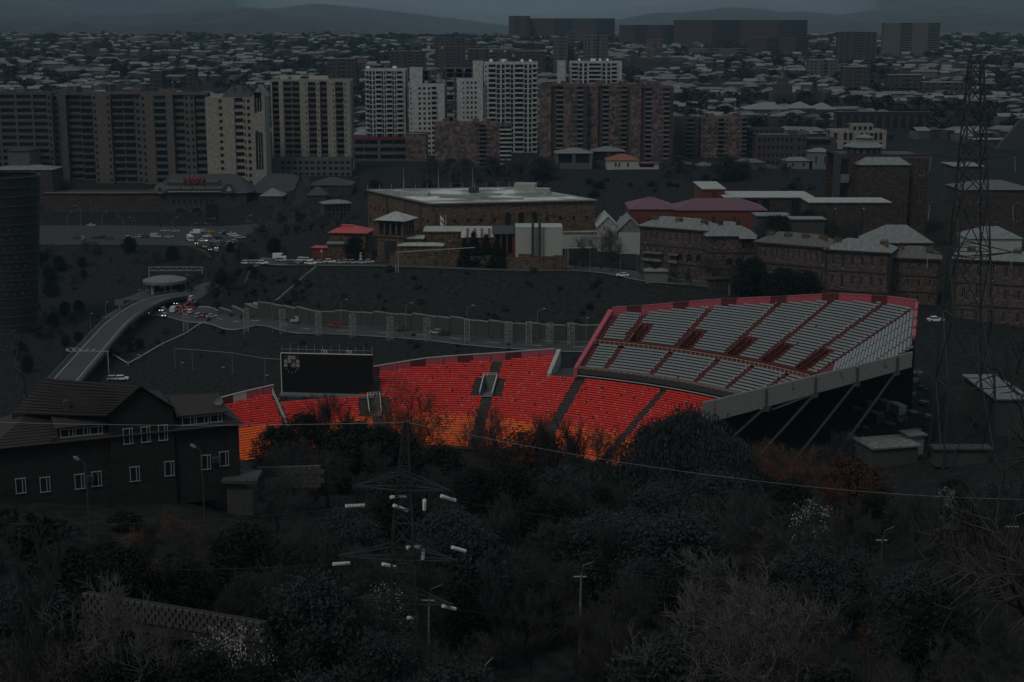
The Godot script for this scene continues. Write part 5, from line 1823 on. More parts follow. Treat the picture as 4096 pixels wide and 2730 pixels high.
# ---------------------------------------------------------------- the far city
func build_far_city() -> void:
	var blocks := [
		[2215, 2268, 1700, 148, "tower_grey", "left one of twin pale grid towers far beyond the tallest white tower"], [2272, 2300, 1720, 128, "tower_grey", "slim core tower between the twin grid towers"],
		[2336, 2432, 1680, 142, "tower_grey", "right one of twin pale grid towers far beyond the brown towers"], [3358, 3506, 2000, 128, "tower_tuff_dark", "tall dark gridded hotel tower far on the right"],
		[2590, 2650, 2100, 158, "tower_tuff", "small pinkish slab block far above the tuff towers"], [2760, 3000, 2300, 196, "tower_grey", "long dim slab block far right of the tuff towers"],
		[3000, 3235, 2250, 150, "tower_tuff_dark", "wide dim slab block left of the dark hotel tower"], [2035, 2120, 3000, 64, "tower_tuff_dark", "left end of the long slab block on the ridge"],
		[2120, 2460, 3020, 74, "tower_tuff_dark", "long dark slab block along the ridge under the hills"], [2480, 2700, 2700, 100, "tower_tuff_dark", "dim slab block right of the long ridge block"],
		[2700, 3230, 2650, 80, "tower_tuff_dark", "very long dim slab block on the right ridge"], [3380, 3480, 1500, 268, "tower_tuff_dark", "dark apartment block below the hotel tower"],
		[3560, 3690, 1500, 300, "tower_tuff_dark", "dark apartment block left of the pylon top"], [3700, 3860, 1450, 330, "tower_tuff_dark", "broad dark apartment block behind the pylon"],
		[1740, 1860, 1900, 150, "tower_tuff_dark", "dim brown block with a crane left of the twin towers"], [1560, 1700, 1700, 205, "tower_tuff_dark", "low dim block behind the left white tower"],
		[1870, 2050, 1650, 196, "tower_tuff_dark", "dim bluish block behind the tallest white tower"], [2060, 2180, 1700, 205, "tower_tuff_dark", "dim block right of the tallest white tower top"],
		[1310, 1420, 1500, 235, "tower_tuff_dark", "dim block behind the long cream apartment block"], [3240, 3350, 1700, 240, "tower_grey", "small pale block right of the church spire"],
		[600, 640, 1300, 285, "tower_tuff_dark", "slim dark block above the brown apartment block"], [745, 772, 1250, 275, "tower_tuff_dark", "slim dark lift tower left of the arched block"], [3540, 3760, 2300, 92, "tower_grey", "long pale hall roof far right under the hills"]]
	for a in blocks:
		block("distant_block", a[5], "building", a[0], a[1], a[2], a[3], 22, clampi(int((height_at(a[3], a[2]) - on_ground(a[0], a[2]).y) / 3.4), 2, 14), [[.5, "o"], [.5, "o"], [.3, "w"], [.5, "o"], [.5, "b"], [.3, "w"], [.5, "o"], [.5, "o"]] if a[2] < 2200 else [[1, "w"], [.8, "l"], [1, "w"], [.8, "l"]], [], a[4], {"group": "slab blocks far behind the towers", "balcony": "tower_grey", "parapet": false})
	for c in [[1765, 1500, 185], [2014, 1480, 200]]:
		var p := on_ground(c[0], c[1])
		var top := height_at(c[2], c[1]) - p.y
		var o := thing("tower_crane", ["rust red tower crane behind the unfinished frame" , "rust red tower crane above the tallest white tower"][0 if c[0] < 1900 else 1], "crane", p)
		var b := MB.new()
		lattice(b, Vector3.ZERO, Vector3(0, top, 0), 2.2, 2.2, 14, .3)
		part("mast", b, M.rust, o)
		b = MB.new()
		b.bar(Vector3(-14, top, 0), Vector3(38, top, 0), .9, 1.2)
		b.bar(Vector3(0, top, 0), Vector3(0, top + 7, 0), .8, .8)
		b.bar(Vector3(0, top + 7, 0), Vector3(26, top + .5, 0), .2, .2); b.bar(Vector3(0, top + 7, 0), Vector3(-13, top + .5, 0), .2, .2)
		part("jib", b, M.rust, o)
		b = MB.new()
		b.box(Vector3(-12, top - 1, 0), Vector3(3, 2.4, 1.6)); b.box(Vector3(1.4, top - 1.2, 1), Vector3(1.8, 2.0, 1.6))
		part("cab", b, M.plaster, o)
	# small houses: a few kinds, the 300 that show largest one by one, the rest as one mass
	var kinds := []
	var labels := ["small house with a pale grey hipped roof in the crowded hillside quarter", "small house with a light metal gable roof in the crowded hillside quarter", "low house with a dark roof in the crowded hillside quarter", "long low building with a pale roof in the crowded hillside quarter", "small house with a rusty roof in the crowded hillside quarter"]
	var roofs := ["roof_tin", "roof_metal", "roof_dark", "roof_tin", "roof_metal_old"]
	var wallm := ["tower_tuff_dark", "tower_grey", "tower_tuff_dark", "tower_tuff", "tower_tuff_dark"]
	var parts := []
	for k in 5:
		var w: float = [11, 10, 9, 26, 10][k]; var z: float = [10, 9, 9, 11, 9][k]
		var b := MB.new()
		b.box(Vector3(0, 2.2, 0), Vector3(w, 6.4, z))
		for i in 3: b.box(Vector3((i - 1) * w * .3, 3.0, z * .5 + .02), Vector3(w * .12, 1.5, .1))
		var r := MB.new()
		if k == 1:
			r.quad(Vector3(-w * .55, 5.3, z * .56), Vector3(-w * .55, 7.6, 0), Vector3(w * .55, 7.6, 0), Vector3(w * .55, 5.3, z * .56)); r.quad(Vector3(w * .55, 5.3, -z * .56), Vector3(w * .55, 7.6, 0), Vector3(-w * .55, 7.6, 0), Vector3(-w * .55, 5.3, -z * .56))
		else: hip(r, -w * .55, w * .55, z * .56, -z * .56, 5.4, 2.0, z * .4)
		parts.append([b.mesh(), r.mesh()])
	var spots := []
	for i in 4200:
		var u := rng.randf_range(-60, 4150)
		var q := rng.randf()
		var d := lerpf(1050.0, 3400.0, q * q * .55 + q * .45)
		var p := on_ground(u, d)
		if noise.get_noise_2d(p.x * .15, d * .15) < -.22: continue
		var ok := true
		for s in spots.slice(maxi(0, spots.size() - 400)):
			if absf(s[0].x - p.x) < 15 and absf(s[0].z - p.z) < 13: ok = false; break
		if not ok: continue
		var kk: int = [0, 0, 1, 1, 2, 2, 3, 4, 4][rng.randi() % 9]
		spots.append([p, rng.randf_range(-.5, .5), kk, rng.randf_range(.8, 1.25)])
	spots.sort_custom(func(a, b): return a[0].z > b[0].z)
	var rest := [[], [], [], [], []]
	for i in spots.size():
		var s: Array = spots[i]
		if i < 300:
			var hu: float = s[0].x / -s[0].z
			var o := thing("hillside_house", labels[s[2]].replace("in the crowded hillside quarter", ["at the left", "in the middle", "at the right"][0 if hu < -.115 else 1 if hu < .115 else 2] + [" of the near hillside quarter", " of the far hillside quarter"][0 if i < 150 else 1]), "house", s[0], s[1], "houses of the hillside quarter behind the towers")
			part("wall", parts[s[2]][0], M[wallm[s[2]]], o)
			part("roof", parts[s[2]][1], M[roofs[s[2]]], o)
			o.scale = Vector3.ONE * s[3]
		else:
			rest[s[2]].append(Transform3D(Basis(Vector3.UP, s[1]).scaled(Vector3.ONE * s[3]), s[0]))
	var far := Node3D.new()
	far.name = "distant_quarter"
	add_child(far)
	meta(far, "mass of tiny roofs covering the far hillside", "houses")
	far.set_meta("kind", "stuff")
	for k in 5:
		scatter("walls", parts[k][0], M[wallm[k]], far, rest[k])
		scatter("roofs", parts[k][1], M[roofs[k]], far, rest[k])

# ---------------------------------------------------------------- roads, walls, pipes
func lattice(b: MB, lo: Vector3, hi: Vector3, w0: float, w1: float, n: int, t: float) -> void:
	var prev := []
	for k in n + 1:
		var f := k / float(n)
		var c := lo.lerp(hi, f)
		var w := lerpf(w0, w1, f) * .5
		var ring_ := [c + Vector3(-w, 0, w), c + Vector3(w, 0, w), c + Vector3(w, 0, -w), c + Vector3(-w, 0, -w)]
		if k > 0:
			for j in 4:
				b.bar(prev[j], ring_[j], t, t)
				var j2 := (j + 1) % 4
				b.bar(prev[j], ring_[j2], t * .6, t * .6)
				b.bar(prev[j2], ring_[j], t * .6, t * .6)
				b.bar(ring_[j], ring_[j2], t * .6, t * .6)
		prev = ring_

func smooth_line(p: Array, step: float) -> Array:
	var c := Curve3D.new()
	for i in p.size():
		var t: Vector3 = (p[mini(i + 1, p.size() - 1)] - p[maxi(i - 1, 0)]) / 6.0
		c.add_point(p[i], -t, t)
	var out := []
	var l := c.get_baked_length()
	var n := maxi(2, int(l / step))
	for i in n + 1: out.append(c.sample_baked(l * i / n))
	return out

func strip(line: Array, half: float, lift: float, shift := 0.0, wide := -1.0) -> MB:
	# a sheet that follows the land; with shift and wide it is a narrower band beside the middle line
	var b := MB.new()
	var prev := []
	for i in line.size():
		var t: Vector3 = line[mini(i + 1, line.size() - 1)] - line[maxi(i - 1, 0)]
		var n := Vector3(-t.z, 0, t.x).normalized()
		var row := []
		var w := half if wide < 0 else wide
		for k in 5:
			var p: Vector3 = line[i] + n * (shift + lerpf(-w, w, k / 4.0))
			row.append(Vector3(p.x, land(p.x, -p.z) + lift, p.z))
		if i > 0:
			for k in 4: b.quad(prev[k], prev[k + 1], row[k + 1], row[k])
		prev = row
	return b

func build_roads() -> void:
	var low := []
	for q in [430, 560, 700, 850, 1000, 1125, 1250, 1375, 1500, 1650, 1800, 1950, 2100, 2260, 2420]: low.append(on_ground(q, landmark(q, 10) - 10.0))
	low = smooth_line(low, 5)
	struct("lower_road", strip(low, 6.0, .22), M.asphalt)
	struct("lower_kerb", strip(low, 6.0, .36, 6.2, .25), M.kerb)
	struct("lower_kerb", strip(low, 6.0, .36, -6.2, .25), M.kerb)
	var mk := MB.new()
	for i in range(0, low.size() - 2, 3):
		var s := strip([low[i], low[i + 1]], .1, .24)
		mk.v.append_array(s.v); mk.n.append_array(s.n)
	var dash := struct("road_markings", mk, M.marking)
	dash.set_meta("kind", "stuff")
	dash.set_meta("label", "faded dashes along the middle of the lower road"); dash.set_meta("category", "marking")
	var up := []
	for q in [1010, 1150, 1300, 1450, 1600, 1800, 2000, 2150, 2300, 2450, 2650, 2900]: up.append(on_ground(q, landmark(q, 12) + 6.0))
	up = smooth_line(up, 5)
	struct("upper_road", strip(up, 5.0, .2), M.asphalt)
	struct("upper_kerb", strip(up, 5.0, .32, 5.2, .22), M.kerb)
	struct("upper_kerb", strip(up, 5.0, .34, -5.2, .3), M.kerb)
	var br := []
	for q in [[60, 735], [400, 735], [750, 732], [1000, 728]]: br.append(on_ground(q[0], q[1]))
	struct("bridge_road", strip(smooth_line(br, 8), 34.0, .3), M.asphalt_dark)
	var rb := []
	for q in [[520, 622], [640, 618], [760, 612], [850, 600]]: rb.append(on_ground(q[0], q[1]))
	struct("roundabout", strip(smooth_line(rb, 6), 10.0, .2), M.asphalt)
	# bridge railing
	var bl := []
	for q in [[720, 975], [790, 1003], [845, 1030]]: bl.append(hit(q[0], q[1], 640))
	bl = smooth_line(bl, 3.0)
	var r := thing("bridge_railing", "pale railing along the edge of the bridge road", "railing", bl[0])
	var rb2 := MB.new()
	for i in bl.size() - 1:
		rb2.bar(bl[i], bl[i] + Vector3(0, 1.3, 0), .15, .15)
		for h in [.6, 1.25]: rb2.bar(bl[i] + Vector3(0, h, 0), bl[i + 1] + Vector3(0, h, 0), .1, .1)
	wpart("rails", rb2, M.concrete, r)
	var dk := MB.new()
	for i in bl.size() - 1: dk.bar(bl[i] + Vector3(0, -.7, 0), bl[i + 1] + Vector3(0, -.7, 0), .8, 1.3)
	wpart("deck_edge", dk, M.concrete_dark, r)
	# viaduct curving down to the left
	var vp := []
	for q in [[735, 1176], [640, 1193], [560, 1225], [470, 1288], [400, 1362], [330, 1442], [240, 1545], [110, 1700], [-20, 1860]]:
		var s: float = slope_of(q[1])
		var d: float = (15.3 - EYE) / s
		vp.append(Vector3(across(q[0], 15.3, d), 15.3, -d))
	vp = smooth_line(vp, 4.0)
	var va := thing("viaduct", "grey concrete viaduct with railings curving away on the left", "bridge", vp[vp.size() / 2])
	var deck := MB.new(); var ra := [MB.new(), MB.new()]; var kb := MB.new()
	for i in vp.size() - 1:
		var t: Vector3 = (vp[mini(i + 1, vp.size() - 1)] - vp[maxi(i - 1, 0)]).normalized()
		var t2: Vector3 = (vp[mini(i + 2, vp.size() - 1)] - vp[i]).normalized()
		var n := Vector3(-t.z, 0, t.x); var n2 := Vector3(-t2.z, 0, t2.x)
		var a0: Vector3 = vp[i] - n * 5; var a1: Vector3 = vp[i] + n * 5; var b0: Vector3 = vp[i + 1] - n2 * 5; var b1: Vector3 = vp[i + 1] + n2 * 5
		var dn := Vector3(0, 1.3, 0)
		deck.quad(a0, a1, b1, b0); deck.quad(a0 - dn, a0, b0, b0 - dn); deck.quad(b1 - dn, b1, a1, a1 - dn); deck.quad(a0 - dn, b0 - dn, b1 - dn, a1 - dn)
		for s in 2:
			var e0: Vector3 = [a0, a1][s]; var e1: Vector3 = [b0, b1][s]
			ra[s].bar(e0, e0 + Vector3(0, 1.1, 0), .12, .12)
			ra[s].bar(e0 + Vector3(0, 1.1, 0), e1 + Vector3(0, 1.1, 0), .16, .16)
			ra[s].bar(e0 + Vector3(0, .55, 0), e1 + Vector3(0, .55, 0), .08, .08)
			kb.bar(e0.lerp([a1, a0][s], .14) + Vector3(0, .1, 0), e1.lerp([b1, b0][s], .14) + Vector3(0, .1, 0), .35, .22)
	wpart("deck", deck, M.asphalt, va); wpart("railing", ra[0], M.concrete, va); wpart("railing", ra[1], M.concrete, va); wpart("footway_edge", kb, M.kerb, va)
	for i in range(0, vp.size(), 6):
		var g := land(vp[i].x, -vp[i].z)
		if g > 13.5: continue
		var c := MB.new()
		c.box(Vector3(vp[i].x, (g + 14) * .5 - .5, vp[i].z), Vector3(3.0, 15 - g, 1.2))
		wpart("pier", c, M.concrete_dark, va)
	# stone retaining wall above the lower road
	var rw := thing("retaining_wall", "long stepped stone retaining wall above the lower road", "wall", hit(1600, 1330, 460))
	var last := Vector3.ZERO
	for k in 31:
		var u := lerpf(880, 2420, k / 30.0)
		var p := on_ground(u, landmark(u, 10) - 2.6)
		if k > 0:
			var y0 := (last.y + p.y) * .5 + 5.2 * clampf((u - 900) / 170.0, .25, 1) + (.4 if k % 3 == 1 else 0.0)
			var b := MB.new()
			var lo := minf(last.y, p.y) - 1.0
			var a := Vector3(last.x, (lo + y0) * .5, last.z); var c := Vector3(p.x - .12, (lo + y0) * .5, p.z)
			b.bar(a, c, .8, maxf(y0 - lo, 2.0))
			wpart("wall_panel", b, M.wall_stone, rw)
			b = MB.new()
			b.bar(Vector3(last.x, y0 + .1, last.z), Vector3(p.x - .12, y0 + .1, p.z), 1.1, .34)
			wpart("coping", b, M.concrete, rw)
		last = p
	# drain channel and pipes laid over the grass
	pipe_line("drain_channel", "pale concrete drain running straight down the grass slope", [[1262, 1070, 480], [1180, 1142, 470], [1092, 1222, 470], [1082, 1262, 470]], .35, .15, M.concrete)
	pipe_line("gas_pipe", "pale pipe zigzagging over the grass left of the scoreboard", [[270, 1406, 400], [450, 1406, 400], [452, 1432, 400], [512, 1466, 400], [650, 1388, 400], [795, 1308, 400], [822, 1300, 400]], .18, 1.0, M.concrete_pale)
	pipe_line("overhead_cable", "thin cable strung between lamp posts below the grass slope", [[700, 1478, 400], [770, 1482, 400], [930, 1500, 400], [1060, 1524, 400], [1120, 1530, 400]], .05, 7.0, M.steel)

func pipe_line(called: String, label: String, pts: Array, r: float, up: float, m: Material) -> void:
	var o: Node3D = null
	var p := []
	for q in pts: p.append(hit(q[0], q[1], q[2]) + Vector3(0, up, 0))
	o = thing(called, label, "pipe", p[0] - Vector3(0, up, 0))
	for i in p.size() - 1:
		var n := maxi(1, int(p[i].distance_to(p[i + 1]) / 8.0))
		var line := []; var rad := []
		for k in n + 1:
			var x: Vector3 = p[i].lerp(p[i + 1], k / float(n))
			if up < 5: x.y = land(x.x, -x.z) + up
			line.append(x); rad.append(r)
		var b := MB.new()
		b.tube(line, rad, 6)
		wpart("pipe", b, m, o)
		if up > .5:
			var l := MB.new()
			l.bar(p[i] - Vector3(0, up, 0), p[i], r, r)
			wpart("support", l, m, o)

# ---------------------------------------------------------------- lamps, masts, pylons, wires
func lamp(label: String, u: float, v: float, vtop: float, reach: float, from := 430.0, group := "street lamps", m := "concrete") -> void:
	var p := hit(u, v, from)
	var h := height_at(vtop, -p.z) - p.y
	var o := thing("street_lamp", label, "street lamp", p, 0, group)
	var b := MB.new()
	b.tube([Vector3(0, -.3, 0), Vector3(0, h * .85, 0)], [.14, .09], 6)
	part("pole", b, M[m], o)
	b = MB.new()
	b.tube([Vector3(0, h * .85, 0), Vector3(reach * .25, h * .96, 0), Vector3(reach, h, 0)], [.08, .06, .05], 5)
	part("arm", b, M[m], o)
	b = MB.new()
	b.box(Vector3(reach * 1.12, h + .02, 0), Vector3(.9, .16, .3), Basis(Vector3.BACK, .2 * signf(reach)))
	part("lamp_head", b, M.concrete_pale, o)

func build_poles() -> void:
	var L := [[1090, 1330, 1196], [1364, 1318, 1198], [1624, 1330, 1212], [1868, 1345, 1222], [2150, 1362, 1236]]
	for i in L.size():
		lamp(["leftmost", "second", "third", "fourth", "last"][i] + " tall curved street lamp from the left along the lower road", L[i][0], L[i][1], L[i][2], 1.9, 440, "street lamps on the lower road")
	lamp("plain lamp post on the lower road beside the pink stand wall", 2345, 1376, 1272, .4, 440)
	lamp("street lamp beside the gatehouse on the upper road", 1418, 1048, 972, 1.0, 540)
	lamp("street lamp before the middle of the boundary wall", 1795, 1058, 965, .5, 540)
	lamp("street lamp before the right part of the boundary wall", 1982, 1062, 975, .5, 540)
	lamp("street lamp before the white tank house", 2158, 1072, 900, .2, 540)
	lamp("street lamp on the upper road under the bare trees", 2360, 1092, 990, .3, 520)
	lamp("street lamp beside the white sedan on the upper road", 2482, 1098, 1000, .3, 510)
	lamp("street lamp before the tuff terrace garden", 2548, 1128, 1020, .3, 500)
	var B := [[545, 975, 870], [768, 985, 893, ], [847, 985, 895], [985, 950, 862], [1015, 955, 885], [690, 930, 870], [325, 930, 822], [410, 935, 850], [495, 938, 865], [270, 925, 850]]
	for i in B.size():
		lamp("thin street lamp standing over the traffic on the bridge road", B[i][0], B[i][1], B[i][2], (2.2 if i % 2 else -2.2), 640, "street lamps on the bridge")
	var V := [[362, 1330, 1255], [425, 1300, 1210], [555, 1240, 1160], [612, 1215, 1140], [660, 1200, 1130], [685, 1190, 1110], [745, 1195, 1100]]
	for i in V.size():
		lamp("thin pole beside the curving viaduct", V[i][0], V[i][1], V[i][2], .6, 430, "poles along the viaduct")
	for q in [[755, 1560, 1452], [918, 1580, 1470], [1092, 1590, 1502], [580, 1520, 1420]]:
		lamp("dark post with a pale lamp head on the grass left of the scoreboard", q[0], q[1], q[2], -1.5, 380, "lamp posts below the grass slope", "steel_dark")
	# gantry of floodlights on the left
	var fp := hit(270, 1500, 380)
	var fg := thing("floodlight_bar", "row of small floodlights on a horizontal bar at the left", "floodlight", fp)
	var h := height_at(1406, -fp.z) - fp.y
	var b := MB.new()
	b.bar(Vector3(0, h, 0), Vector3(14, h, 0), .2, .2); b.bar(Vector3(13.5, 0, 0), Vector3(13.5, h, 0), .25, .25)
	part("bar", b, M.steel, fg)
	for k in 5:
		b = MB.new()
		b.box(Vector3(.5 + k * 2.1, h + .45, .2), Vector3(1.3, .5, .3), Basis(Vector3.BACK, .5 if k > 2 else -.5))
		part("floodlight", b, M.concrete_pale, fg)
	var sp := hit(478, 1265, 430)
	var bb := thing("blank_sign", "small blank white double sign beside the viaduct", "sign", sp)
	b = MB.new()
	b.box(Vector3(-.9, 5.2, 0), Vector3(1.7, 2.4, .15)); b.box(Vector3(.9, 5.2, 0), Vector3(1.7, 2.4, .15))
	part("board", b, M.concrete, bb)
	b = MB.new()
	b.bar(Vector3(0, -.3, -.2), Vector3(0, 5, -.2), .2, .2)
	part("post", b, M.steel, bb)
	var dp := hit(855, 905, 690)
	var db := thing("street_display", "dark street display with small dim white digits before the factory", "display", dp + Vector3(0, 0, 2))
	b = MB.new()
	b.box(Vector3(0, 7.0, 0), Vector3(6.4, 9.0, .6))
	part("case", b, M.black_screen, db)
	letters("15:25:41", .95, M.display, db, Vector3(0, 4.2, .34), 0, true, "digit")
	b = MB.new()
	b.bar(Vector3(0, -.5, 0), Vector3(0, 3, 0), .5, .5)
	part("post", b, M.steel_dark, db)
	# road signs beside the gatehouse
	for i in 2:
		var rp := hit([1287.0, 1443.0][i], [1050.0, 1058.0][i], 540)
		var rs := thing("road_sign", ["triangular road signs stacked on a post by the pavilion", "small blue road sign on a post by the brick lean-to"][1 - i], "road sign", rp)
		b = MB.new()
		b.tube([Vector3(0, -.3, 0), Vector3(0, 4.6, 0)], [.07, .07], 5)
		part("post", b, M.steel, rs)
		for k in [1, 3][i]:
			b = MB.new()
			b.lathe(Vector3(0, 4.3 - k * 1.1, .1), [Vector2(.55, 0), Vector2(.55, .06), Vector2(.01, .06)], 3 if k < 1 and i == 1 else 12, Basis(Vector3.RIGHT, PI / 2))
			part("plate", b, M.concrete_pale if i else M.steel, rs)
	# short lattice masts in a row below the lower road
	var U := [[742, 1330, 1238], [985, 1332, 1236], [1130, 1336, 1240], [1275, 1346, 1252], [1410, 1352, 1258], [1560, 1366, 1268], [1709, 1370, 1274], [1868, 1374, 1282], [2034, 1380, 1288], [2115, 1382, 1288], [2199, 1384, 1292], [2284, 1392, 1292]]
	var names := ["first", "second", "third", "fourth", "fifth", "sixth", "seventh", "eighth", "ninth", "tenth", "eleventh", "twelfth"]
	for i in U.size():
		var p := hit(U[i][0], U[i][1], 440)
		var m := thing("lattice_mast", names[i] + " pale lattice mast from the left in the row below the lower road", "mast", p, rng.randf_range(0, .6), "lattice masts behind the stadium")
		var ht := height_at(U[i][2], -p.z) - p.y
		for k in 4:
			var leg := MB.new()
			var x := .8 * (1 if k % 2 else -1); var z := .8 * (1 if k > 1 else -1)
			leg.bar(Vector3(x, -.4, z), Vector3(x, ht, z), .16, .16)
			part("leg", leg, M.clock_grey, m)
		b = MB.new()
		var n := 6
		for k in n:
			var y0 := ht * k / n; var y1 := ht * (k + 1) / n
			for s in [[Vector3(-.8, 0, .8), Vector3(.8, 0, .8)], [Vector3(.8, 0, .8), Vector3(.8, 0, -.8)], [Vector3(.8, 0, -.8), Vector3(-.8, 0, -.8)], [Vector3(-.8, 0, -.8), Vector3(-.8, 0, .8)]]:
				b.bar(s[0] + Vector3(0, y1, 0), s[1] + Vector3(0, y1, 0), .09, .09)
				b.bar(s[k % 2] + Vector3(0, y0, 0), s[1 - k % 2] + Vector3(0, y1, 0), .08, .08)
		part("bracing", b, M.clock_grey, m)
	pylons()

func disc_string(a: Vector3, c: Vector3, to: Node3D, n := 8) -> void:
	var z := (c - a).normalized()
	var x := Vector3.UP.cross(z) if absf(z.y) < .9 else Vector3.RIGHT
	x = x.normalized()
	var bas := Basis(x, z, x.cross(z))
	var b := MB.new()
	b.bar(a, c, .04, .04)
	for k in n: b.lathe(a.lerp(c, (k + .5) / n), [Vector2(.03, .05), Vector2(.15, .0), Vector2(.16, -.02), Vector2(.03, -.03)], 9, bas)
	wpart("insulator_string", b, M.insulator, to)

func sag(a: Vector3, c: Vector3, drop: float, n := 24) -> Array:
	var out := []
	for k in n + 1:
		var t := k / float(n)
		out.append(a.lerp(c, t) - Vector3(0, drop * 4 * t * (1 - t), 0))
	return out

func wire(called: String, label: String, pts: Array, r: float, m: Material) -> void:
	var o := thing(called, label, "cable", pts[0])
	var rad := []
	for p in pts: rad.append(r)
	var b := MB.new()
	b.tube(pts, rad, 4)
	wpart("strand", b, m, o)

func pylons() -> void:
	# nearest pylon, in front of the wood
	var d := 120.0
	var g := on_ground(1622, d)
	var top := at(1622, 1690, d)
	var o := thing("power_pylon", "dark lattice power pylon with pale insulators in the foreground", "pylon", g)
	var b := MB.new()
	lattice(b, g + Vector3(0, -1, 0), Vector3(g.x, top.y - 8.5, g.z), 2.7, 1.6, 8, .16)
	wpart("shaft", b, M.steel_dark, o)
	b = MB.new()
	lattice(b, Vector3(g.x, top.y - 8.5, g.z), top, 1.6, .35, 7, .12)
	wpart("peak", b, M.steel_dark, o)
	for a in [[1985, 4.2, 4.0], [2265, 5.6, 4.6], [2440, 4.2, 4.2]]:
		var y := height_at(a[0] - 30, d)
		var arm := MB.new()
		for s in [-1, 1]:
			var tip := Vector3(g.x + s * (a[1] if s < 0 else a[2]), y, g.z + s * .6)
			for z in [-.7, .7]:
				arm.bar(Vector3(g.x, y, g.z + z), tip, .12, .12)
				arm.bar(Vector3(g.x, y + 1.4, g.z + z), tip, .09, .09)
		wpart("cross_arm", arm, M.steel_dark, o)
	for q in [[1380, 2025, 1460, 2022], [1572, 2022, 1632, 2044], [1762, 1984, 1824, 2004], [1560, 1990, 1625, 1986], [1330, 2258, 1400, 2253], [1528, 2257, 1586, 2271], [1806, 2190, 1864, 2207], [1625, 2192, 1685, 2188], [1372, 2470, 1452, 2466], [1768, 2425, 1824, 2438], [1690, 2240, 1694, 2195], [1697, 2000, 1697, 2042], [1632, 2472, 1652, 2476]]:
		disc_string(at(q[0], q[1], d - 1), at(q[2], q[3], d + .5), o, 8 if absf(q[2] - q[0]) > 30 else 6)
	wire("earth_wire", "thin earth wire from the left edge to the foreground pylon top", sag(at(-60, 1688, 135), top + Vector3(-.1, 0, 0), .3), .014, M.steel)
	wire("earth_wire", "thin earth wire from the foreground pylon top sinking to the right", sag(top + Vector3(.1, 0, 0), at(4200, 2000, 150), 1.6), .014, M.steel)
	var cable := 0
	for q in [[1460, 2022, -80, 2090, 140], [1400, 2253, -80, 2240, 140], [1452, 2466, -80, 2470, 130], [1824, 2004, 4200, 2300, 150], [1864, 2207, 4200, 2440, 150], [1824, 2438, 4200, 2640, 140]]:
		wire("power_line", ["upper left", "middle left", "lower left", "upper right", "middle right", "lower right"][cable] + " power cable strung from the foreground pylon", sag(at(q[0], q[1], d), at(q[2], q[3], q[4]), .8), .02, M.steel_dark)
		cable += 1
	# great pylon beside the stadium
	var gp := on_ground(3850, 343)
	var ty := height_at(240, 343)
	var p2 := thing("power_pylon", "very tall dark lattice pylon right of the stadium", "pylon", gp)
	var hh := ty - gp.y
	var cuts := [0.0, .2, .38, .54, .68, .8, .9, 1.0]
	for i in cuts.size() - 1:
		b = MB.new()
		lattice(b, gp + Vector3(-2.5 * cuts[i], hh * cuts[i] - (1 if i == 0 else 0), 0), gp + Vector3(-2.5 * cuts[i + 1], hh * cuts[i + 1], 0), lerpf(12.8, 2.6, cuts[i]), lerpf(12.8, 2.6, cuts[i + 1]), 1 if i < 4 else 2, .34)
		wpart("section", b, M.steel_dark, p2)
	for f in [.52, .64, .76]:
		b = MB.new()
		var c := gp + Vector3(-2.5 * f, hh * f, 0)
		for s in [-1, 1]:
			for z in [-1.5, 1.5]:
				b.bar(c + Vector3(0, 0, z), c + Vector3(s * 10, 1.2, 0), .25, .25); b.bar(c + Vector3(0, 3.5, z), c + Vector3(s * 10, 1.2, 0), .2, .2)
		wpart("cross_arm", b, M.steel_dark, p2)
		for s in [-1, 1]:
			disc_string(c + Vector3(s * 9.5, 1.0, 0), c + Vector3(s * 9.8, -2.6, .3), p2, 9)
	# pylon cut by the left edge
	var g3 := on_ground(40, 300)
	var p3 := thing("power_pylon", "dim lattice pylon cut by the left edge of the view", "pylon", g3)
	b = MB.new()
	lattice(b, g3, Vector3(g3.x, height_at(1330, 300), g3.z), 7.5, 4.0, 7, .22)
	wpart("shaft", b, M.steel_dark, p3)
	# small poles with lamps in the wood
	for q in [[2317, 2300, 133, "pale concrete utility pole with a curved lamp arm in the wood"], [3510, 2155, 150, "thin dim utility pole in the dark wood on the right"], [1715, 2395, 128, "short utility pole with a lamp arm behind the foreground pylon"], [4015, 2100, 140, "dim thin pole near the right edge of the wood"]]:
		var gd := on_ground(q[0], q[2])
		var tp := height_at(q[1], q[2])
		var u := thing("utility_pole", q[3], "utility pole", gd)
		b = MB.new()
		b.tube([Vector3(0, -.5, 0), Vector3(.1, tp - gd.y, 0)], [.16, .1], 6)
		part("pole", b, M.concrete if q[0] < 3000 else M.concrete_dark, u)
		b = MB.new()
		b.bar(Vector3(-.6, tp - gd.y - .2, 0), Vector3(.6, tp - gd.y - .2, 0), .09, .09)
		part("crossbar", b, M.steel, u)
		b = MB.new()
		b.tube([Vector3(.1, tp - gd.y - .2, 0), Vector3(.3, tp - gd.y + .9, 0), Vector3(1.3, tp - gd.y + 1.3, 0)], [.05, .04, .04], 5)
		part("lamp_arm", b, M.concrete, u)
	var ca := at(1935, 2620, 112)
	var cl := thing("lamp_arm", "pale bent lamp post leaning at the bottom of the view", "street lamp", on_ground(1935, 112))
	b = MB.new()
	b.tube([on_ground(1935, 112), at(1935, 2690, 112), at(1942, 2662, 112), at(1972, 2632, 112)], [.1, .09, .07, .05], 6)
	wpart("pole", b, M.concrete, cl)

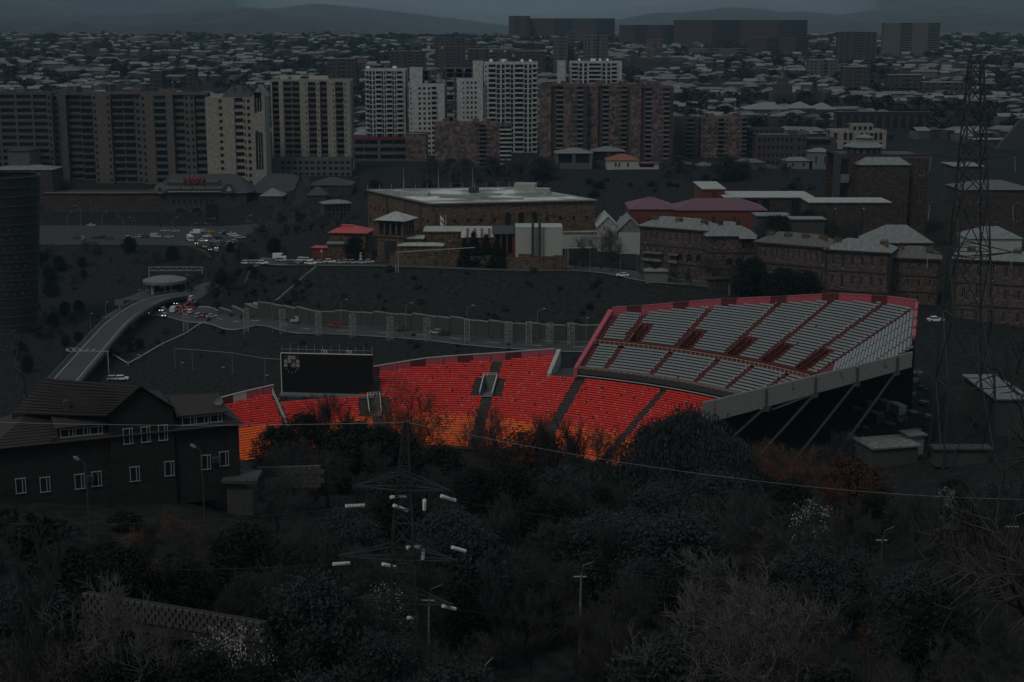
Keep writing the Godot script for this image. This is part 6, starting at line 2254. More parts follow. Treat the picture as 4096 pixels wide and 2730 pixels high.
# ---------------------------------------------------------------- vehicles
var car_protos := {}
func hull(sec: Array, half: float) -> MB:
	# closed side outline pulled across the width, a little narrower at the top
	var b := MB.new()
	var n := sec.size()
	for i in n:
		var p: Vector2 = sec[i]; var q: Vector2 = sec[(i + 1) % n]
		var wp := half * (1.0 if p.y < .9 else .88); var wq := half * (1.0 if q.y < .9 else .88)
		b.quad(Vector3(p.x, p.y, wp), Vector3(p.x, p.y, -wp), Vector3(q.x, q.y, -wq), Vector3(q.x, q.y, wq))
	var c := Vector2.ZERO
	for p in sec: c += p / n
	for i in n:
		var p: Vector2 = sec[i]; var q: Vector2 = sec[(i + 1) % n]
		var wp := half * (1.0 if p.y < .9 else .88); var wq := half * (1.0 if q.y < .9 else .88)
		b.tri(Vector3(c.x, c.y, half * .97), Vector3(p.x, p.y, wp), Vector3(q.x, q.y, wq)); b.tri(Vector3(c.x, c.y, -half * .97), Vector3(q.x, q.y, -wq), Vector3(p.x, p.y, -wp))
	return b

func car_parts(kind: String) -> Array:
	if car_protos.has(kind): return car_protos[kind]
	var body: MB; var cab: MB; var gl: MB
	var lx := 2.2; var half := .9
	match kind:
		"sedan":
			body = hull([Vector2(-2.2, .3), Vector2(-2.25, .75), Vector2(-1.5, .92), Vector2(1.1, .92), Vector2(2.15, .78), Vector2(2.22, .4), Vector2(2.1, .26), Vector2(-2.1, .26)], .88)
			cab = hull([Vector2(-1.1, 1.38), Vector2(.35, 1.4), Vector2(.4, 1.34), Vector2(-1.15, 1.32)], .74)
			gl = hull([Vector2(-1.7, .88), Vector2(-1.1, 1.33), Vector2(.38, 1.35), Vector2(1.15, .88)], .8)
		"hatch":
			body = hull([Vector2(-2.0, .3), Vector2(-2.1, .9), Vector2(1.0, .95), Vector2(1.95, .82), Vector2(2.05, .4), Vector2(1.9, .28), Vector2(-1.9, .28)], .9)
			cab = hull([Vector2(-1.75, 1.52), Vector2(.3, 1.55), Vector2(.38, 1.47), Vector2(-1.8, 1.44)], .76)
			gl = hull([Vector2(-2.0, .9), Vector2(-1.75, 1.46), Vector2(.35, 1.48), Vector2(1.05, .92)], .82)
			lx = 2.0
		"van":
			body = hull([Vector2(-2.6, .35), Vector2(-2.6, 2.2), Vector2(1.2, 2.2), Vector2(1.75, 1.25), Vector2(2.55, 1.05), Vector2(2.6, .4)], .98)
			cab = hull([Vector2(-2.5, 2.26), Vector2(1.1, 2.26), Vector2(1.15, 2.2), Vector2(-2.5, 2.2)], .9)
			gl = hull([Vector2(.5, 1.3), Vector2(.5, 1.95), Vector2(1.42, 1.95), Vector2(1.82, 1.3)], 1.01)
			lx = 2.55
		_:
			body = hull([Vector2(-4.2, .4), Vector2(-4.2, 2.7), Vector2(3.9, 2.7), Vector2(4.2, 1.4), Vector2(4.2, .4)], 1.2)
			cab = hull([Vector2(-3.8, 2.85), Vector2(3.2, 2.85), Vector2(3.3, 2.7), Vector2(-3.9, 2.7)], 1.0)
			gl = hull([Vector2(-3.9, 1.45), Vector2(-3.9, 2.2), Vector2(4.06, 2.2), Vector2(4.22, 1.45)], 1.225)
			lx = 4.15
	var wh := MB.new()
	wh.lathe(Vector3.ZERO, [Vector2(.02, -.11), Vector2(.3, -.11), Vector2(.32, -.06), Vector2(.32, .06), Vector2(.3, .11), Vector2(.02, .11)], 12, Basis(Vector3.RIGHT, PI / 2))
	var li := MB.new()
	li.box(Vector3.ZERO, Vector3(.12, .2, .34))
	car_protos[kind] = [body.mesh(), cab.mesh(), gl.mesh(), wh.mesh(), li.mesh(), lx, 1.1 if kind == "bus" else .8]
	return car_protos[kind]

func car(kind: String, colour: String, p: Vector3, heading: float, lights: String, label: String, group: String) -> void:
	var q := car_parts(kind)
	var o := thing({"sedan": "sedan", "hatch": "hatchback_car", "van": "van", "bus": "minibus"}[kind], label, {"sedan": "car", "hatch": "car", "van": "van", "bus": "bus"}[kind], p + Vector3(0, .25, 0), deg_to_rad(heading), group)
	part("body", q[0], M["car_" + colour], o)
	part("roof", q[1], M["car_" + colour], o)
	part("windows", q[2], M.glass, o)
	var lx: float = q[5]; var wz: float = q[6]
	for x in [-.62, .6]:
		for z in [-1, 1]:
			var w := part("wheel", q[3], M.tyre, o)
			w.position = Vector3(lx * x, .32, z * wz)
	for z in [-1, 1]:
		var h := part("headlight", q[4], M.lamp_white if lights == "front" else M.lamp_amber if lights == "amber" else M.concrete_pale, o)
		h.position = Vector3(lx, .65, z * wz * .72)
		var t := part("tail_light", q[4], M.lamp_tail if lights == "rear" else M.car_red, o)
		t.position = Vector3(-lx - .02, .72, z * wz * .78)

func build_cars() -> void:
	# traffic on the bridge road
	var G := "cars on the bridge road"
	var where := "among the traffic on the bridge road"
	var rows := [[890, 570, "sedan", "silver", 5, ""], [990, 575, "sedan", "silver", 3, ""], [1190, 592, "van", "white", 180, ""], [1275, 572, "sedan", "white", 8, ""], [1332, 580, "sedan", "taxi", 12, ""], [1310, 624, "sedan", "white", 160, ""], [1140, 660, "bus", "white", -70, ""], [1265, 670, "sedan", "white", -25, "front"], [1268, 730, "sedan", "dark", -60, "amber"], [1330, 755, "hatch", "dark", -70, "front"], [1395, 738, "hatch", "dark", -75, "front"], [1398, 768, "sedan", "silver", 110, ""], [1385, 672, "sedan", "silver", 20, ""], [1420, 650, "hatch", "dark", 30, ""], [1470, 588, "sedan", "silver", 25, ""], [1500, 600, "hatch", "dark", 20, ""], [1550, 600, "sedan", "white", 25, ""], [1575, 618, "sedan", "white", 20, ""], [1640, 638, "sedan", "silver", 5, ""], [1582, 678, "hatch", "silver", 60, ""], [1535, 697, "hatch", "silver", 60, ""], [1480, 700, "sedan", "dark", 20, ""], [1520, 742, "hatch", "dark", 60, ""], [1575, 740, "sedan", "dark", -60, "amber"], [930, 630, "sedan", "silver", 0, ""], [800, 632, "van", "silver", 0, ""], [640, 628, "sedan", "silver", 5, ""], [530, 640, "hatch", "white", 60, ""], [350, 650, "sedan", "dark", 0, ""], [215, 638, "sedan", "dark", 10, ""], [90, 648, "hatch", "silver", 80, ""], [160, 514, "sedan", "silver", -20, ""], [20, 640, "sedan", "dark", 0, ""], [700, 630, "sedan", "dark", 3, ""], [1300, 580, "sedan", "silver", 12, ""], [290, 640, "hatch", "dark", 10, ""], [1195, 695, "hatch", "dark", -70, "front"]]
	for r in rows:
		var p := hit(300 + r[0] / 2.477, 700 + r[1] / 2.477, 660)
		var nm: String = {"sedan": "car", "hatch": "hatchback", "van": "van", "bus": "minibus"}[r[2]]
		var cn: String = {"white": "white", "silver": "silver grey", "dark": "dark", "taxi": "orange", "red": "red"}[r[3]]
		var lt: String = {"": "", "front": " with bright headlights", "amber": " with amber headlights", "rear": " with red tail lights"}[r[5]]
		var sd := " on the left" if r[0] < 950 else " in the middle" if r[0] < 1350 else " on the right"
		car(r[2], r[3], p, r[4], r[5], cn + " " + nm + lt + " " + where + sd, G)
	# queue on the lower road by the rotunda
	var jam := [[1155, 1240, "hatch", "white", 80, ""], [1010, 1292, "hatch", "dark", -95, "front"], [975, 1370, "van", "white", 88, "rear"], [865, 1360, "hatch", "white", -95, "front"], [885, 1412, "sedan", "silver", -85, "front"], [740, 1388, "sedan", "dark", -100, "amber"], [1145, 1282, "hatch", "dark", 85, "rear"], [1090, 1325, "sedan", "dark", 88, "rear"], [1050, 1345, "hatch", "dark", 95, "rear"], [1145, 1375, "hatch", "white", 85, "rear"], [1190, 1330, "van", "dark", 80, "rear"], [1225, 1412, "hatch", "silver", 70, ""], [1290, 1415, "sedan", "dark", 60, "rear"], [1350, 1425, "sedan", "silver", 25, ""], [1060, 1375, "sedan", "dark", 88, "rear"], [1120, 1350, "sedan", "red", 88, "rear"], [1035, 1310, "sedan", "dark", 92, "rear"]]
	for r in jam:
		var p := hit(300 + r[0] / 2.477, 700 + r[1] / 2.477, 470)
		var nm: String = {"sedan": "car", "hatch": "hatchback", "van": "van", "bus": "minibus"}[r[2]]
		var cn: String = {"white": "white", "silver": "silver grey", "dark": "dark", "taxi": "orange", "red": "red"}[r[3]]
		var lt: String = {"": "", "front": " with bright headlights", "amber": " with amber headlights", "rear": " with glowing red tail lights"}[r[5]]
		car(r[2], r[3], p, r[4], r[5], cn + " " + nm + lt + " in the queue below the rotunda", "cars queuing on the lower road")
	car("hatch", "red", hit(1340, 1312, 440), 175, "", "red hatchback driving on the lower road", "cars on the lower road")
	car("van", "silver", hit(1192, 1296, 440), 175, "", "silver van driving behind the red hatchback on the lower road", "cars on the lower road")
	car("sedan", "dark", hit(1612, 1328, 440), -8, "rear", "dark car with a red tail light past the third lamp", "cars on the lower road")
	car("hatch", "silver", hit(1742, 1342, 440), 172, "front", "pale car with lit headlights between the lattice masts", "cars on the lower road")
	car("hatch", "dark", hit(1776, 1346, 440), 172, "", "dark car following the pale car with lit headlights", "cars on the lower road")
	car("sedan", "dark", hit(2155, 1362, 440), -6, "rear", "dark car with a red tail light near the pink stand wall", "cars on the lower road")
	# upper road
	var par := [[1700, 893, "hatch", "white"], [1752, 893, "hatch", "silver"], [1800, 893, "hatch", "silver"], [1860, 896, "hatch", "white"], [2025, 845, "van", "white"], [2045, 868, "hatch", "silver"], [2150, 897, "sedan", "dark"], [2200, 893, "sedan", "silver"], [2255, 862, "hatch", "white"], [2310, 866, "hatch", "white"], [2280, 895, "sedan", "dark"], [2336, 897, "sedan", "white"]]
	for r in par:
		car(r[2], r[3], hit(300 + r[0] / 2.477, 700 + r[1] / 2.477, 540), rng.randf_range(-15, 25), "", {"white": "white", "silver": "silver grey", "dark": "dark"}[r[3]] + " " + {"sedan": "car", "hatch": "estate car", "van": "van"}[r[2]] + " parked at the left end of the upper road", "cars parked on the upper road")
	var par2 := [[60, 664, "sedan", "silver"], [140, 660, "hatch", "white"], [215, 664, "sedan", "silver"], [262, 662, "sedan", "silver"], [318, 664, "hatch", "silver"], [382, 667, "sedan", "silver"], [442, 660, "sedan", "silver"], [520, 660, "sedan", "dark"], [790, 655, "sedan", "dark"], [600, 660, "sedan", "dark"]]
	for r in par2:
		car(r[2], r[3], hit(1250 + r[0] / 1.961, 720 + r[1] / 1.961, 540), rng.randf_range(-12, 12), "", {"white": "white", "silver": "silver grey", "dark": "dark"}[r[3]] + " " + {"sedan": "car", "hatch": "estate car"}[r[2]] + " parked before the gatehouse and pavilion", "cars parked on the upper road")
	car("sedan", "white", hit(2490, 1114, 480), 172, "", "white sedan alone on the upper road before the terrace", "cars on the upper road")
	car("sedan", "white", at(3742, 1290, 398), 8, "", "white sedan parked right of the stadium rim", "cars beside the stadium")
	car("hatch", "silver", hit(455, 1525, 350), 5, "", "pale estate car parked behind the dark house roof", "cars behind the house")
	car("hatch", "white", hit(488, 1527, 350), 5, "", "white estate car parked behind the dark house roof", "cars behind the house")
	car("van", "white", hit(2175, 1002, 535) + Vector3(0, 1.5, -6), 178, "", "white van parked behind the boundary wall before the white wall", "vehicles in the works yard")
	car("bus", "white", hit(2232, 998, 535) + Vector3(0, 1.5, -8), 150, "", "white lorry parked behind the boundary wall at its right end", "vehicles in the works yard")

# ---------------------------------------------------------------- dark house in the left foreground
func build_house() -> void:
	var a := Vector3(-63.9, 60.0, -178); var b := Vector3(-35.8, 60.0, -190)
	var m := (a + b) * .5
	var len := a.distance_to(b)
	var turn := atan2(-(b.z - a.z), b.x - a.x)
	var o := thing("stone_house", "dark stone house with a tiled roof, dormers and white window frames", "house", m, turn)
	var ht := 10.0
	var w := MB.new()
	w.box(Vector3(0, ht * .5, -6), Vector3(len, ht, 12))
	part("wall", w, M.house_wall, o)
	var rf := MB.new()
	hip(rf, -len * .5 - .7, len * .5 + .7, .8, -12.8, ht, 3.2, 6.4)
	var roof := part("roof", rf, M.roof_tile, o)
	# rows of tiles as raised courses
	for k in 13:
		var t := k / 13.0
		var c := MB.new()
		c.bar(Vector3(-len * .5 - .6 + 6.4 * t, ht + 3.2 * t + .05, .75 - 6.7 * t), Vector3(len * .5 + .6 - 6.4 * t, ht + 3.2 * t + .05, .75 - 6.7 * t), .12, .1)
		part("tile_course", c, M.roof_tile, roof)
	# tall cross wing with a pediment
	var wg := MB.new()
	var x0 := -1.2; var x1 := 6.8; var xm := (x0 + x1) * .5
	var he := 13.2; var hp := 16.2
	wg.box(Vector3(xm, he * .5, -4.6), Vector3(x1 - x0, he, 10))
	wg.tri(Vector3(x0, he, .4), Vector3(xm, hp, .4), Vector3(x1, he, .4))
	part("wing", wg, M.house_wall, o)
	var wr := MB.new()
	var rb := Vector3(xm - 10.5, hp + .1, -9.0)
	var rs := [Vector3(x0 - .5, he - .3, 1.0), Vector3(xm, hp + .15, 1.0), rb, Vector3(x0 - 11.0, he - .3, -5.0)]
	wr.quad(rs[0], rs[3], rs[2], rs[1])
	wr.quad(rs[1], rs[2], Vector3(x1 - 6, he - .3, -14), Vector3(x1 + .5, he - .3, 1.0))
	wr.tri(rs[3], Vector3(x1 - 6, he - .3, -14), rs[2])
	var wroof := part("wing_roof", wr, M.roof_tile, o)
	for k in 12:
		var t := (k + .3) / 12.0
		var c := MB.new()
		c.bar(rs[0].lerp(rs[1], t) + Vector3(0, .06, 0), rs[3].lerp(rs[2], t) + Vector3(0, .06, 0), .12, .1)
		part("tile_course", c, M.roof_tile, wroof)
	var under := MB.new()
	under.box(Vector3(x0 - 5.5, he * .5 - .2, -7), Vector3(10, he - .6, 5), Basis(Vector3.UP, -.35))
	part("rear_wing", under, M.house_wall, o)
	var ch := MB.new()
	ch.box(Vector3(-6.0, ht + 3.0, -2.5), Vector3(.7, 3.2, .7))
	part("chimney", ch, M.brick_dark, roof)
	for x in [-4.6, 10.6]:
		var dm := MB.new()
		dm.box(Vector3(x, ht + .9, -2.2), Vector3(5.8, 1.8, 4))
		var q := part("dormer", dm, M.house_wall, o)
		var dr := MB.new()
		dr.quad(Vector3(x - 3.3, ht + 1.8, .2), Vector3(x - 3.3, ht + 3.2, -5), Vector3(x + 3.3, ht + 3.2, -5), Vector3(x + 3.3, ht + 1.8, .2))
		dr.box(Vector3(x, ht + 1.75, .15), Vector3(6.6, .18, .3))
		part("dormer_roof", dr, M.roof_tile, q)
		for k in 3: sash(q, Vector3(x - 1.8 + k * 1.8, ht + .45, -.15), 1.5, 1.0)
	# windows with pale frames
	for q in [[-12.3, 3.9], [-9.4, 3.7], [-5.2, 3.6], [-3.1, 3.7], [1.6, 3.9], [6.0, 4.1], [10.8, 4.3], [13.2, 4.5]]: sash(o, Vector3(q[0], q[1], .45 if q[0] > -1.2 and q[0] < 6.8 else .05), 1.15, 1.9)
	for q in [1.0, 3.2, 5.4]: sash(o, Vector3(q, 8.9, .45), 1.1, 2.0)
	for q in [[-3.9, 4.9], [12.0, 5.5], [-8.0, 10.4]]:
		var ac := MB.new()
		ac.box(Vector3(q[0], q[1], .3), Vector3(.85, .75, .4))
		var u := part("air_conditioner", ac, M.concrete_dark, o)
		ac = MB.new()
		ac.lathe(Vector3(q[0] - .1, q[1], .51), [Vector2(.26, 0), Vector2(.22, .02), Vector2(.01, .02)], 12, Basis(Vector3.RIGHT, PI / 2))
		part("fan", ac, M.void, u)
	var di := MB.new()
	di.lathe(Vector3(13.0, ht + 2.9, -1.5), [Vector2(.02, 0), Vector2(.35, .06), Vector2(.62, .22)], 16, Basis(Vector3.RIGHT, 1.2))
	di.bar(Vector3(13.0, ht + 1.5, -1.9), Vector3(13.0, ht + 2.9, -1.7), .07, .07)
	part("satellite_dish", di, M.concrete, o)
	# garden lamps and the low white kiosk beside the house
	for q in [[368, 1840, 150, "hooded garden lamp before the left windows of the dark house"], [824, 1790, 160, "hooded garden lamp before the right windows of the dark house"]]:
		var g := on_ground(q[0], q[2])
		var tp := height_at(q[1], q[2]) - g.y
		var l := thing("garden_lamp", q[3], "street lamp", g)
		var bb := MB.new()
		bb.tube([Vector3(0, -.3, 0), Vector3(0, tp - .8, 0), Vector3(-.2, tp - .2, 0), Vector3(-.7, tp + .1, 0)], [.07, .06, .05, .05], 6)
		part("pole", bb, M.concrete_dark, l)
		bb = MB.new()
		bb.lathe(Vector3(-.95, tp + .15, 0), [Vector2(.02, -.45), Vector2(.2, -.3), Vector2(.22, .1), Vector2(.04, .35)], 10, Basis(Vector3.BACK, .9))
		part("lamp_head", bb, M.concrete, l)
	hall("kiosk", "small pale kiosk with a flat roof right of the dark house", "kiosk", 905, 1008, 188, 1932, 4, .1, "concrete_dark", "concrete_dark", {"base": 58.0})
	# stone wall and gate between house and wood
	var sw := thing("garden_wall", "dim garden wall of rough stone blocks right of the house", "wall", on_ground(1040, 200))
	for j in 5:
		for k in 9:
			var p0 := Vector3(-34.2 + k * .95 + (j % 2) * .45, 59.5 + j * .62, -196 - k * .1)
			var st := MB.new()
			st.box(p0 + Vector3(0, 0, rng.randf_range(-.05, .05)), Vector3(.9, .57, .5))
			wpart("stone", st, M.wall_stone, sw)
	# low rubble wall of the garden, nearer the viewpoint
	var g0 := at(340, 2360, 118); var g1 := at(1060, 2480, 112)
	var gw := thing("rubble_wall", "dim low rubble stone wall among shrubs in the left foreground", "wall", Vector3(g0.x, on_ground(340, 118).y, g0.z))
	var cb := MB.new()
	var mm := (g0 + g1) * .5
	cb.bar(Vector3(g0.x, g0.y - 1.6, g0.z - .3), Vector3(g1.x, g1.y - 1.6, g1.z - .3), .5, 2.6)
	wpart("core", cb, M.bark, gw)
	for k in 26:
		for j in 4:
			var t := (k + .5 * (j % 2)) / 26.0
			var p := g0.lerp(g1, t)
			var st := MB.new()
			st.box(p + Vector3(0, -.5 - j * .42, rng.randf_range(-.04, .04)), Vector3(.53 * rng.randf_range(.85, 1.0), .4 * rng.randf_range(.85, 1.0), .35), Basis(Vector3.UP, -atan2(g1.z - g0.z, g1.x - g0.x)))
			wpart("stone", st, M.wall_stone, gw)

func sash(to: Node3D, p: Vector3, w: float, h: float) -> void:
	var f := MB.new()
	for x in [-.5, .18, .5]: f.box(p + Vector3(x * w, h * .5, .04), Vector3(.09, h, .1))
	for y in [0.0, 1.0]: f.box(p + Vector3(0, y * h, .05), Vector3(w + .2, .1, .14))
	var o := part("window", f, M.pvc, to)
	var g := MB.new()
	g.box(p + Vector3(0, h * .5, .01), Vector3(w, h, .04))
	part("pane", g, M.glass, o)

# ---------------------------------------------------------------- untidy yard right of the stadium
func build_yard() -> void:
	hall("yard_shed", "low shed with a flat grey roof in the yard under the pylon", "shed", 3490, 3680, 345, 1792, 9, .2, "concrete_dark", "roof_flat", {"turn": 14})
	hall("site_cabin", "small pale cabin beside the pylon foot", "shed", 3640, 3700, 352, 1745, 4, .2, "concrete", "roof_metal", {"turn": 14})
	hall("site_cabin", "long concrete wall block under the pylon", "wall", 3745, 3960, 338, 1800, 3, .1, "concrete_dark", "concrete_dark", {})
	hall("yard_shed", "pale metal roofs at the right edge of the yard", "shed", 3985, 4120, 360, 1600, 26, .3, "concrete_dark", "roof_metal", {})
	var items := [[3480, 1620], [3430, 1650], [3520, 1590], [3560, 1545], [3600, 1560], [3440, 1720], [3400, 1760], [3450, 1790], [3520, 1660], [3560, 1700], [3610, 1690], [3380, 1810], [3620, 1620], [3660, 1740], [3690, 1560], [3650, 1530], [3700, 1620], [3670, 1660], [3600, 1500], [3640, 1590], [3710, 1680], [3550, 1480], [3680, 1500], [3580, 1610]]
	for i in items.size():
		var p := hit(items[i][0], items[i][1], 345)
		var o := thing("junk_pile", "small heap of boxes and sheets lying in the yard", "junk", p, rng.randf() * 3, "junk heaps in the yard beside the stadium")
		for k in 4:
			var b := MB.new()
			b.box(Vector3(rng.randf_range(-1.4, 1.4), .35 + rng.randf() * .3, rng.randf_range(-1.2, 1.2)), Vector3(rng.randf_range(.6, 2.4), rng.randf_range(.4, 1.1), rng.randf_range(.6, 1.8)), Basis(Vector3(rng.randf() * .2, 1, rng.randf() * .2).normalized(), rng.randf() * 3))
			part("box", b, [M.concrete, M.concrete_dark, M.roof_metal_old, M.rust][(i + k) % 4], o)
	for i in 3:
		var p := hit([3540.0, 3590.0, 3500.0][i], [1640.0, 1655.0, 1690.0][i], 335)
		var o := thing("container", ["pale container at the back of the yard", "grey container beside the pale one in the yard", "dark container in front in the yard"][i], "container", p, .3)
		var b := MB.new()
		b.box(Vector3(0, 1.3, 0), Vector3(2.4, 2.6, 5.5))
		part("body", b, [M.concrete, M.steel, M.concrete_dark][i], o)
		for k in 8:
			b = MB.new()
			b.box(Vector3(0, 1.3, -2.5 + k * .7), Vector3(2.48, 2.4, .12))
			part("rib", b, [M.concrete, M.steel, M.concrete_dark][i], o)

# ---------------------------------------------------------------- trees
var grow := RandomNumberGenerator.new()
var protos := {}

func branch(wood: MB, twigs: MB, p: Vector3, dir: Vector3, l: float, r: float, level: int, o: Dictionary) -> void:
	var n := 4 if level < 2 else 3
	var pts := [p]; var rad := [r]
	var d := dir
	for k in n:
		d = (d + Vector3(grow.randf_range(-1, 1), grow.randf_range(-.5, 1) * o.lift, grow.randf_range(-1, 1)) * o.bend).normalized()
		p += d * l / n
		pts.append(p); rad.append(lerpf(r, r * .35, (k + 1.0) / n))
	if level < 3: wood.tube(pts, rad, 5 if level < 2 else 4)
	else: twigs.tube(pts, rad, 3)
	if level >= o.levels: return
	var kids: int = o.kids[level]
	for k in kids:
		var t: float = lerpf(o.start if level == 0 else .25, 1.0, (k + grow.randf() * .8) / kids)
		var i := mini(int(t * n), n - 1)
		var q: Vector3 = pts[i].lerp(pts[i + 1], t * n - i)
		var az := grow.randf() * TAU
		var side := d.cross(Vector3(cos(az), .2, sin(az))).normalized()
		var nd: Vector3 = (d * (1.0 - o.spread) + side * o.spread + Vector3(0, o.up, 0)).normalized()
		branch(wood, twigs, q, nd, l * o.shrink * grow.randf_range(.7, 1.15), maxf(lerpf(r, r * .35, t) * .55, o.thin), level + 1, o)

func bare_tree(called: String, seed_: int, o: Dictionary, twig: String) -> void:
	grow.seed = seed_
	var w := MB.new(); var t := MB.new()
	branch(w, t, Vector3(0, -.4, 0), Vector3(grow.randf_range(-.1, .1), 1, grow.randf_range(-.1, .1)).normalized(), o.trunk, o.girth, 0, o)
	protos[called] = [w.mesh(), t.mesh(), M.bark, M[twig], top_of(t), "thicket_bush" if called.begins_with("thicket") else "bare_tree"]

func top_of(b: MB) -> float:
	var y := .1
	for p in b.v: y = maxf(y, p.y)
	return y

func leaf_quad(b: MB, c: Vector3, s: float, hang := 0.0) -> void:
	var x := Vector3(grow.randf_range(-1, 1), grow.randf_range(-1, 1) * (1 - hang), grow.randf_range(-1, 1)).normalized() * s
	var y := (Vector3(grow.randf_range(-1, 1), grow.randf_range(-1, 1), grow.randf_range(-1, 1)).lerp(Vector3(0, -1.6, 0), hang)).normalized() * s * (1.0 + hang * 1.2)
	b.tri(c - x * .5, c + y, c + x * .5)
	b.tri(c - x * .5 - y * .2, c + x * .5, c - y * .7)

func leafy_tree(called: String, seed_: int, h: float, wide: float, clumps: int, per: int, leaf: float, m: String, hang := 0.0, low := .2, cone := false, name_ := "leafy_tree") -> void:
	grow.seed = seed_
	var w := MB.new(); var b := MB.new()
	w.tube([Vector3(0, -.4, 0), Vector3(.1, h * .35, 0), Vector3(0, h * .8, .1)], [h * .028, h * .02, h * .006], 6)
	for k in clumps:
		var t := grow.randf()
		var y: float; var R: float
		if cone:
			y = lerpf(low, 1.0, 1 - sqrt(1 - t)) * h
			R = wide * (1.02 - y / h) * grow.randf_range(.45, 1.0)
		else:
			y = lerpf(low, 1.0, t) * h
			var f := (y / h - low) / (1 - low)
			R = wide * sqrt(maxf(.03, 1 - pow(2 * f - .9, 2) * .8)) * sqrt(grow.randf()) * grow.randf_range(.75, 1.1)
		var a := grow.randf() * TAU
		var c := Vector3(cos(a) * R, y, sin(a) * R)
		if k % 4 == 0: w.tube([Vector3(0, y * .75, 0), Vector3(c.x * .5, y * .9, c.z * .5), c], [h * .008, h * .005, h * .002], 4)
		var cs := grow.randf_range(.5, 1.0) * wide * .26
		for i in per:
			var off := Vector3(grow.randfn(), grow.randfn() * (1.0 + hang), grow.randfn()) * cs * .5
			leaf_quad(b, c + off, leaf * grow.randf_range(.6, 1.3), hang)
	protos[called] = [w.mesh(), b.mesh(), M.bark, M[m], h, name_]

func tree(kind: String, at_: Vector3, h: float, label: String, group: String, squash := 1.0) -> void:
	var q: Array = protos[kind]
	var o := thing(q[5], label, "shrub" if q[5] == "shrub" else "bush" if q[5] == "thicket_bush" else "tree", at_, grow.randf() * TAU, group)
	var s: float = h / q[4]
	o.scale = Vector3(s * squash, s, s * squash)
	part("trunk", q[0], q[2], o)
	part("crown", q[1], q[3], o)

func key_tree(kind: String, u: float, vtop: float, d: float, label: String, group := "trees in the wood below the stadium", squash := 1.0) -> void:
	var g := on_ground(u, d)
	var h := height_at(vtop, d) - g.y
	if h > 1.0: tree(kind, g, h, label, group, squash)

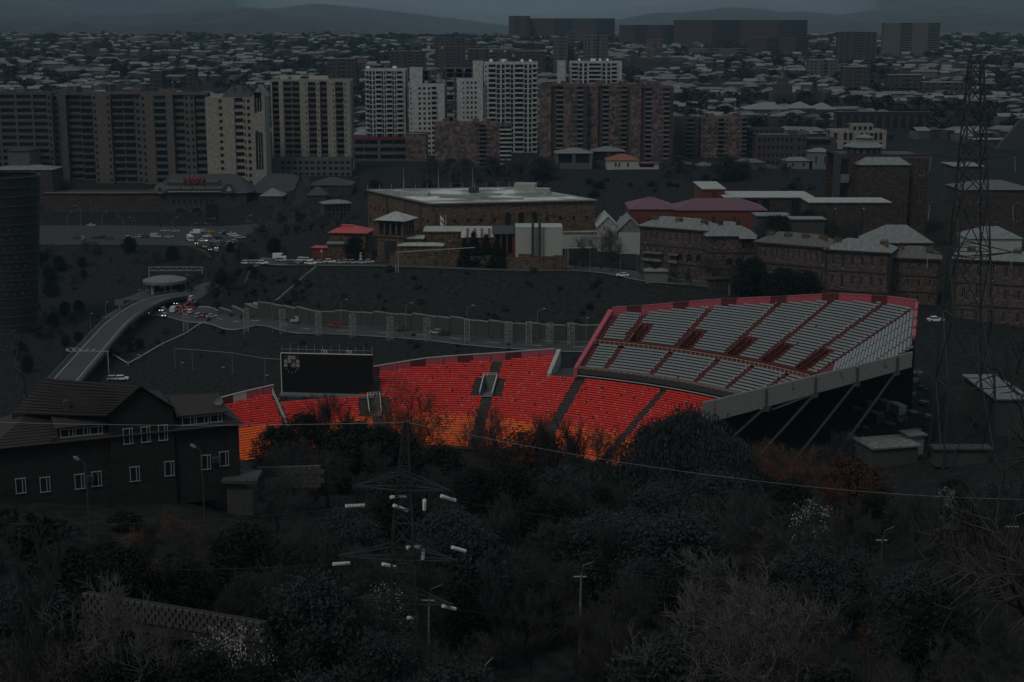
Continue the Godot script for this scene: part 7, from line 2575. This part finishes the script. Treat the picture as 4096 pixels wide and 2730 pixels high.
func build_trees() -> void:
	var wide := {"levels": 4, "kids": [8, 7, 7, 7], "start": .3, "spread": .62, "up": .22, "bend": .22, "lift": .6, "shrink": .58, "trunk": 7.0, "girth": .24, "thin": .022}
	var high := {"levels": 4, "kids": [9, 8, 7, 6], "start": .18, "spread": .42, "up": .45, "bend": .16, "lift": .8, "shrink": .55, "trunk": 9.0, "girth": .2, "thin": .022}
	var bush := {"levels": 3, "kids": [10, 8, 7], "start": .02, "spread": .6, "up": .3, "bend": .3, "lift": .6, "shrink": .7, "trunk": 3.0, "girth": .1, "thin": .018}
	bare_tree("wide", 3, wide, "twig"); bare_tree("wide2", 8, wide, "twig"); bare_tree("red", 5, wide, "twig_red"); bare_tree("high", 9, high, "twig"); bare_tree("high2", 14, high, "twig"); bare_tree("pale", 21, wide, "twig_pale")
	var mass := {"levels": 4, "kids": [8, 8, 8, 6], "start": .15, "spread": .55, "up": .3, "bend": .25, "lift": .6, "shrink": .6, "trunk": 6.0, "girth": .22, "thin": .045}
	bare_tree("mass", 61, mass, "twig_pale")
	bare_tree("thicket", 31, bush, "twig"); bare_tree("thicket_red", 32, bush, "twig_red")
	leafy_tree("ever", 41, 10, 4.2, 220, 60, .22, "leaf_dark", 0.0, .12)
	leafy_tree("grey", 42, 9, 4.6, 230, 60, .2, "leaf_grey", .1, .15)
	leafy_tree("willow", 43, 13, 5.5, 380, 80, .2, "leaf_grey", .65, .1)
	leafy_tree("cone", 44, 12, 3.4, 170, 30, .34, "leaf_dark", .25, .05, true, "conifer_tree")
	leafy_tree("dry", 45, 7, 3.8, 120, 26, .26, "leaf_dry", 0.0, .25)
	leafy_tree("bloom", 46, 6, 2.0, 34, 22, .075, "blossom", 0.0, .3)
	leafy_tree("shrub", 47, 2.2, 1.5, 36, 26, .22, "scrub", 0.0, .0, false, "shrub")
	leafy_tree("shrub_dark", 48, 3.0, 2.0, 50, 26, .26, "leaf_dark", 0.0, .0, false, "shrub")
	grow.seed = 99
	# single trees one can pick out in front of the stadium
	key_tree("red", 1650, 1488, 236, "wide bare tree with rusty twigs before the red seats", "", 1.35)
	key_tree("red", 1560, 1560, 240, "smaller rusty twigged tree left of the wide rusty tree", "", 1.2)
	key_tree("red", 1920, 1590, 238, "rusty bare tree below the stair pit in the red seats", "", 1.0)
	key_tree("wide", 1985, 1600, 232, "dark limbed bare tree right of the rusty tree below the pit", "", .9)
	key_tree("high", 1330, 1545, 244, "thin bare tree before the seats under the scoreboard", "", 1.0)
	key_tree("high2", 1430, 1580, 246, "thin bare sapling right under the scoreboard", "", .9)
	key_tree("ever", 1225, 1670, 235, "dark evergreen tree by the sloping aisle fence", "", 1.1)
	key_tree("ever", 1110, 1716, 228, "round dark evergreen before the orange seats", "", 1.1)
	key_tree("ever", 1420, 1705, 232, "broad dark evergreen left of the pylon peak", "", 1.5)
	key_tree("ever", 1540, 1725, 228, "second broad dark evergreen beside the pylon peak", "", 1.3)
	key_tree("cone", 1640, 1690, 240, "dark conifer just behind the pylon peak", "", 1.2)
	key_tree("ever", 1760, 1795, 225, "dark evergreen right of the pylon peak", "", 1.5)
	key_tree("dry", 2130, 1745, 246, "low tree with dry leaves before the middle seats", "", 1.3)
	key_tree("high", 2170, 1655, 240, "grey bare tree before the wide aisle", "", 1.1)
	key_tree("high2", 2290, 1630, 238, "tall grey bare tree at the foot of the wide aisle", "", 1.1)
	key_tree("wide", 2390, 1690, 236, "grey bare tree left of the big willow", "", 1.2)
	key_tree("willow", 2640, 1740, 232, "left half crown of the big grey green willow", "", 1.35)
	key_tree("willow", 2750, 1690, 228, "big grey green willow at the end of the concrete wall", "", 1.25)
	key_tree("willow", 2880, 1790, 222, "right side willow below the concrete wall", "", 1.3)
	key_tree("dry", 2740, 1690, 250, "ochre leaved tree behind the big willow", "", 1.0)
	key_tree("red", 2990, 1752, 225, "rusty thicket tree under the raking struts on the left", "", 1.3)
	key_tree("red", 3110, 1748, 228, "rusty thicket tree under the raking struts in the middle", "", 1.3)
	key_tree("red", 3220, 1775, 226, "rusty thicket tree under the raking struts on the right", "", 1.3)
	key_tree("high", 3320, 1700, 262, "thin grey tree at the corner of the yard", "", 1.0)
	key_tree("dry", 3390, 1850, 240, "reddish dry shrub tree before the yard", "", 1.3)
	key_tree("wide", 1180, 1745, 205, "first grey twiggy tree in front of the orange seats", "", 1.3)
	key_tree("wide2", 1320, 1760, 208, "second grey twiggy tree left of the pylon", "", 1.4)
	key_tree("high", 1480, 1775, 205, "third grey twiggy tree left of the pylon", "", 1.4)
	key_tree("wide", 1090, 1800, 198, "grey twiggy tree beside the kiosk", "", 1.2)
	key_tree("pale", 2960, 2230, 112, "pale bare branching tree in the lower right wood", "", 1.2)
	key_tree("pale", 2860, 2290, 106, "smaller pale bare tree in the lower right wood", "", 1.2)
	key_tree("wide2", 3100, 1960, 150, "bare tree with upright twigs above the pale branching tree", "", 1.2)
	key_tree("grey", 1790, 2075, 152, "grey leaved tree right behind the foreground pylon", "", 1.1)
	key_tree("grey", 1880, 2120, 150, "second grey leaved tree right of the foreground pylon", "", 1.1)
	key_tree("grey", 2420, 2085, 156, "grey leaved tree in the middle of the wood", "", 1.3)
	key_tree("grey", 2560, 2110, 154, "grey leaved tree right of the middle one in the wood", "", 1.2)
	key_tree("grey", 2700, 2095, 152, "broad grey leaved tree before the pale bare tree", "", 1.3)
	key_tree("bloom", 850, 2510, 104, "white flowering shrub at the lower left", "", .8)
	key_tree("bloom", 985, 2500, 104, "second white flowering shrub at the lower left", "", .7)
	key_tree("bloom", 1350, 2340, 122, "white blossoming tree behind the pylon on its left", "", .7)
	key_tree("bloom", 1560, 2345, 124, "white blossoming tree right behind the pylon", "", .9)
	key_tree("bloom", 3210, 2000, 168, "faint white blossoming tree in the right wood", "", 1.0)
	key_tree("bloom", 3770, 1955, 200, "tiny white blossoming tree at the foot of the yard", "", .7)
	key_tree("bloom", 3030, 1070, 492, "pale blossoming tree before the tuff corner house", "", .8)
	key_tree("bloom", 1745, 975, 553, "pale budding tree behind the boundary wall", "", .9)
	key_tree("high2", 215, 2150, 98, "thin bare sapling in the lower left corner", "", .8)
	key_tree("pale", 390, 2320, 96, "pale forked bare tree low on the left", "", .9)
	key_tree("wide", 4180, 1080, 64, "tall bare tree cut by the right edge", "", .75)
	key_tree("wide2", 4240, 1500, 58, "second bare tree cut by the right edge", "", .9)
	# the wood: rows of trees from the stadium down to the viewpoint
	var kinds := ["wide", "wide2", "high", "high2", "grey", "ever", "wide", "thicket", "thicket_red", "high"]
	var words := {"wide": "wide bare tree in the dark wood below the stadium", "wide2": "spreading bare tree in the dark wood below the stadium", "high": "upright bare tree in the dark wood below the stadium", "high2": "slim bare tree in the dark wood below the stadium", "grey": "grey leaved tree in the dark wood below the stadium", "ever": "dark evergreen tree in the wood below the stadium", "thicket": "low bare thicket bush in the dark wood", "thicket_red": "low reddish thicket bush in the dark wood"}
	var d := 252.0
	while d > 82:
		var gap := lerpf(4.4, 7.6, (d - 82) / 170.0)
		var x := -.40 * d
		while x < .40 * d:
			var px := x + grow.randf_range(-2, 2); var pd := d + grow.randf_range(-4, 4)
			x += gap * grow.randf_range(.8, 1.35)
			var g := Vector3(px, land(px, pd), -pd)
			var u := 2048 + LENS * px / (pd * cos(TILT) + (EYE - g.y - 6) * sin(TILT))
			if u < 1030 and pd > 150 and pd < 215: continue
			if u < 1030 and pd >= 215: continue
			var k: String = kinds[grow.randi() % kinds.size()]
			var h := grow.randf_range(6.0, 10.5)
			if k.begins_with("thicket"): h = grow.randf_range(2.5, 4.5)
			# no crown may stand before what the photograph shows clear
			var lim := 1815.0
			if u < 1030: lim = 1995.0
			elif u > 3250: lim = 1900.0
			elif u > 2850: lim = 1830.0
			elif u > 1900: lim = 1850.0
			if pd < 130: lim = maxf(lim, 2120.0)
			h = minf(h, height_at(lim + grow.randf_range(0, 90), pd) - g.y)
			if h < 2.0: continue
			tree(k, g, h, words[k].replace(" in the ", [" at the left", " left of the middle", " right of the middle", " at the right"][clampi(int(u / 1024.0), 0, 3)] + [" front", "", " back"][0 if pd < 140 else 1 if pd < 195 else 2] + " of the "), "trees of the dark wood below the stadium", grow.randf_range(.9, 1.25))
		d -= gap * 1.5
	for i in 46:
		var g := on_ground(grow.randf_range(-30, 1000), grow.randf_range(120, 171))
		var hh := minf(grow.randf_range(1.6, 4.2), height_at(grow.randf_range(1990, 2060), -g.z) - g.y)
		if hh > 1.0: tree(["thicket", "thicket_red", "shrub_dark"][i % 3], g, hh, "low bush in the dark garden before the house", "bushes before the dark house", 1.5)
	# trees round the upper road, on the slopes and on the plateau edge
	for q in [["mass", 1120, 815, 700], ["mass", 1185, 795, 690], ["mass", 1240, 815, 680], ["mass", 1285, 845, 670], ["mass", 1060, 870, 690], ["mass", 1010, 940, 650], ["mass", 960, 975, 640], ["mass", 900, 1000, 640], ["mass", 1340, 855, 690], ["mass", 1150, 880, 660], ["mass", 1090, 930, 655], ["mass", 1210, 900, 650], ["mass", 1040, 985, 630], ["mass", 1270, 930, 640], ["mass", 1380, 850, 700]]:
		key_tree(q[0], q[1], q[2], q[3], "bare tree in the grey clump between the bridge and the works", "bare trees left of the works", 1.4)
	for q in [["wide", 2335, 935, 548], ["wide2", 2400, 905, 545], ["wide", 2450, 950, 540], ["wide2", 2300, 985, 545]]:
		key_tree(q[0], q[1], q[2], q[3], "bare tree beside the upper road before the white hangars", "bare trees before the hangars", 1.1)
	for q in [["cone", 1895, 925, 552], ["cone", 1860, 955, 551], ["cone", 1945, 935, 551], ["cone", 1985, 955, 549], ["ever", 1420, 950, 566], ["cone", 2010, 975, 548]]:
		key_tree(q[0], q[1], q[2], q[3], "dark evergreen inside the works yard", "evergreens in the works yard", 1.15)
	for q in [["wide", 700, 900, 760], ["wide2", 640, 880, 760], ["high", 580, 905, 760], ["wide", 540, 880, 770]]:
		key_tree(q[0], q[1], q[2], q[3], "bare tree before the dark factory arches", "bare trees before the factory", 1.2)
	for i in 34:
		var u := 1720 + grow.randf() * 480.0 if i < 22 else 2650 + grow.randf() * 600.0
		key_tree(["mass", "wide2", "mass", "grey"][i % 4], u, grow.randf_range(620, 660), grow.randf_range(825, 880), "dim grey tree at the plateau edge below the towers", "trees along the plateau edge", 1.4)
	for q in [[3100, 870, 575], [3190, 860, 585], [3235, 850, 590], [3290, 860, 580], [3380, 870, 570], [3420, 850, 580], [3060, 880, 560], [2870, 1020, 503], [2960, 1060, 495], [3010, 1040, 492], [3130, 1080, 478], [3220, 1090, 475], [2700, 1060, 515], [2620, 1065, 520], [2760, 1070, 508]]:
		key_tree(["wide", "ever", "wide2"][int(q[0]) % 3], q[0], q[1], q[2], "dark tree among the tuff terraces behind the stadium", "trees among the tuff terraces", 1.2)
	# shrubs on the grass slopes
	for i in 150:
		var u := grow.randf_range(200, 2420)
		var v := grow.randf_range(1090, 1440)
		if absf(v - lerpf(1240, 1384, (u - 560) / 1860.0)) < 22: continue
		if u > 850 and u < 1120 and grow.randf() < .3: continue
		var p := hit(u, v, 425)
		if -p.z > 640: continue
		if Vector2(p.x, -p.z).distance_to(BOWL) < 122: continue
		tree(["shrub", "shrub", "shrub_dark", "thicket"][i % 4], p, grow.randf_range(.7, 2.0), "low dark shrub on the grass slope behind the stadium", "shrubs on the grass slopes", grow.randf_range(1.0, 1.6))
	for i in 60:
		var p := hit(grow.randf_range(850, 1240), grow.randf_range(1085, 1235), 480)
		tree(["shrub", "shrub_dark", "thicket_red", "thicket"][i % 4], p, grow.randf_range(1.0, 2.6), "ragged bush on the rocky bank below the parked cars", "bushes on the rocky bank", 1.3)
	for i in 70:
		var p := hit(grow.randf_range(60, 1150), grow.randf_range(1000, 1090) if i < 45 else grow.randf_range(1090, 1190), 500)
		if -p.z < 560: continue
		tree(["thicket", "ever", "wide", "thicket"][i % 4], p, grow.randf_range(3, 7), "dark scrubby tree in the river gorge", "scrub in the river gorge", 1.3)
	for i in 90:
		var p := hit(grow.randf_range(1420, 3300), grow.randf_range(690, 800), 660)
		if -p.z < 670 or -p.z > 840: continue
		tree(["shrub_dark", "shrub", "thicket"][i % 3], p, grow.randf_range(1.5, 3.6), "dark bush on the far gorge slope behind the works", "bushes on the far gorge slope", 1.5)
	for i in 60:
		var u := grow.randf_range(60, 560) if i < 40 else grow.randf_range(-40, 300)
		var p := hit(u, grow.randf_range(1240, 1500), 380)
		if -p.z > 620: continue
		tree(["thicket", "ever", "wide"][i % 3], p, grow.randf_range(2.5, 6), "dark tree below the viaduct on the left", "trees below the viaduct", 1.2)
	# tree masses between the roofs of the far quarter
	var xf := []
	for i in 5200:
		var q := grow.randf()
		var dd := lerpf(1020.0, 3500.0, q)
		var p := on_ground(grow.randf_range(-80, 4180), dd)
		if noise.get_noise_2d(p.x * .2 + 90, dd * .2) < -.05: continue
		var s := grow.randf_range(.8, 1.9)
		xf.append(Transform3D(Basis(Vector3.UP, grow.randf() * TAU).scaled(Vector3(s * 1.3, s * .8, s * 1.3)), p - Vector3(0, .5, 0)))
	leafy_tree("far", 77, 7, 4.0, 26, 12, 1.5, "leaf_dark", 0.0, .05)
	var fw := scatter("distant_trees", protos["far"][1], M.scrub, self, xf)
	meta(fw, "dim mass of trees between the far roofs", "trees")
